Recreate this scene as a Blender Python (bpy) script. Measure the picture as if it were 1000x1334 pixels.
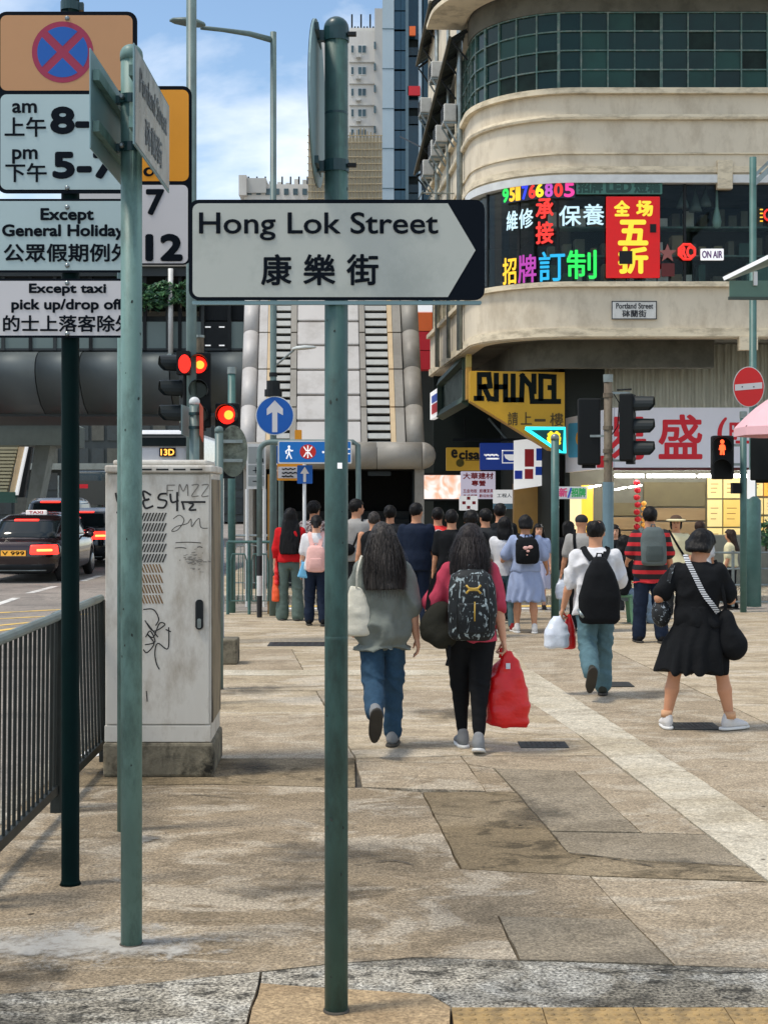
import bpy, bmesh, math, random
import numpy as np
from mathutils import Vector, Matrix, Euler

random.seed(7)
np.random.seed(7)
sc = bpy.context.scene
COL = sc.collection
for _o in list(bpy.data.objects):
    bpy.data.objects.remove(_o)

# ------------------------------------------------------------------ camera
F, CX, CY, CAMZ = 1850.0, 500.0, 645.0, 1.78      # focal length and horizon of the 1000 x 1334 photograph
cam_d = bpy.data.cameras.new('camera')
cam = bpy.data.objects.new('camera', cam_d)
COL.objects.link(cam)
cam.location = (0, 0, CAMZ)
cam.rotation_euler = (math.pi / 2, 0, 0)
cam_d.sensor_fit = 'VERTICAL'
cam_d.sensor_height = 36.0
cam_d.lens = F * 36.0 / 1334.0
cam_d.shift_y = (CY - 667.0) / 1334.0
cam_d.clip_start = 0.1
cam_d.clip_end = 3000
sc.camera = cam

# ------------------------------------------------------------------ sky and sun (bright, thinly overcast)
SUN_EL, SUN_AZ = math.radians(64), math.radians(-108)    # azimuth from +Y, negative = to the left of the view
world = bpy.data.worlds.new('World')
sc.world = world
world.use_nodes = True
wn, wl = world.node_tree.nodes, world.node_tree.links
wn.clear()
w_out = wn.new('ShaderNodeOutputWorld')
w_bg = wn.new('ShaderNodeBackground')
w_sky = wn.new('ShaderNodeTexSky')
w_sky.sky_type = 'NISHITA'
w_sky.sun_disc = False
w_sky.sun_elevation = SUN_EL
w_sky.sun_rotation = SUN_AZ
w_sky.air_density = 1.0
w_sky.dust_density = 0.6
w_sky.ozone_density = 1.6
w_tc = wn.new('ShaderNodeTexCoord')
w_map = wn.new('ShaderNodeMapping')
w_map.inputs['Scale'].default_value = (1.0, 1.0, 2.2)
w_map.inputs['Location'].default_value = (0.36, 0.1, 0.12)
w_noise = wn.new('ShaderNodeTexNoise')
w_noise.inputs['Scale'].default_value = 3.4
w_noise.inputs['Detail'].default_value = 7
w_noise.inputs['Roughness'].default_value = 0.56
w_noise.inputs['Distortion'].default_value = 0.25
w_ramp = wn.new('ShaderNodeValToRGB')
w_ramp.color_ramp.elements[0].position = 0.42
w_ramp.color_ramp.elements[1].position = 0.72
w_mix = wn.new('ShaderNodeMixRGB')
w_mix.inputs['Color2'].default_value = (9.3, 9.2, 9.0, 1)
w_gain = wn.new('ShaderNodeMixRGB')
w_gain.blend_type = 'MULTIPLY'
w_gain.inputs['Fac'].default_value = 1
w_gain.inputs['Color2'].default_value = (1.12, 1.15, 1.12, 1)
wl.new(w_tc.outputs['Generated'], w_map.inputs['Vector'])
wl.new(w_map.outputs['Vector'], w_noise.inputs['Vector'])
wl.new(w_noise.outputs['Fac'], w_ramp.inputs['Fac'])
wl.new(w_ramp.outputs['Color'], w_mix.inputs['Fac'])
wl.new(w_sky.outputs['Color'], w_gain.inputs['Color1'])
wl.new(w_gain.outputs['Color'], w_mix.inputs['Color1'])
wl.new(w_mix.outputs['Color'], w_bg.inputs['Color'])
wl.new(w_bg.outputs['Background'], w_out.inputs['Surface'])
w_bg.inputs['Strength'].default_value = 0.09

sun_d = bpy.data.lights.new('sun', 'SUN')
sun_d.energy = 1.5
sun_d.angle = math.radians(11)
sun_d.color = (1.0, 0.92, 0.79)
sun = bpy.data.objects.new('sun', sun_d)
COL.objects.link(sun)
_dir = Vector((math.sin(SUN_AZ) * math.cos(SUN_EL), math.cos(SUN_AZ) * math.cos(SUN_EL), math.sin(SUN_EL)))
sun.rotation_euler = _dir.to_track_quat('Z', 'Y').to_euler()

sc.view_settings.view_transform = 'Standard'
sc.view_settings.look = 'None'
sc.view_settings.gamma = 1.0
sc.view_settings.use_curve_mapping = False
sc.view_settings.exposure = 0.9
sc.render.engine = 'CYCLES'
sc.cycles.max_bounces = 6
sc.cycles.diffuse_bounces = 3
sc.cycles.glossy_bounces = 3
sc.cycles.transparent_max_bounces = 12
sc.cycles.use_denoising = True

# ------------------------------------------------------------------ small helpers
def P(px, py, Y):
    """point at depth Y seen at photograph pixel (px, py)"""
    return Vector(((px - CX) * Y / F, Y, CAMZ + (CY - py) * Y / F))

def G(px, py, z=0.0):
    """point on the level z seen at photograph pixel (px, py)"""
    return P(px, py, F * (CAMZ - z) / (py - CY))

def GY(py, z=0.0):
    return F * (CAMZ - z) / (py - CY)

ORG = {}

def link(o, parent=None):
    COL.objects.link(o)
    if parent is not None:
        o.parent = parent
    return o

def tag(o, label=None, cat=None, group=None, kind=None):
    if label: o['label'] = label
    if cat: o['category'] = cat
    if group: o['group'] = group
    if kind: o['kind'] = kind
    return o

def thing(name, label, cat, loc=(0, 0, 0), group=None, rz=0.0):
    o = bpy.data.objects.new(name, None)
    o.empty_display_size = 0.1
    o.location = loc
    o.rotation_euler = (0, 0, rz)
    COL.objects.link(o)
    ORG[o.name] = Vector(loc)
    return tag(o, label, cat, group)

def mesh_obj(name, verts, faces, mat=None, parent=None, smooth=False, origin=None):
    """verts in world coordinates; stored relative to the parent's (or own) origin"""
    if parent is not None:
        org = ORG.get(parent.name, Vector((0, 0, 0)))
    else:
        org = Vector(origin) if origin is not None else Vector((0, 0, 0))
    me = bpy.data.meshes.new(name)
    if isinstance(verts, np.ndarray):
        v = verts - np.array(org)[None, :]
        v = v.tolist()
    else:
        v = [(p[0] - org[0], p[1] - org[1], p[2] - org[2]) for p in verts]
    me.from_pydata(v, [], faces if isinstance(faces, list) else faces.tolist())
    me.update()
    if smooth:
        me.shade_smooth()
    if mat is not None:
        me.materials.append(mat)
    o = bpy.data.objects.new(name, me)
    ORG[o.name] = org
    if parent is None and origin is not None:
        o.location = org
    link(o, parent)
    return o

class B:
    """collects simple solids into one mesh"""
    def __init__(self):
        self.v, self.f = [], []

    def add(self, vs, fs):
        n = len(self.v)
        self.v += [tuple(p) for p in vs]
        self.f += [tuple(i + n for i in f) for f in fs]
        return self

    def box(self, x0, x1, y0, y1, z0, z1):
        vs = [(x0, y0, z0), (x1, y0, z0), (x1, y1, z0), (x0, y1, z0), (x0, y0, z1), (x1, y0, z1), (x1, y1, z1), (x0, y1, z1)]
        return self.add(vs, [(3, 2, 1, 0), (4, 5, 6, 7), (0, 1, 5, 4), (1, 2, 6, 5), (2, 3, 7, 6), (3, 0, 4, 7)])

    def cbox(self, c, s, rot=None):
        """box with slightly chamfered vertical ring; centre c, size s, rotation matrix rot"""
        hx, hy, hz = s[0] / 2, s[1] / 2, s[2] / 2
        vs = [Vector((x, y, z)) for z in (-hz, hz) for (x, y) in ((-hx, -hy), (hx, -hy), (hx, hy), (-hx, hy))]
        if rot is not None:
            vs = [rot @ v for v in vs]
        vs = [v + Vector(c) for v in vs]
        return self.add(vs, [(3, 2, 1, 0), (4, 5, 6, 7), (0, 1, 5, 4), (1, 2, 6, 5), (2, 3, 7, 6), (3, 0, 4, 7)])

    def bar(self, a, b, w, h, up=(0, 0, 1)):
        """rectangular bar from a to b, w across, h along up"""
        a, b = Vector(a), Vector(b)
        d = (b - a)
        L = d.length
        d.normalize()
        u = Vector(up)
        s = d.cross(u)
        if s.length < 1e-5:
            s = d.cross(Vector((1, 0, 0)))
        s.normalize()
        u = s.cross(d)
        R = Matrix((s, d, u)).transposed()
        return self.cbox((a + b) / 2, (w, L, h), R)

    def tube(self, pts, r, n=10, cap=True):
        pts = [Vector(p) for p in pts]
        rs = r if isinstance(r, (list, tuple)) else [r] * len(pts)
        vs, fs = [], []
        prev = None
        for i, p in enumerate(pts):
            d = (pts[min(i + 1, len(pts) - 1)] - pts[max(i - 1, 0)])
            d.normalize()
            if prev is None:
                a = d.cross(Vector((0, 0, 1)))
                if a.length < 1e-3:
                    a = d.cross(Vector((0, 1, 0)))
            else:
                a = prev - d * prev.dot(d)
            a.normalize()
            prev = a
            b = d.cross(a)
            for k in range(n):
                t = 2 * math.pi * k / n
                vs.append(p + (a * math.cos(t) + b * math.sin(t)) * rs[i])
        for i in range(len(pts) - 1):
            for k in range(n):
                k2 = (k + 1) % n
                fs.append((i * n + k, (i + 1) * n + k, (i + 1) * n + k2, i * n + k2))
        if cap:
            fs.append(tuple(range(n)))
            fs.append(tuple(reversed(range((len(pts) - 1) * n, len(pts) * n))))
        return self.add(vs, fs)

    def lathe(self, c, prof, n=20, axis='z'):
        """prof: list of (radius, height) from bottom to top"""
        vs, fs = [], []
        for (r, h) in prof:
            for k in range(n):
                t = 2 * math.pi * k / n
                if axis == 'z':
                    vs.append((c[0] + r * math.cos(t), c[1] + r * math.sin(t), c[2] + h))
                elif axis == 'y':
                    vs.append((c[0] + r * math.cos(t), c[1] - h, c[2] + r * math.sin(t)))
                else:
                    vs.append((c[0] + h, c[1] + r * math.cos(t), c[2] + r * math.sin(t)))
        m = len(prof)
        for i in range(m - 1):
            for k in range(n):
                k2 = (k + 1) % n
                fs.append((i * n + k, i * n + k2, (i + 1) * n + k2, (i + 1) * n + k))
        fs.append(tuple(reversed(range(n))))
        fs.append(tuple(range((m - 1) * n, m * n)))
        return self.add(vs, fs)

    def prism(self, poly, o, u, v, depth):
        """polygon in plane coords (list of (a, b)) at origin o with axes u, v; extruded by depth against u x v (front face on the plane)"""
        o, u, v = Vector(o), Vector(u), Vector(v)
        nrm = u.cross(v).normalized()
        n = len(poly)
        fr = [o + u * a + v * b for a, b in poly]
        bk = [p - nrm * depth for p in fr]
        fs = [tuple(range(n)), tuple(reversed(range(n, 2 * n)))]
        for i in range(n):
            j = (i + 1) % n
            fs.append((i, n + i, n + j, j))
        return self.add(fr + bk, fs)

    def part(self, name, mat, parent=None, smooth=False, origin=None, kind=None):
        o = mesh_obj(name, self.v, self.f, mat, parent, smooth, origin)
        if smooth == 'auto':
            pass
        if kind: o['kind'] = kind
        return o

def bevel(o, w=0.005, seg=2):
    m = o.modifiers.new('bevel', 'BEVEL')
    m.width = w
    m.segments = seg
    m.limit_method = 'ANGLE'
    m.angle_limit = math.radians(40)
    return o

def rrect(x0, y0, x1, y1, r, n=5):
    pts = []
    for (cx, cy, a0) in ((x1 - r, y0 + r, -90), (x1 - r, y1 - r, 0), (x0 + r, y1 - r, 90), (x0 + r, y0 + r, 180)):
        for k in range(n + 1):
            a = math.radians(a0 + 90 * k / n)
            pts.append((cx + r * math.cos(a), cy + r * math.sin(a)))
    return pts

# plane coordinates of a sign: front face looks back to the viewer (-Y)
UX, VZ = Vector((1, 0, 0)), Vector((0, 0, 1))

def px_poly(pts, Y):
    return [((x - CX) * Y / F, CAMZ + (CY - y) * Y / F) for x, y in pts]

def px_rrect(x0, y0, x1, y1, r, Y):
    s = Y / F
    return rrect((x0 - CX) * s, CAMZ + (CY - y1) * s, (x1 - CX) * s, CAMZ + (CY - y0) * s, r * s)

# ------------------------------------------------------------------ lettering
_TXT = {}
def text_geo(s):
    if s in _TXT:
        return _TXT[s]
    c = bpy.data.curves.new('lettering', 'FONT')
    c.body = s
    c.size = 1.0
    c.resolution_u = 4
    o = bpy.data.objects.new('lettering', c)
    COL.objects.link(o)
    bpy.context.view_layer.update()
    dg = bpy.context.evaluated_depsgraph_get()
    me = o.evaluated_get(dg).to_mesh()
    v = np.array([p.co[:2] for p in me.vertices])
    f = [tuple(p.vertices) for p in me.polygons]
    o.evaluated_get(dg).to_mesh_clear()
    bpy.data.objects.remove(o)
    bpy.data.curves.remove(c)
    _TXT[s] = (v, f)
    return _TXT[s]

def add_text(b, s, x0, y0, x1, y1, o, u, v, bold=0.0, lift=0.0):
    """letters fitted into the rectangle (plane coords, y up) on the plane o, u, v"""
    tv, tf = text_geo(s)
    lo, hi = tv.min(0), tv.max(0)
    q = (tv - lo) / (hi - lo)
    u, v, o = Vector(u), Vector(v), Vector(o)
    n = u.cross(v).normalized()
    sh = [(0, 0)]
    if bold > 0:
        sh = [(0, 0), (1, 0), (-1, 0), (0, 1), (0, -1), (.7, .7), (-.7, .7), (.7, -.7), (-.7, -.7)]
    for i, (dx, dy) in enumerate(sh):
        pts = [o + u * (x0 + a * (x1 - x0) + dx * bold) + v * (y0 + c * (y1 - y0) + dy * bold) + n * (lift + 0.0002 * i) for a, c in q]
        b.add(pts, tf)
    return b

def px_text(s, x0, y0, x1, y1, Y, bold=0.0, b=None, lift=0.0015):
    """letters filling a photograph pixel box, facing the viewer at depth Y (y0 is the top)"""
    k = Y / F
    b = b or B()
    return add_text(b, s, (x0 - CX) * k, CAMZ + (CY - y1) * k, (x1 - CX) * k, CAMZ + (CY - y0) * k, (0, Y, 0), UX, VZ, bold * k, lift)

# ------------------------------------------------------------------ materials
MATS = {}
def M(name, col, rough=0.55, metal=0.0, var=0.12, vscale=4.0, bump=0.0, bscale=60.0, dirt=None, dirt_amt=0.5, dirt_scale=2.0,
      emit=None, estr=1.0, stretch=(1, 1, 1), spec=0.5, coat=0.0, trans=0.0, alpha=1.0, ior=1.45):
    if name in MATS:
        return MATS[name]
    m = bpy.data.materials.new(name)
    m.use_nodes = True
    nt = m.node_tree
    N, L = nt.nodes, nt.links
    bs = N['Principled BSDF']
    bs.inputs['Roughness'].default_value = rough
    bs.inputs['Metallic'].default_value = metal
    bs.inputs['Specular IOR Level'].default_value = spec
    bs.inputs['Coat Weight'].default_value = coat
    bs.inputs['Transmission Weight'].default_value = trans
    bs.inputs['Alpha'].default_value = alpha
    bs.inputs['IOR'].default_value = ior
    c = (col[0], col[1], col[2], 1)
    bs.inputs['Base Color'].default_value = c
    tc = N.new('ShaderNodeTexCoord')
    mp = N.new('ShaderNodeMapping')
    mp.inputs['Scale'].default_value = stretch
    L.new(tc.outputs['Object'], mp.inputs['Vector'])
    last = None
    if var > 0:
        nz = N.new('ShaderNodeTexNoise')
        nz.inputs['Scale'].default_value = vscale
        nz.inputs['Detail'].default_value = 6
        nz.inputs['Roughness'].default_value = 0.62
        L.new(mp.outputs['Vector'], nz.inputs['Vector'])
        rp = N.new('ShaderNodeValToRGB')
        rp.color_ramp.elements[0].position = 0.3
        rp.color_ramp.elements[1].position = 0.7
        rp.color_ramp.elements[0].color = tuple(x * (1 - var) for x in col) + (1,)
        rp.color_ramp.elements[1].color = tuple(min(1, x * (1 + var)) for x in col) + (1,)
        L.new(nz.outputs['Fac'], rp.inputs['Fac'])
        last = rp.outputs['Color']
        rr = N.new('ShaderNodeMapRange')
        rr.inputs['To Min'].default_value = max(0.02, rough - 0.1)
        rr.inputs['To Max'].default_value = min(1, rough + 0.1)
        L.new(nz.outputs['Fac'], rr.inputs['Value'])
        L.new(rr.outputs['Result'], bs.inputs['Roughness'])
    if dirt is not None:
        n2 = N.new('ShaderNodeTexNoise')
        n2.inputs['Scale'].default_value = dirt_scale
        n2.inputs['Detail'].default_value = 9
        n2.inputs['Roughness'].default_value = 0.7
        L.new(mp.outputs['Vector'], n2.inputs['Vector'])
        r2 = N.new('ShaderNodeValToRGB')
        r2.color_ramp.elements[0].position = 0.47
        r2.color_ramp.elements[1].position = 0.64
        r2.color_ramp.elements[0].color = (0, 0, 0, 1)
        r2.color_ramp.elements[1].color = (dirt_amt,) * 3 + (1,)
        L.new(n2.outputs['Fac'], r2.inputs['Fac'])
        mx = N.new('ShaderNodeMixRGB')
        mx.inputs['Color1'].default_value = c
        mx.inputs['Color2'].default_value = (dirt[0], dirt[1], dirt[2], 1)
        if last is not None:
            L.new(last, mx.inputs['Color1'])
        L.new(r2.outputs['Color'], mx.inputs['Fac'])
        last = mx.outputs['Color']
    if last is not None:
        L.new(last, bs.inputs['Base Color'])
    if bump > 0:
        n3 = N.new('ShaderNodeTexNoise')
        n3.inputs['Scale'].default_value = bscale
        n3.inputs['Detail'].default_value = 4
        L.new(mp.outputs['Vector'], n3.inputs['Vector'])
        bp = N.new('ShaderNodeBump')
        bp.inputs['Strength'].default_value = bump
        bp.inputs['Distance'].default_value = 0.01
        L.new(n3.outputs['Fac'], bp.inputs['Height'])
        L.new(bp.outputs['Normal'], bs.inputs['Normal'])
    if emit is not None:
        bs.inputs['Emission Color'].default_value = (emit[0], emit[1], emit[2], 1)
        bs.inputs['Emission Strength'].default_value = estr
    MATS[name] = m
    return m

def srgb(r, g, b):
    f = lambda c: (c / 255 / 12.92) if c / 255 <= 0.04045 else ((c / 255 + 0.055) / 1.055) ** 2.4
    return (f(r), f(g), f(b))

def concrete(name, base, alt, dark, speck=0.35, dark_amt=0.5, dark_scale=1.3, stretch=(0.85, 1.25, 1), bump=0.5, pale=None, pale_amt=0.0):
    """weathered paving: two tones, dark stains, worn pale patches, aggregate specks"""
    m = bpy.data.materials.new(name)
    m.use_nodes = True
    N, L = m.node_tree.nodes, m.node_tree.links
    bs = N['Principled BSDF']
    tc = N.new('ShaderNodeTexCoord')
    mp = N.new('ShaderNodeMapping')
    mp.inputs['Scale'].default_value = stretch
    L.new(tc.outputs['Object'], mp.inputs['Vector'])
    def noise(scale, detail, rough, vec, w=0.0):
        n = N.new('ShaderNodeTexNoise')
        n.inputs['Scale'].default_value = scale
        n.inputs['Detail'].default_value = detail
        n.inputs['Roughness'].default_value = rough
        n.inputs['Distortion'].default_value = w
        L.new(vec, n.inputs['Vector'])
        return n.outputs['Fac']
    def ramp(fac, p0, p1, c0=(0, 0, 0), c1=(1, 1, 1)):
        r = N.new('ShaderNodeValToRGB')
        r.color_ramp.elements[0].position = p0
        r.color_ramp.elements[1].position = p1
        r.color_ramp.elements[0].color = tuple(c0) + (1,)
        r.color_ramp.elements[1].color = tuple(c1) + (1,)
        L.new(fac, r.inputs['Fac'])
        return r.outputs['Color']
    def mix(a, b_, fac, mode='MIX'):
        x = N.new('ShaderNodeMixRGB')
        x.blend_type = mode
        for sock, val in (('Color1', a), ('Color2', b_), ('Fac', fac)):
            if isinstance(val, (tuple, list)):
                x.inputs[sock].default_value = tuple(val) + (1,)
            elif isinstance(val, (int, float)):
                x.inputs[sock].default_value = val
            else:
                L.new(val, x.inputs[sock])
        return x.outputs['Color']
    obj = tc.outputs['Object']
    big = noise(0.9, 6, 0.6, mp.outputs['Vector'], 0.4)
    c = mix(tuple(base), tuple(alt), ramp(big, 0.42, 0.58))
    streak = noise(dark_scale * 2.2, 9, 0.72, mp.outputs['Vector'], 0.6)
    c = mix(c, tuple(dark), ramp(streak, 0.5, 0.60, (0, 0, 0), (dark_amt,) * 3))
    if pale is not None:
        pl = noise(1.7, 8, 0.7, mp.outputs['Vector'], 0.8)
        c = mix(c, tuple(pale), ramp(pl, 0.5, 0.58, (0, 0, 0), (pale_amt,) * 3))
    fine = noise(75, 3, 0.65, obj)
    c = mix(c, ramp(fine, 0.36, 0.64, (1 - speck,) * 3, (1 + speck * 0.6,) * 3), 1.0, 'MULTIPLY')
    grit = noise(34, 9, 0.8, obj)
    c = mix(c, ramp(grit, 0.4, 0.6, (0.74,) * 3, (1.16,) * 3), 1.0, 'MULTIPLY')
    mid = noise(14, 6, 0.7, obj)
    c = mix(c, ramp(mid, 0.36, 0.64, (0.86,) * 3, (1.1,) * 3), 1.0, 'MULTIPLY')
    vo = N.new('ShaderNodeTexVoronoi')                     # trodden gum spots
    vo.inputs['Scale'].default_value = 3.4
    L.new(obj, vo.inputs['Vector'])
    spot = ramp(vo.outputs['Distance'], 0.035, 0.06, (1, 1, 1), (0, 0, 0))
    pick = ramp(vo.outputs['Color'], 0.5, 0.52)
    c = mix(c, tuple(x * .45 for x in dark), mix(spot, pick, 1.0, 'MULTIPLY'))
    L.new(c, bs.inputs['Base Color'])
    bs.inputs['Roughness'].default_value = 0.88
    bs.inputs['Specular IOR Level'].default_value = 0.3
    bp = N.new('ShaderNodeBump')
    bp.inputs['Strength'].default_value = bump
    bp.inputs['Distance'].default_value = 0.006
    hm = N.new('ShaderNodeMath')
    hm.operation = 'ADD'
    L.new(fine, hm.inputs[0])
    L.new(mid, hm.inputs[1])
    L.new(hm.outputs[0], bp.inputs['Height'])
    L.new(bp.outputs['Normal'], bs.inputs['Normal'])
    return m

def patchy(m, lo=.42, hi=.56, scale=7.0, mx=1.0):
    """worn film: broken up by noise so that the surface below shows through"""
    N, L = m.node_tree.nodes, m.node_tree.links
    tc = N.new('ShaderNodeTexCoord'); nz = N.new('ShaderNodeTexNoise'); rp = N.new('ShaderNodeValToRGB')
    nz.inputs['Scale'].default_value = scale; nz.inputs['Detail'].default_value = 9; nz.inputs['Roughness'].default_value = .72; nz.inputs['Distortion'].default_value = .5
    rp.color_ramp.elements[0].position = lo; rp.color_ramp.elements[1].position = hi
    at = N.new('ShaderNodeAttribute'); at.attribute_name = 'fade'
    ma = N.new('ShaderNodeMath'); ma.operation = 'MULTIPLY_ADD'; ma.inputs[1].default_value = .45; md = N.new('ShaderNodeMath'); md.operation = 'MULTIPLY_ADD'; md.inputs[1].default_value = 1.0; md.inputs[2].default_value = -.25
    rp.color_ramp.elements[1].color = (mx, mx, mx, 1)
    L.new(at.outputs['Fac'], ma.inputs[0]); L.new(nz.outputs['Fac'], md.inputs[0]); L.new(md.outputs[0], ma.inputs[2])
    L.new(tc.outputs['Object'], nz.inputs['Vector']); L.new(ma.outputs[0], rp.inputs['Fac']); L.new(rp.outputs['Color'], N['Principled BSDF'].inputs['Alpha'])
    return m

def emis(name, col, s=1.0):
    return M(name, (col[0] * .6, col[1] * .6, col[2] * .6), rough=.4, var=0, emit=col, estr=s)
# ================================================================== THE GROUND
ROADZ = -0.15
mt_road = concrete('road_asphalt', (.34, .30, .26), (.27, .24, .21), (.13, .12, .11), speck=.3, dark_amt=.45, stretch=(.5, .5, 1), bump=.3)
mt_bed = M('joint_mortar', (.07, .062, .05), rough=.95, var=.3, vscale=9)
mt_tan = concrete('paving_tan', srgb(164, 147, 122), srgb(146, 130, 106), srgb(82, 71, 54), speck=.5, dark_amt=.38, pale=srgb(196, 184, 164), pale_amt=.6)
mt_tan2 = concrete('paving_warm', srgb(176, 160, 136), srgb(162, 146, 122), srgb(100, 87, 68), speck=.45, dark_amt=.34, pale=srgb(205, 195, 176), pale_amt=.4)
mt_grey = concrete('paving_grey', srgb(154, 142, 122), srgb(140, 128, 108), srgb(92, 82, 68), speck=.4, dark_amt=.3)
mt_stain = concrete('paving_stained', srgb(150, 134, 108), srgb(130, 114, 88), srgb(58, 50, 34), speck=.4, dark_amt=.7, dark_scale=1.6)
mt_pale = concrete('paving_pale', srgb(205, 196, 176), srgb(188, 176, 152), srgb(130, 118, 98), speck=.3, dark_amt=.35)
mt_rough = concrete('paving_rough', srgb(176, 169, 154), srgb(140, 133, 118), srgb(48, 46, 40), speck=.8, dark_amt=.85, dark_scale=4.5, bump=1.0, pale=srgb(206, 202, 190), pale_amt=.6)
mt_orange = concrete('paving_orange', srgb(176, 152, 118), srgb(158, 135, 104), srgb(104, 82, 56), speck=.35, dark_amt=.35)
mt_far = concrete('paving_far', srgb(190, 174, 148), srgb(174, 158, 131), srgb(104, 90, 70), speck=.3, dark_amt=.42, stretch=(.6, 1.5, 1), pale=srgb(210, 200, 182), pale_amt=.5)
mt_tact = M('tactile_tile', srgb(166, 138, 92), rough=.85, var=.2, vscale=14, bump=.4, bscale=120, dirt=(.1, .08, .05), dirt_amt=.6, dirt_scale=9)
mt_kerb = concrete('kerb_granite', srgb(180, 174, 160), srgb(160, 152, 138), srgb(80, 74, 66), speck=.4, dark_amt=.5)
mt_white_paint = M('road_paint_white', (.72, .71, .67), rough=.7, var=.15, vscale=6, dirt=(.25, .23, .2), dirt_amt=.7, dirt_scale=4)
mt_yellow_paint = M('road_paint_yellow', (.75, .50, .12), rough=.7, var=.15, vscale=6, dirt=(.28, .24, .18), dirt_amt=.7, dirt_scale=4)
mt_iron = M('cast_iron', (.05, .055, .055), rough=.6, metal=.5, var=.35, vscale=20, bump=.4, bscale=60)

b = B()
b.add([(-300, -30, ROADZ), (300, -30, ROADZ), (300, 900, ROADZ), (-300, 900, ROADZ)], [(0, 1, 2, 3)])
road = b.part('road', mt_road)
tag(road, kind='structure')

def kerb_x(Y):
    """left edge of the near pavement"""
    return -2.02 - 0.012 * (Y - 4) if Y < 10 else -2.092 - 0.05 * (Y - 10)

NEAR_END = GY(797)
pav = B()
ed = [(kerb_x(1), 1), (12, 1), (12, NEAR_END), (kerb_x(NEAR_END), NEAR_END), (kerb_x(10), 10)]
pav.prism([(x, y) for x, y in ed], (0, 0, -0.022), (1, 0, 0), (0, 1, 0), 0.12)
pavement = pav.part('pavement', mt_bed)
tag(pavement, kind='structure')

def clip_half(poly, a, bb, c):
    """keep a*x + b*y + c >= 0"""
    out = []
    for i in range(len(poly)):
        p, q = poly[i], poly[(i + 1) % len(poly)]
        dp, dq = a * p[0] + bb * p[1] + c, a * q[0] + bb * q[1] + c
        if dp >= 0: out.append(p)
        if dp * dq < 0:
            t = dp / (dp - dq)
            out.append((p[0] + (q[0] - p[0]) * t, p[1] + (q[1] - p[1]) * t))
    return out

def inset(poly, d):
    n = len(poly)
    area = sum(poly[i][0] * poly[(i + 1) % n][1] - poly[(i + 1) % n][0] * poly[i][1] for i in range(n))
    if area < 0:
        poly = poly[::-1]
    out = []
    for i in range(n):
        p0, p1, p2 = Vector(poly[i - 1]), Vector(poly[i]), Vector(poly[(i + 1) % n])
        e1, e2 = (p1 - p0), (p2 - p1)
        if e1.length < 1e-6 or e2.length < 1e-6:
            continue
        e1.normalize(); e2.normalize()
        n1, n2 = Vector((-e1.y, e1.x)), Vector((-e2.y, e2.x))
        m = n1 + n2
        if m.length < 1e-4:
            out.append(tuple(p1)); continue
        m.normalize()
        k = min(d / max(0.25, m.dot(n1)), 3 * d)
        out.append(tuple(p1 + m * k))
    return out

def slab(px, mat, dz=0.0, gap=0.005, name='paving_slab', parent=None):
    w = [tuple(G(x, y)[:2]) for x, y in px]
    w = clip_half(w, 1, 0.05, 2.02 - 0.05 * 4 - 0.1)       # inside the kerb
    if len(w) < 3:
        return
    # break long straight edges so that they chip and wander a little
    fine = []
    for i in range(len(w)):
        p, q = Vector(w[i]), Vector(w[(i + 1) % len(w)])
        n = max(1, int((q - p).length / 0.12))
        for k in range(n):
            r = p + (q - p) * (k / n)
            if k: r += Vector((random.uniform(-.004, .004), random.uniform(-.004, .004)))
            fine.append(tuple(r))
    w = inset(fine, gap)
    bb = B()
    bb.prism(w, (0, 0, dz), (1, 0, 0), (0, 1, 0), 0.03)
    return bb.part(name, mat, parent or pavement)

L1 = [(-400, 1318), (90, 1290), (205, 1280), (340, 1266), (420, 1257), (540, 1247), (676, 1251)]
# big worn slab behind the poles
slab(L1 + [(649, 1194), (820, 1198), (768, 1141), (600, 1132), (550, 1032), (472, 1026), (463, 1026), (275, 1022), (-300, 1030), (-600, 1030)], mt_tan)
slab([(649, 1194), (820, 1198), (878, 1257), (676, 1251)], mt_grey, .002)
slab([(768, 1141), (1000, 1149), (1150, 1266), (878, 1257), (820, 1198)], mt_tan2, -.002)
slab([(550, 1032), (672, 1032), (716, 1083), (739, 1110), (826, 1120), (973, 1128), (1000, 1149), (768, 1141), (600, 1132)], mt_stain, .001)
slab([(643, 1001), (748, 1005), (835, 1085), (716, 1083), (672, 1032)], mt_grey, .003)
slab([(716, 1083), (835, 1085), (920, 1087), (973, 1128), (826, 1120), (739, 1110)], mt_grey, -.001)
slab([(643, 1001), (608, 995), (600, 985), (788, 985), (920, 1087), (835, 1085), (748, 1005)], mt_tan2, 0)
slab([(608, 995), (643, 1001), (672, 1032), (632, 1031)], mt_tan, -.002)
# pale dropped-kerb strip running away, and its return to the left
slab([(638, 880), (756, 960), (1000, 1149), (1150, 1266), (1500, 1400), (1000, 1073), (826, 960), (695, 875), (690, 875)], mt_pale, .004)
slab([(250, 873), (690, 873), (690, 875), (638, 880), (250, 880)], mt_pale, .003)
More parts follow.
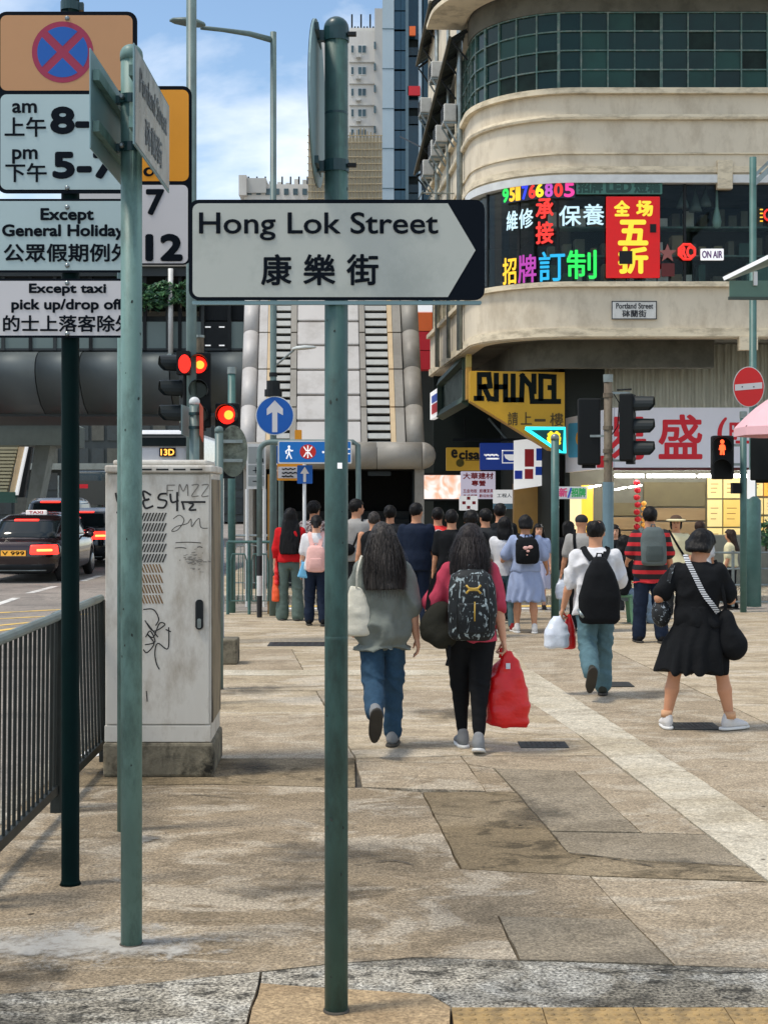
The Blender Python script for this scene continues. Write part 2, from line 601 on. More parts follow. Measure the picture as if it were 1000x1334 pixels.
# left rows towards the crossing
slab([(-600, 1030), (-300, 1030), (275, 1022), (463, 1026), (463, 988), (-600, 988)], mt_stain, .002)
slab([(463, 992), (463, 988), (600, 985), (608, 995)], mt_tan2, .001)
slab([(-600, 988), (463, 988), (430, 932), (-600, 932)], mt_tan2, 0)
slab([(463, 988), (600, 985), (788, 985), (720, 932), (430, 932)], mt_far, .002)
slab([(-600, 932), (430, 932), (412, 900), (-600, 900)], mt_far, -.002)
slab([(430, 932), (720, 932), (680, 900), (412, 900)], mt_tan2, .001)
slab([(-600, 900), (680, 900), (638, 880), (250, 880), (-600, 880)], mt_far, .002)
slab([(-600, 880), (250, 880), (250, 873), (-600, 873)], mt_tan2, 0)
slab([(-600, 873), (395, 873), (380, 846), (-600, 846)], mt_tan2, -.001)
slab([(395, 873), (690, 873), (667, 846), (380, 846)], mt_far, .001)
slab([(-600, 846), (500, 846), (478, 820), (-600, 820)], mt_far, 0)
slab([(500, 846), (667, 846), (640, 820), (478, 820)], mt_tan2, .002)
slab([(-600, 820), (640, 820), (612, 797.2), (-600, 797.2)], mt_far, -.001)
# right of the strip
slab([(690, 875), (695, 875), (826, 960), (1000, 1073), (1500, 1400), (1500, 1180), (989, 938), (828, 862), (760, 830), (650, 830)], mt_tan2, -.002)
slab([(760, 830), (828, 862), (989, 938), (1500, 1180), (1500, 900), (960, 862)], mt_far, .001)
slab([(760, 830), (960, 862), (1500, 900), (1500, 797.2), (900, 797.2), (733, 812)], mt_far, -.001)
slab([(650, 830), (760, 830), (733, 812), (900, 797.2), (612, 797.2)], mt_tan2, .002)
# nearest row
slab([(-600, 1318), (-400, 1318), (90, 1290), (205, 1280), (340, 1266), (338, 1281), (290, 1440), (-600, 1440)], mt_rough, .002)
slab([(340, 1266), (420, 1257), (540, 1247), (676, 1251), (878, 1257), (1150, 1266), (1500, 1290), (1500, 1312.5), (588, 1312.5), (560, 1296), (338, 1281)], mt_rough, -.001)
slab([(338, 1281), (560, 1296), (588, 1312.5), (588, 1440), (290, 1440)], mt_orange, .003)
slab([(-600, 1440), (588, 1440), (588, 2400), (-900, 2400)], mt_tan2, 0)

# two-leaf concrete cover
tx = thing('access_cover', 'two-leaf concrete access cover set in paving before the walking women', 'cover', G(545, 1010))
slab([(463, 992), (608, 995), (619, 1011), (467, 1008)], mt_tan2, .001, .004, 'cover_leaf', tx)
slab([(467, 1008), (619, 1011), (632, 1031), (472, 1026)], mt_tan2, .003, .004, 'cover_leaf', tx)

# tactile tiles along the bottom edge
_y0 = GY(1313.5)
_tile = None
def tactile_tile(x, y, w):
    global _tile
    if _tile is None:
        bb = B()
        bb.box(0, w - .004, -(w - .004), 0, -.02, .004)
        n = 7
        for i in range(n):
            for j in range(n):
                cx, cy = (i + .5) * w / n, -(j + .5) * w / n
                bb.lathe((cx, cy, .004), [(.0125, 0), (.0105, .0035), (.006, .005)], 8)
        o = mesh_obj('tactile_tile', bb.v, bb.f, mt_tact, pavement)
        _tile = o
    else:
        o = _tile.copy()
        link(o, pavement)
    o.location = (x, y, 0)
_x = (588 - CX) * _y0 / F
for i in range(8):
    for j in range(2):
        tactile_tile(_x + i * .315, _y0 - .003 - j * .315, .315)

# dried cement round the leftmost near pole
def blotch(cx, cy, rx, ry, z, seed, name, mat, label, cat, kind='structure', n=56, jag=.22):
    rnd = random.Random(seed)
    ph = [rnd.uniform(0, 6.28) for _ in range(8)]
    ring = []
    for k in range(n):
        t = 2 * math.pi * k / n
        r = 1 + jag * sum(math.sin((i + 2) * t + ph[i]) / (i + 1.5) for i in range(8)) + rnd.uniform(-.04, .04)
        ring.append((cx + rx * r * math.cos(t), cy + ry * r * math.sin(t)))
    vs = [(cx, cy, z)]
    fade = [1.0]
    for f in (.35, .7, 1.0):
        vs += [(cx + (x - cx) * f, cy + (y - cy) * f, z) for x, y in ring]
        fade += [1 - f] * n
    fs = [(0, 1 + k, 1 + (k + 1) % n) for k in range(n)]
    for r in (0, 1):
        fs += [(1 + r * n + k, 1 + (r + 1) * n + k, 1 + (r + 1) * n + (k + 1) % n, 1 + r * n + (k + 1) % n) for k in range(n)]
    o = mesh_obj(name, vs, fs, mat, pavement)
    at = o.data.attributes.new('fade', 'FLOAT', 'POINT')
    at.data.foreach_set('value', fade)
    return o
mt_cement = M('dried_cement', (.56, .54, .49), rough=.95, var=.3, vscale=12, bump=.15, bscale=60, dirt=(.2, .17, .13), dirt_amt=.8, dirt_scale=12)
patchy(mt_cement, .34, .56, 8, .8)
blotch(G(105, 1232).x, G(105, 1232).y, .62, .34, .0075, 3, 'cement_patch', mt_cement, '', '')
blotch(G(185, 1095).x, G(185, 1095).y, .14, .10, .006, 5, 'cement_patch', mt_cement, '', '')
mt_damp_shade = patchy(M('damp_and_shade', (.045, .04, .03), rough=.6, var=.4, vscale=12, bump=.3), .36, .62, 5, .42)
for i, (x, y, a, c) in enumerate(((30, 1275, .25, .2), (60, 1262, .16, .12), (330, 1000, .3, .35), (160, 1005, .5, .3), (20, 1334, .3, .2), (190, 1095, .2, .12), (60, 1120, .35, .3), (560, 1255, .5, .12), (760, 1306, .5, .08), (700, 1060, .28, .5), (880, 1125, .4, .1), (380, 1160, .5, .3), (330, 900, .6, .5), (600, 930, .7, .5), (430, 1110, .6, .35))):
    blotch(G(x, y).x, G(x, y).y, a, c, .0068 + .0002 * i, 40 + i, 'damp_and_shade', mt_damp_shade, '', '')  # damp ground; the blotch right of the cabinet also paints its shadow

# cracks
rc_ = random.Random(12)
def crack(px, w=.006):
    vs, fs = [], []
    for (a, c) in zip(px[:-1], px[1:]):
        a, c = G(*a), G(*c)
        n = max(2, int((c - a).length / .04))
        for k in range(n):
            p = a + (c - a) * (k / n)
            j = Vector((rc_.uniform(-.012, .012), rc_.uniform(-.012, .012), 0))
            ww = w * rc_.uniform(.3, 1.1)
            vs += [tuple(p + j + Vector((-ww * .3, -ww, .0062))), tuple(p + j + Vector((ww * .3, ww, .0062)))]
    fs = [(2 * i, 2 * i + 2, 2 * i + 3, 2 * i + 1) for i in range(len(vs) // 2 - 1)]
    mesh_obj('crack', vs, fs, mt_bed, pavement)
for px in ([(741, 1112), (790, 1118), (855, 1131), (905, 1126), (985, 1131)], [(190, 1090), (212, 1091), (222, 1082)], [(186, 1150), (208, 1147)], [(20, 1310), (60, 1290), (110, 1262)], [(460, 1128), (510, 1122), (548, 1130)], [(800, 1268), (870, 1262), (940, 1268), (1000, 1264)], [(190, 1246), (240, 1236)], [(300, 1040), (250, 1036), (210, 1038)], [(820, 870), (880, 862), (940, 868)]):
    crack(px)

# drain covers
def drain(px0, py0, px1, py1, label, bars=9):
    a, c = G(px0, py1), G(px1, py0)
    y0, y1 = a.y, c.y
    x0, x1 = (px0 - CX) * y0 / F, (px1 - CX) * y0 / F
    t = thing('drain_cover', label, 'drain cover', (x0, y0, 0))
    bb = B()
    bb.box(x0, x1, y0, y0 + .03, 0, .007); bb.box(x0, x1, y1 - .03, y1, 0, .007)
    bb.box(x0, x0 + .03, y0 + .03, y1 - .03, 0, .007); bb.box(x1 - .03, x1, y0 + .03, y1 - .03, 0, .007)
    bb.part('frame', mt_iron, t)
    bb = B(); bb.box(x0 + .03, x1 - .03, y0 + .03, y1 - .03, 0, .0045)
    bb.part('recess_shade', M('drain_dark', (.01, .01, .01), var=0), t)  # flat black sheet painting the shade below the grate
    for i in range(bars):
        xx = x0 + .04 + (x1 - x0 - .08) * i / (bars - 1)
        bb = B(); bb.box(xx - .011, xx + .011, y0 + .03, y1 - .03, 0, .0065)
        bb.part('grate_bar', mt_iron, t)
drain(348, 837, 428, 842, 'long iron drain cover in the paving beyond the steel cabinet')
drain(678, 967, 741, 975, 'iron drain cover behind the woman carrying the red bag')
drain(785, 889, 826, 895, 'small iron drain cover beside the walking man in white shirt')
drain(878, 942, 940, 951, 'iron drain cover under the feet of the woman in black')

# kerb stones of the near pavement
def kerb_run(pts, label_parent, z1=0.006, w=.16, step=.9):
    for (a, c) in zip(pts[:-1], pts[1:]):
        a, c = Vector(a), Vector(c)
        n = max(1, round((c - a).length / step))
        d = (c - a) / n
        nrm = Vector((d.y, -d.x)).normalized() * w
        g = d.normalized() * .004
        for i in range(n):
            p, q = a + d * i + g, a + d * (i + 1) - g
            bb = B()
            bb.prism([tuple(p), tuple(q), tuple(q - nrm), tuple(p - nrm)] if True else [], (0, 0, z1 + random.uniform(-.002, .002)), (1, 0, 0), (0, 1, 0), .17)
            bevel(bb.part('kerb_stone', mt_kerb, label_parent), .012, 2)
kerb_run([(kerb_x(3), 3), (kerb_x(10), 10), (kerb_x(NEAR_END), NEAR_END)], pavement)
kerb_run([(kerb_x(NEAR_END) - .16, NEAR_END + .003), (9.5, NEAR_END + .003)], pavement)

# pavement across the side street
FAR_Y = 25.3
bb = B()
bb.prism([(-3.5, FAR_Y), (18, FAR_Y), (18, 90), (-3.5, 90)], (0, 0, 0), (1, 0, 0), (0, 1, 0), .14)
far_pav = bb.part('far_pavement', mt_far)
tag(far_pav, kind='structure')
kerb_run([(-3.5, FAR_Y - .163), (12, FAR_Y - .163)], far_pav)

# painted markings
def mark(name, pts, mat):
    bb = B()
    bb.add([(x, y, ROADZ + .004) for x, y in pts], [tuple(range(len(pts)))])
    o = bb.part(name, mat, road)
    return o
for i, yy in enumerate((22.15, 22.75, 23.35, 23.95, 24.5)):
    mark('crossing_bar', [(-1.9, yy), (3.1, yy), (3.1, yy + .32), (-1.9, yy + .32)], mt_yellow_paint if i % 2 == 0 else mt_white_paint)
mark('stop_line', [(5.0, 22.1), (9, 22.6), (9, 22.95), (5.0, 22.4)], mt_white_paint)
for (x0, y0, x1, y1) in ((-30, 808, 118, 800), (-30, 826, 60, 813), (-30, 800, 105, 793), (-30, 818, 100, 805)):
    a, c = G(x0, y0, ROADZ), G(x1, y1, ROADZ)
    d = Vector((c.x - a.x, c.y - a.y)).normalized()
    n = Vector((-d.y, d.x)) * .07
    mark('yellow_box_line', [(a.x - n.x, a.y - n.y), (c.x - n.x, c.y - n.y), (c.x + n.x, c.y + n.y), (a.x + n.x, a.y + n.y)], mt_yellow_paint)
for (x0, y0, x1, y1) in ((-10, 790, 22, 779), (38, 773, 72, 764), (108, 757, 130, 750)):
    a, c = G(x0, y0, ROADZ), G(x1, y1, ROADZ)
    d = Vector((c.x - a.x, c.y - a.y)).normalized()
    n = Vector((-d.y, d.x)) * .08
    mark('lane_dash', [(a.x - n.x, a.y - n.y), (c.x - n.x, c.y - n.y), (c.x + n.x, c.y + n.y), (a.x + n.x, a.y + n.y)], mt_white_paint)
# ================================================================== CORNER BUILDING
mt_cream = M('cream_render', srgb(212, 200, 178), rough=.8, var=.1, vscale=.9, bump=.25, bscale=25, dirt=srgb(158, 142, 118), dirt_amt=.45, dirt_scale=2.2, stretch=(1, 1, .5))
mt_cream2 = M('cream_trim', srgb(222, 208, 180), rough=.75, var=.1, vscale=2, dirt=srgb(110, 96, 74), dirt_amt=.5, dirt_scale=2.4, stretch=(1, 1, 3))
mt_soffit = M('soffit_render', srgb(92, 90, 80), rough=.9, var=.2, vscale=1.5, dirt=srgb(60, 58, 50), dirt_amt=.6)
mt_greenframe = M('green_steel_frame', srgb(74, 104, 96), rough=.5, var=.25, vscale=9, dirt=srgb(150, 150, 140), dirt_amt=.5, dirt_scale=8)
mt_pane = M('dark_green_glass', srgb(16, 46, 44), rough=.2, var=.35, vscale=.8, spec=.3)
mt_pane2 = M('clouded_green_glass', srgb(30, 66, 60), rough=.4, var=.3, vscale=1.2, spec=.3)
mt_pane3 = M('grimy_pane', srgb(28, 44, 40), rough=.55, var=.5, vscale=3, spec=.2)
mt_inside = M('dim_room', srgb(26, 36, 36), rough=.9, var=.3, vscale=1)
mt_whiteframe = M('white_metal_frame', (.62, .63, .62), rough=.45, var=.12, vscale=4)
mt_clear = M('clear_window_glass', (.75, .85, .83), rough=.02, var=0, trans=1.0, spec=.5, ior=1.22)
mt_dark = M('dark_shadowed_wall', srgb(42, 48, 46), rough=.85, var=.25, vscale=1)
mt_zinc = M('corrugated_zinc', srgb(158, 156, 140), rough=.55, metal=.15, var=.15, vscale=2, stretch=(1, 1, .2), dirt=srgb(70, 66, 54), dirt_amt=.5)
mt_acw = M('ac_casing', (.55, .55, .52), rough=.5, var=.1, vscale=3, dirt=(.2, .18, .15), dirt_amt=.5)
mt_darkmetal = M('dark_metal', (.012, .015, .017), rough=.6, var=.2, vscale=8, spec=.25)
mt_galv = M('galvanised_steel', srgb(140, 150, 150), rough=.4, metal=.6, var=.15, vscale=10, dirt=srgb(90, 80, 66), dirt_amt=.4, dirt_scale=6)

FY, AX, AR = 25.0, 3.4, 1.8                   # facade depth, start and radius of the rounded corner
TURN = math.radians(90 - 4.46)
END_L = 11.6
def facade(s, off=0.0):
    """point on the facade line s metres from the start of the curve (negative: right wing), moved outward by off; and its outward normal"""
    La = AR * TURN
    if s <= 0:
        return Vector((AX - s, FY - off, 0)), Vector((0, -1, 0))
    c = Vector((AX, FY + AR, 0))
    if s <= La:
        t = s / AR
        n = Vector((-math.sin(t), -math.cos(t), 0))
        return c + n * (AR + off), n
    n = Vector((-math.sin(TURN), -math.cos(TURN), 0))
    d = Vector((-math.cos(TURN), math.sin(TURN), 0))
    return c + n * (AR + off) + d * (s - La), n
LA = AR * TURN

def srange(s0, s1, da=.15):
    out = [s0]
    s = s0
    if s0 < 0: out.append(min(0, s1))
    k = 0
    a0, a1 = max(s0, 0), min(s1, LA)
    if a1 > a0:
        n = max(1, int(math.ceil((a1 - a0) / da)))
        out += [a0 + (a1 - a0) * i / n for i in range(n + 1)]
    out.append(s1)
    res = []
    for x in out:
        if not res or x > res[-1] + 1e-5:
            res.append(x)
    return res

def band(bb, s0, s1, prof, da=.15):
    """sweep a cross-section [(out, z), ...] (clockwise closed) along the facade"""
    ss = srange(s0, s1, da)
    n = len(prof)
    vs, fs = [], []
    for s in ss:
        for (o, z) in prof:
            p, _ = facade(s, o)
            vs.append((p.x, p.y, z))
    for i in range(len(ss) - 1):
        for k in range(n):
            k2 = (k + 1) % n
            fs.append((i * n + k, (i + 1) * n + k, (i + 1) * n + k2, i * n + k2))
    fs.append(tuple(range(n))[::-1])
    fs.append(tuple(range((len(ss) - 1) * n, len(ss) * n)))
    return bb.add(vs, fs)

def rect(o0, o1, z0, z1):
    return [(o0, z0), (o0, z1), (o1, z1), (o1, z0)]

S0, S1 = -10.0, LA + 6.7
bld = thing('corner_building', 'cream rendered building with a rounded corner and green steel windows', 'building', (AX, FY + AR, 0))
ZB = dict(b0=4.55, mould=4.72, sill=5.44, head=7.36, top2=8.83, head2=10.30)

bb = B(); band(bb, S0, S1, rect(-.25, 0, ZB['b0'], ZB['sill'])); bb.part('lower_spandrel', mt_cream, bld, smooth=False)
bb = B(); band(bb, S0, S1, rect(0.002, .035, ZB['b0'] + .02, ZB['mould'])); bb.part('lower_moulding', mt_cream2, bld)
bb = B(); band(bb, S0, S1, rect(-.3, .09, ZB['sill'] + .002, ZB['sill'] + .09)); bb.part('window_sill', mt_cream2, bld)
bb = B(); band(bb, S0, S1, rect(-.25, 0, ZB['head'] + .06, ZB['top2'])); bb.part('upper_spandrel', mt_cream, bld)
bb = B(); band(bb, S0, S1, rect(.002, .05, ZB['head'] + .09, ZB['head'] + .2)); bb.part('window_hood', mt_cream2, bld)
bb = B(); band(bb, S0, S1, rect(.002, .03, ZB['head'] + .42, ZB['head'] + .445)); bb.part('string_course', mt_cream2, bld)
bb = B(); band(bb, S0, S1, [(.002, 8.38), (.002, 8.47), (.07, 8.47), (.085, 8.42), (.07, 8.38)]); bb.part('rounded_moulding', mt_cream2, bld)
bb = B(); band(bb, S0, S1, rect(-.3, .1, ZB['top2'] + .002, ZB['top2'] + .1)); bb.part('window_sill', mt_cream2, bld)
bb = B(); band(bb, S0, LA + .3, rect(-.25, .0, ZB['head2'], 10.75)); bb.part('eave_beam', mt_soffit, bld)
bb = B(); band(bb, S0, S1, rect(-.25, 0.05, 10.752, 15)); bb.part('third_storey_wall', mt_cream, bld)
bb = B(); band(bb, S0, LA + .6, rect(.052, .75, 10.70, 10.78)); bb.part('eave_slab', mt_cream2, bld)
# floor plates and inner walls
def floor_plate(z0, z1, off=-.26, mat=mt_soffit, name='floor_slab'):
    pts = [facade(s, off)[0] for s in srange(S0, S1)]
    poly = [(p.x, p.y) for p in pts] + [(13.4, 36.2)]
    B().prism(poly[::-1], (0, 0, z1), (1, 0, 0), (0, 1, 0), z1 - z0).part(name, mat, bld)
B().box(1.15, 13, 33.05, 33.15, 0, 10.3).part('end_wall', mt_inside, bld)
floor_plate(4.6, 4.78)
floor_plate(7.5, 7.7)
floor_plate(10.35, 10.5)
for (a, c) in (((13, 28.2), (3.7, 28.2)), ((3.7, 28.2), (3.1, 33.2))):
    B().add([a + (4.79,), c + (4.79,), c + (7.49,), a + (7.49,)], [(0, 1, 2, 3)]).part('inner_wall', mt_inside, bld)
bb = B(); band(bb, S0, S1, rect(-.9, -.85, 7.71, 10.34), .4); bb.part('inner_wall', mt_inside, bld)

# second-floor steel windows: every pane its own piece
zr = [8.94, 9.28, 9.62, 9.96, 10.29]
def pane_at(s0, s1, z0, z1, off, mat, parent, name='pane'):
    a, n0 = facade(s0, off); c, n1 = facade(s1, off)
    t = .006
    vs = []
    for (p, n) in ((a, n0), (c, n1)):
        for z in (z0, z1):
            vs.append((p.x, p.y, z)); q = p - n * t; vs.append((q.x, q.y, z))
    fs = [(0, 2, 6, 4), (1, 5, 7, 3), (0, 4, 5, 1), (2, 3, 7, 6), (0, 1, 3, 2), (4, 6, 7, 5)]
    return mesh_obj(name, vs, fs, mat, parent)
sp = .47
cols = []
s = -9.0
while s < LA + 1.9:
    cols.append(s)
    s += sp if s < -.1 else .40
bb = B()
for i, s in enumerate(cols):
    p, n = facade(s, -.02)
    w = .05 if i % 4 == 0 else .026
    d = Vector((-n.y, n.x, 0)) * w / 2
    bb.add([(p - d - n * .05)[:2] + (8.93,), (p + d - n * .05)[:2] + (8.93,), (p + d)[:2] + (8.93,), (p - d)[:2] + (8.93,),
            (p - d - n * .05)[:2] + (10.3,), (p + d - n * .05)[:2] + (10.3,), (p + d)[:2] + (10.3,), (p - d)[:2] + (10.3,)],
           [(3, 2, 1, 0), (4, 5, 6, 7), (0, 1, 5, 4), (1, 2, 6, 5), (2, 3, 7, 6), (3, 0, 4, 7)])
win2 = bb.part('window_frame', mt_greenframe, bld)
for z in zr:
    bb = B(); band(bb, cols[0], cols[-1], rect(-.065, -.025, z - .012, z + .012), .2)
    bb.part('glazing_bar', mt_greenframe, win2)
rp = random.Random(4)
for i in range(len(cols) - 1):
    for j in range(4):
        pane_at(cols[i] + .016, cols[i + 1] - .016, zr[j] + .014, zr[j + 1] - .014, -.05 - rp.uniform(0, .012), rp.choice((mt_pane, mt_pane, mt_pane, mt_pane2, mt_pane3)), win2)

# first-floor shop window: white head frame, mullions, clear glass
for (a, c) in ((-9.5, -2.72), (-2.45, LA + .2)):
    bb = B(); band(bb, a, c, rect(-.12, .06, ZB['head'] - .09, ZB['head'] + .05)); bb.part('window_head', mt_whiteframe, bld)
bb = B(); p, _ = facade(-2.58, 0); bb.box(p.x - .13, p.x + .13, p.y - .08, p.y + .06, ZB['head'] - .2, ZB['head'] + .3); bb.part('beam_end', mt_cream2, bld)
bb = B(); p, _ = facade(-3.0, 0); bb.box(p.x - .16, p.x + .16, p.y - .06, p.y + .1, ZB['b0'] - .22, ZB['b0'] + .015); bb.part('beam_end', mt_cream2, bld)
ms = [-8.5, -7.2, -6.1, -4.2, -1.9, -.55, .35, 1.1, 1.9, 2.7]
for s in ms:
    p, n = facade(s, -.05)
    d = Vector((-n.y, n.x, 0)) * .022
    bb = B()
    bb.add([tuple((p + k1 * d - n * k2 * .05)[:2]) + (z,) for z in (5.53, 7.27) for (k1, k2) in ((-1, 1), (1, 1), (1, 0), (-1, 0))],
           [(3, 2, 1, 0), (4, 5, 6, 7), (0, 1, 5, 4), (1, 2, 6, 5), (2, 3, 7, 6), (3, 0, 4, 7)])
    bb.part('mullion', mt_darkmetal, bld)
for a, c in zip(ms[:-1], ms[1:]):
    ss = srange(a + .03, c - .03, .2)
    for q0, q1 in zip(ss[:-1], ss[1:]):
        pane_at(q0, q1, 5.54, 7.26, -.07, mt_clear, bld, 'shop_pane')
# dark folding door section at the right
bb = B(); band(bb, -5.95, -4.25, rect(-.2, -.16, 5.54, 7.26)); bb.part('dark_door_leaf', M('dark_green_panel', srgb(26, 50, 48), rough=.3, var=.2, vscale=1), bld)
bb = B(); band(bb, -4.2, -3.0, rect(-.13, -.1, 5.54, 5.88)); bb.part('low_panel', M('low_green_panel', srgb(44, 78, 72), rough=.4, var=.2, vscale=2), bld)

# left wing upper windows and pipes
for i in range(5):
    s = LA + 2.3 + i * .78
    pane_at(s, s + .62, 8.98, 10.0, -.1, mt_pane if i % 3 else mt_pane2, bld, 'side_window')
    pane_at(s, s + .62, 5.6, 7.2, -.1, mt_pane if i % 2 else mt_pane2, bld, 'side_window')
for i in range(6):
    s = LA + 2.1 + i * .78
    bb = B(); band(bb, s, s + .16, rect(-.2, -.01, 8.94, 10.6)); bb.part('wall_pier', mt_soffit if i % 2 else mt_cream2, bld)
    bb = B(); band(bb, s, s + .16, rect(-.2, -.01, 5.5, 7.4)); bb.part('wall_pier', mt_cream2, bld)
for s, r in ((LA + .75, .045), (LA + 1.05, .03), (LA + 2.6, .04), (LA + 4.6, .05)):
    p, _ = facade(s, .08)
    B().tube([(p.x, p.y, 4.6), (p.x, p.y, 15)], r, 8).part('drain_pipe', mt_galv, bld, smooth=True)

# corrugated canopies along the left wing, seen from below
mt_can = M('canopy_sheet', srgb(62, 70, 68), rough=.7, metal=.2, var=.3, vscale=3, dirt=srgb(30, 30, 28), dirt_amt=.6)
def canopy(s0, s1, z, drop, out, name, label, zb=None):
    zA, zB = z, zb or z
    p0, _ = facade(s0, 0)
    t = thing(name, label, 'canopy', (p0.x, p0.y, z))
    n = int((s1 - s0) / .09)
    vs, fs = [], []
    for i in range(n + 1):
        s = s0 + (s1 - s0) * i / n
        h = .03 if i % 2 else 0
        z = zA + (zB - zA) * i / n
        a, _ = facade(s, .01); c, _ = facade(s, out)
        vs += [(a.x, a.y, z + h), (c.x, c.y, z - drop + h), (a.x, a.y, z + h + .012), (c.x, c.y, z - drop + h + .012)]
    for i in range(n):
        k = 4 * i
        fs += [(k, k + 4, k + 5, k + 1), (k + 2, k + 3, k + 7, k + 6), (k + 1, k + 5, k + 7, k + 3)]
    mesh_obj('corrugated_sheet', vs, fs, mt_can, t)
    m = max(2, int((s1 - s0) / .8))
    for i in range(m + 1):
        s = s0 + (s1 - s0) * i / m
        a, _ = facade(s, .01); c, _ = facade(s, out - .05)
        z = zA + (zB - zA) * i / m
        B().bar((a.x, a.y, z - .05), (c.x, c.y, z - drop - .03), .035, .05).part('bracket', mt_darkmetal, t)
        B().bar((a.x, a.y, z - .6), (c.x, c.y, z - drop - .05), .03, .03).part('strut', mt_darkmetal, t)
    a, _ = facade(s0, out); c, _ = facade(s1, out)
    B().bar((a.x, a.y, zA - drop + .02), (c.x, c.y, zB - drop + .02), .05, .06).part('edge_strip', mt_soffit, t)
canopy(LA + .25, LA + 7.0, 10.62, .2, .34, 'long_canopy', 'long dark corrugated canopy high on the left wing of the cream building', 9.55)
canopy(LA + 4.0, LA + 6.9, 12.6, .2, .3, 'upper_canopy', 'short upper corrugated canopy above the air conditioners', 12.1)

# air conditioners on brackets
def aircon(s, z, label, w=.5, out=.25):
    p, n = facade(s, .12)
    t = thing('air_conditioner', label, 'air conditioner', (p.x, p.y, z), 'air conditioners on the left wing')
    d = Vector((-n.y, n.x, 0))
    R = Matrix((d, n, Vector((0, 0, 1)))).transposed()
    c = p + n * (out / 2) + Vector((0, 0, z + .17))
    bevel(B().cbox(c, (w, out, .34), R).part('casing', mt_acw, t), .02)
    for k in range(7):
        q = p + n * (out + .004) + Vector((0, 0, z + .05 + k * .04))
        B().cbox(q, (w - .1, .012, .02), R).part('grille_slat', mt_darkmetal, t)
    for sg in (-1, 1):
        a = p + d * sg * w * .4
        B().bar((a.x, a.y, z - .02), (a.x + n.x * out, a.y + n.y * out, z - .02), .04, .04).part('bracket_arm', mt_galv, t)
        B().bar((a.x, a.y, z - .4), (a.x + n.x * out * .9, a.y + n.y * out * .9, z - .04), .03, .03).part('bracket_brace', mt_galv, t)
aircon(LA + 3.4, 10.55, 'highest air conditioner on the left wing, just under the upper canopy')
aircon(LA + 5.6, 10.4, 'air conditioner jutting furthest left over the long canopy')
aircon(LA + 1.2, 9.05, 'air conditioner nearest the rounded corner, beneath the long canopy')
aircon(LA + 2.6, 9.0, 'second air conditioner from the corner beneath the long canopy')
aircon(LA + 3.5, 8.92, 'third air conditioner from the corner beneath the long canopy')
aircon(LA + 5.1, 8.88, 'lowest and farthest air conditioner beneath the long canopy')
# wire racks on the left wing
rk = thing('drying_rack', 'thin metal drying racks on the left wing just above the street sign', 'rack', tuple(facade(LA + 3.0)[0]))
for zz in (7.95, 7.6):
    for o in (.25, .45, .65):
        a, _ = facade(LA + 2.2, o); c, _ = facade(LA + 5.0, o)
        B().tube([(a.x, a.y, zz), (c.x, c.y, zz)], .014, 6).part('rail', mt_galv, rk)
    for s in (LA + 2.3, LA + 3.6, LA + 4.9):
        a, _ = facade(s, .0); c, _ = facade(s, .68)
        B().tube([(a.x, a.y, zz - .02), (c.x, c.y, zz - .02)], .016, 6).part('arm', mt_galv, rk)

mt_goldbox = M('stock_card', srgb(120, 104, 76), var=.2)
# ---------------------------------------------------------------- shop-window signs on the first floor
WY = FY - .015
def led(name, items, label, Y, cat='sign', back=None, cen=None, emitg=None):
    """items: (text, x0, y0, x1, y1, material, bold)"""
    xs = [i[1] for i in items] + [i[3] for i in items]
    ys = [i[2] for i in items] + [i[4] for i in items]
    t = thing(name, label, cat, P((min(xs) + max(xs)) / 2, max(ys), Y))
    if back is not None:
        back(t)
    for (s, x0, y0, x1, y1, m, bo) in items:
        px_text(s, x0, y0, x1, y1, Y, bo).part('character', m, t)
    return t

def curve_text(t, s, px0, py0, px1, py1, mat, bold=.6, back=None):
    """character standing just outside the curved glass, fitted to the pixel box on the facade line"""
    def s_of(px):
        lo, hi = -9.0, LA
        for _ in range(40):
            mid = (lo + hi) / 2
            p, _n = facade(mid, .015)
            if CX + F * p.x / p.y > px: lo = mid
            else: hi = mid
        return (lo + hi) / 2
    sa, sb = s_of(px0), s_of(px1)
    pa, _ = facade(sa, .02); pb, _ = facade(sb, .02)
    u = (pb - pa); w = u.length; u.normalize()
    Ym = (pa.y + pb.y) / 2
    z1, z0 = CAMZ + (CY - py0) * Ym / F, CAMZ + (CY - py1) * Ym / F
    if back is not None:
        B().prism(rrect(-.02, z0 - .03, w + .02, z1 + .03, .01), (pa.x, pa.y, 0), u, VZ, .012).part('backing', back, t)
    bb = B(); add_text(bb, s, 0, z0, w, z1, (pa.x, pa.y, 0), u, VZ, bold * Ym / F, .003)
    bb.part('character', mat, t)
e_green, e_org, e_blue, e_red = emis('led_green', srgb(40, 235, 90), .5), emis('led_orange', srgb(250, 190, 40), .55), emis('led_blue', srgb(40, 60, 235), .6), emis('led_red', srgb(240, 50, 40), .5)
e_pur, e_pink, e_white, e_cyan = emis('led_purple', srgb(190, 80, 190), .45), emis('led_pink', srgb(230, 60, 150), .5), emis('led_white', srgb(190, 220, 232), .5), emis('led_cyan', srgb(30, 165, 215), .5)
e_yel, e_mag = emis('led_yellow', srgb(255, 215, 40), .6), emis('led_magenta', srgb(180, 60, 170), .35)
t = thing('number_strip', 'row of coloured telephone digits along the top of the shop window', 'sign', P(700, 262, FY))
k_navy = M('sign_navy_backing', (.01, .012, .03), var=0, rough=.4)
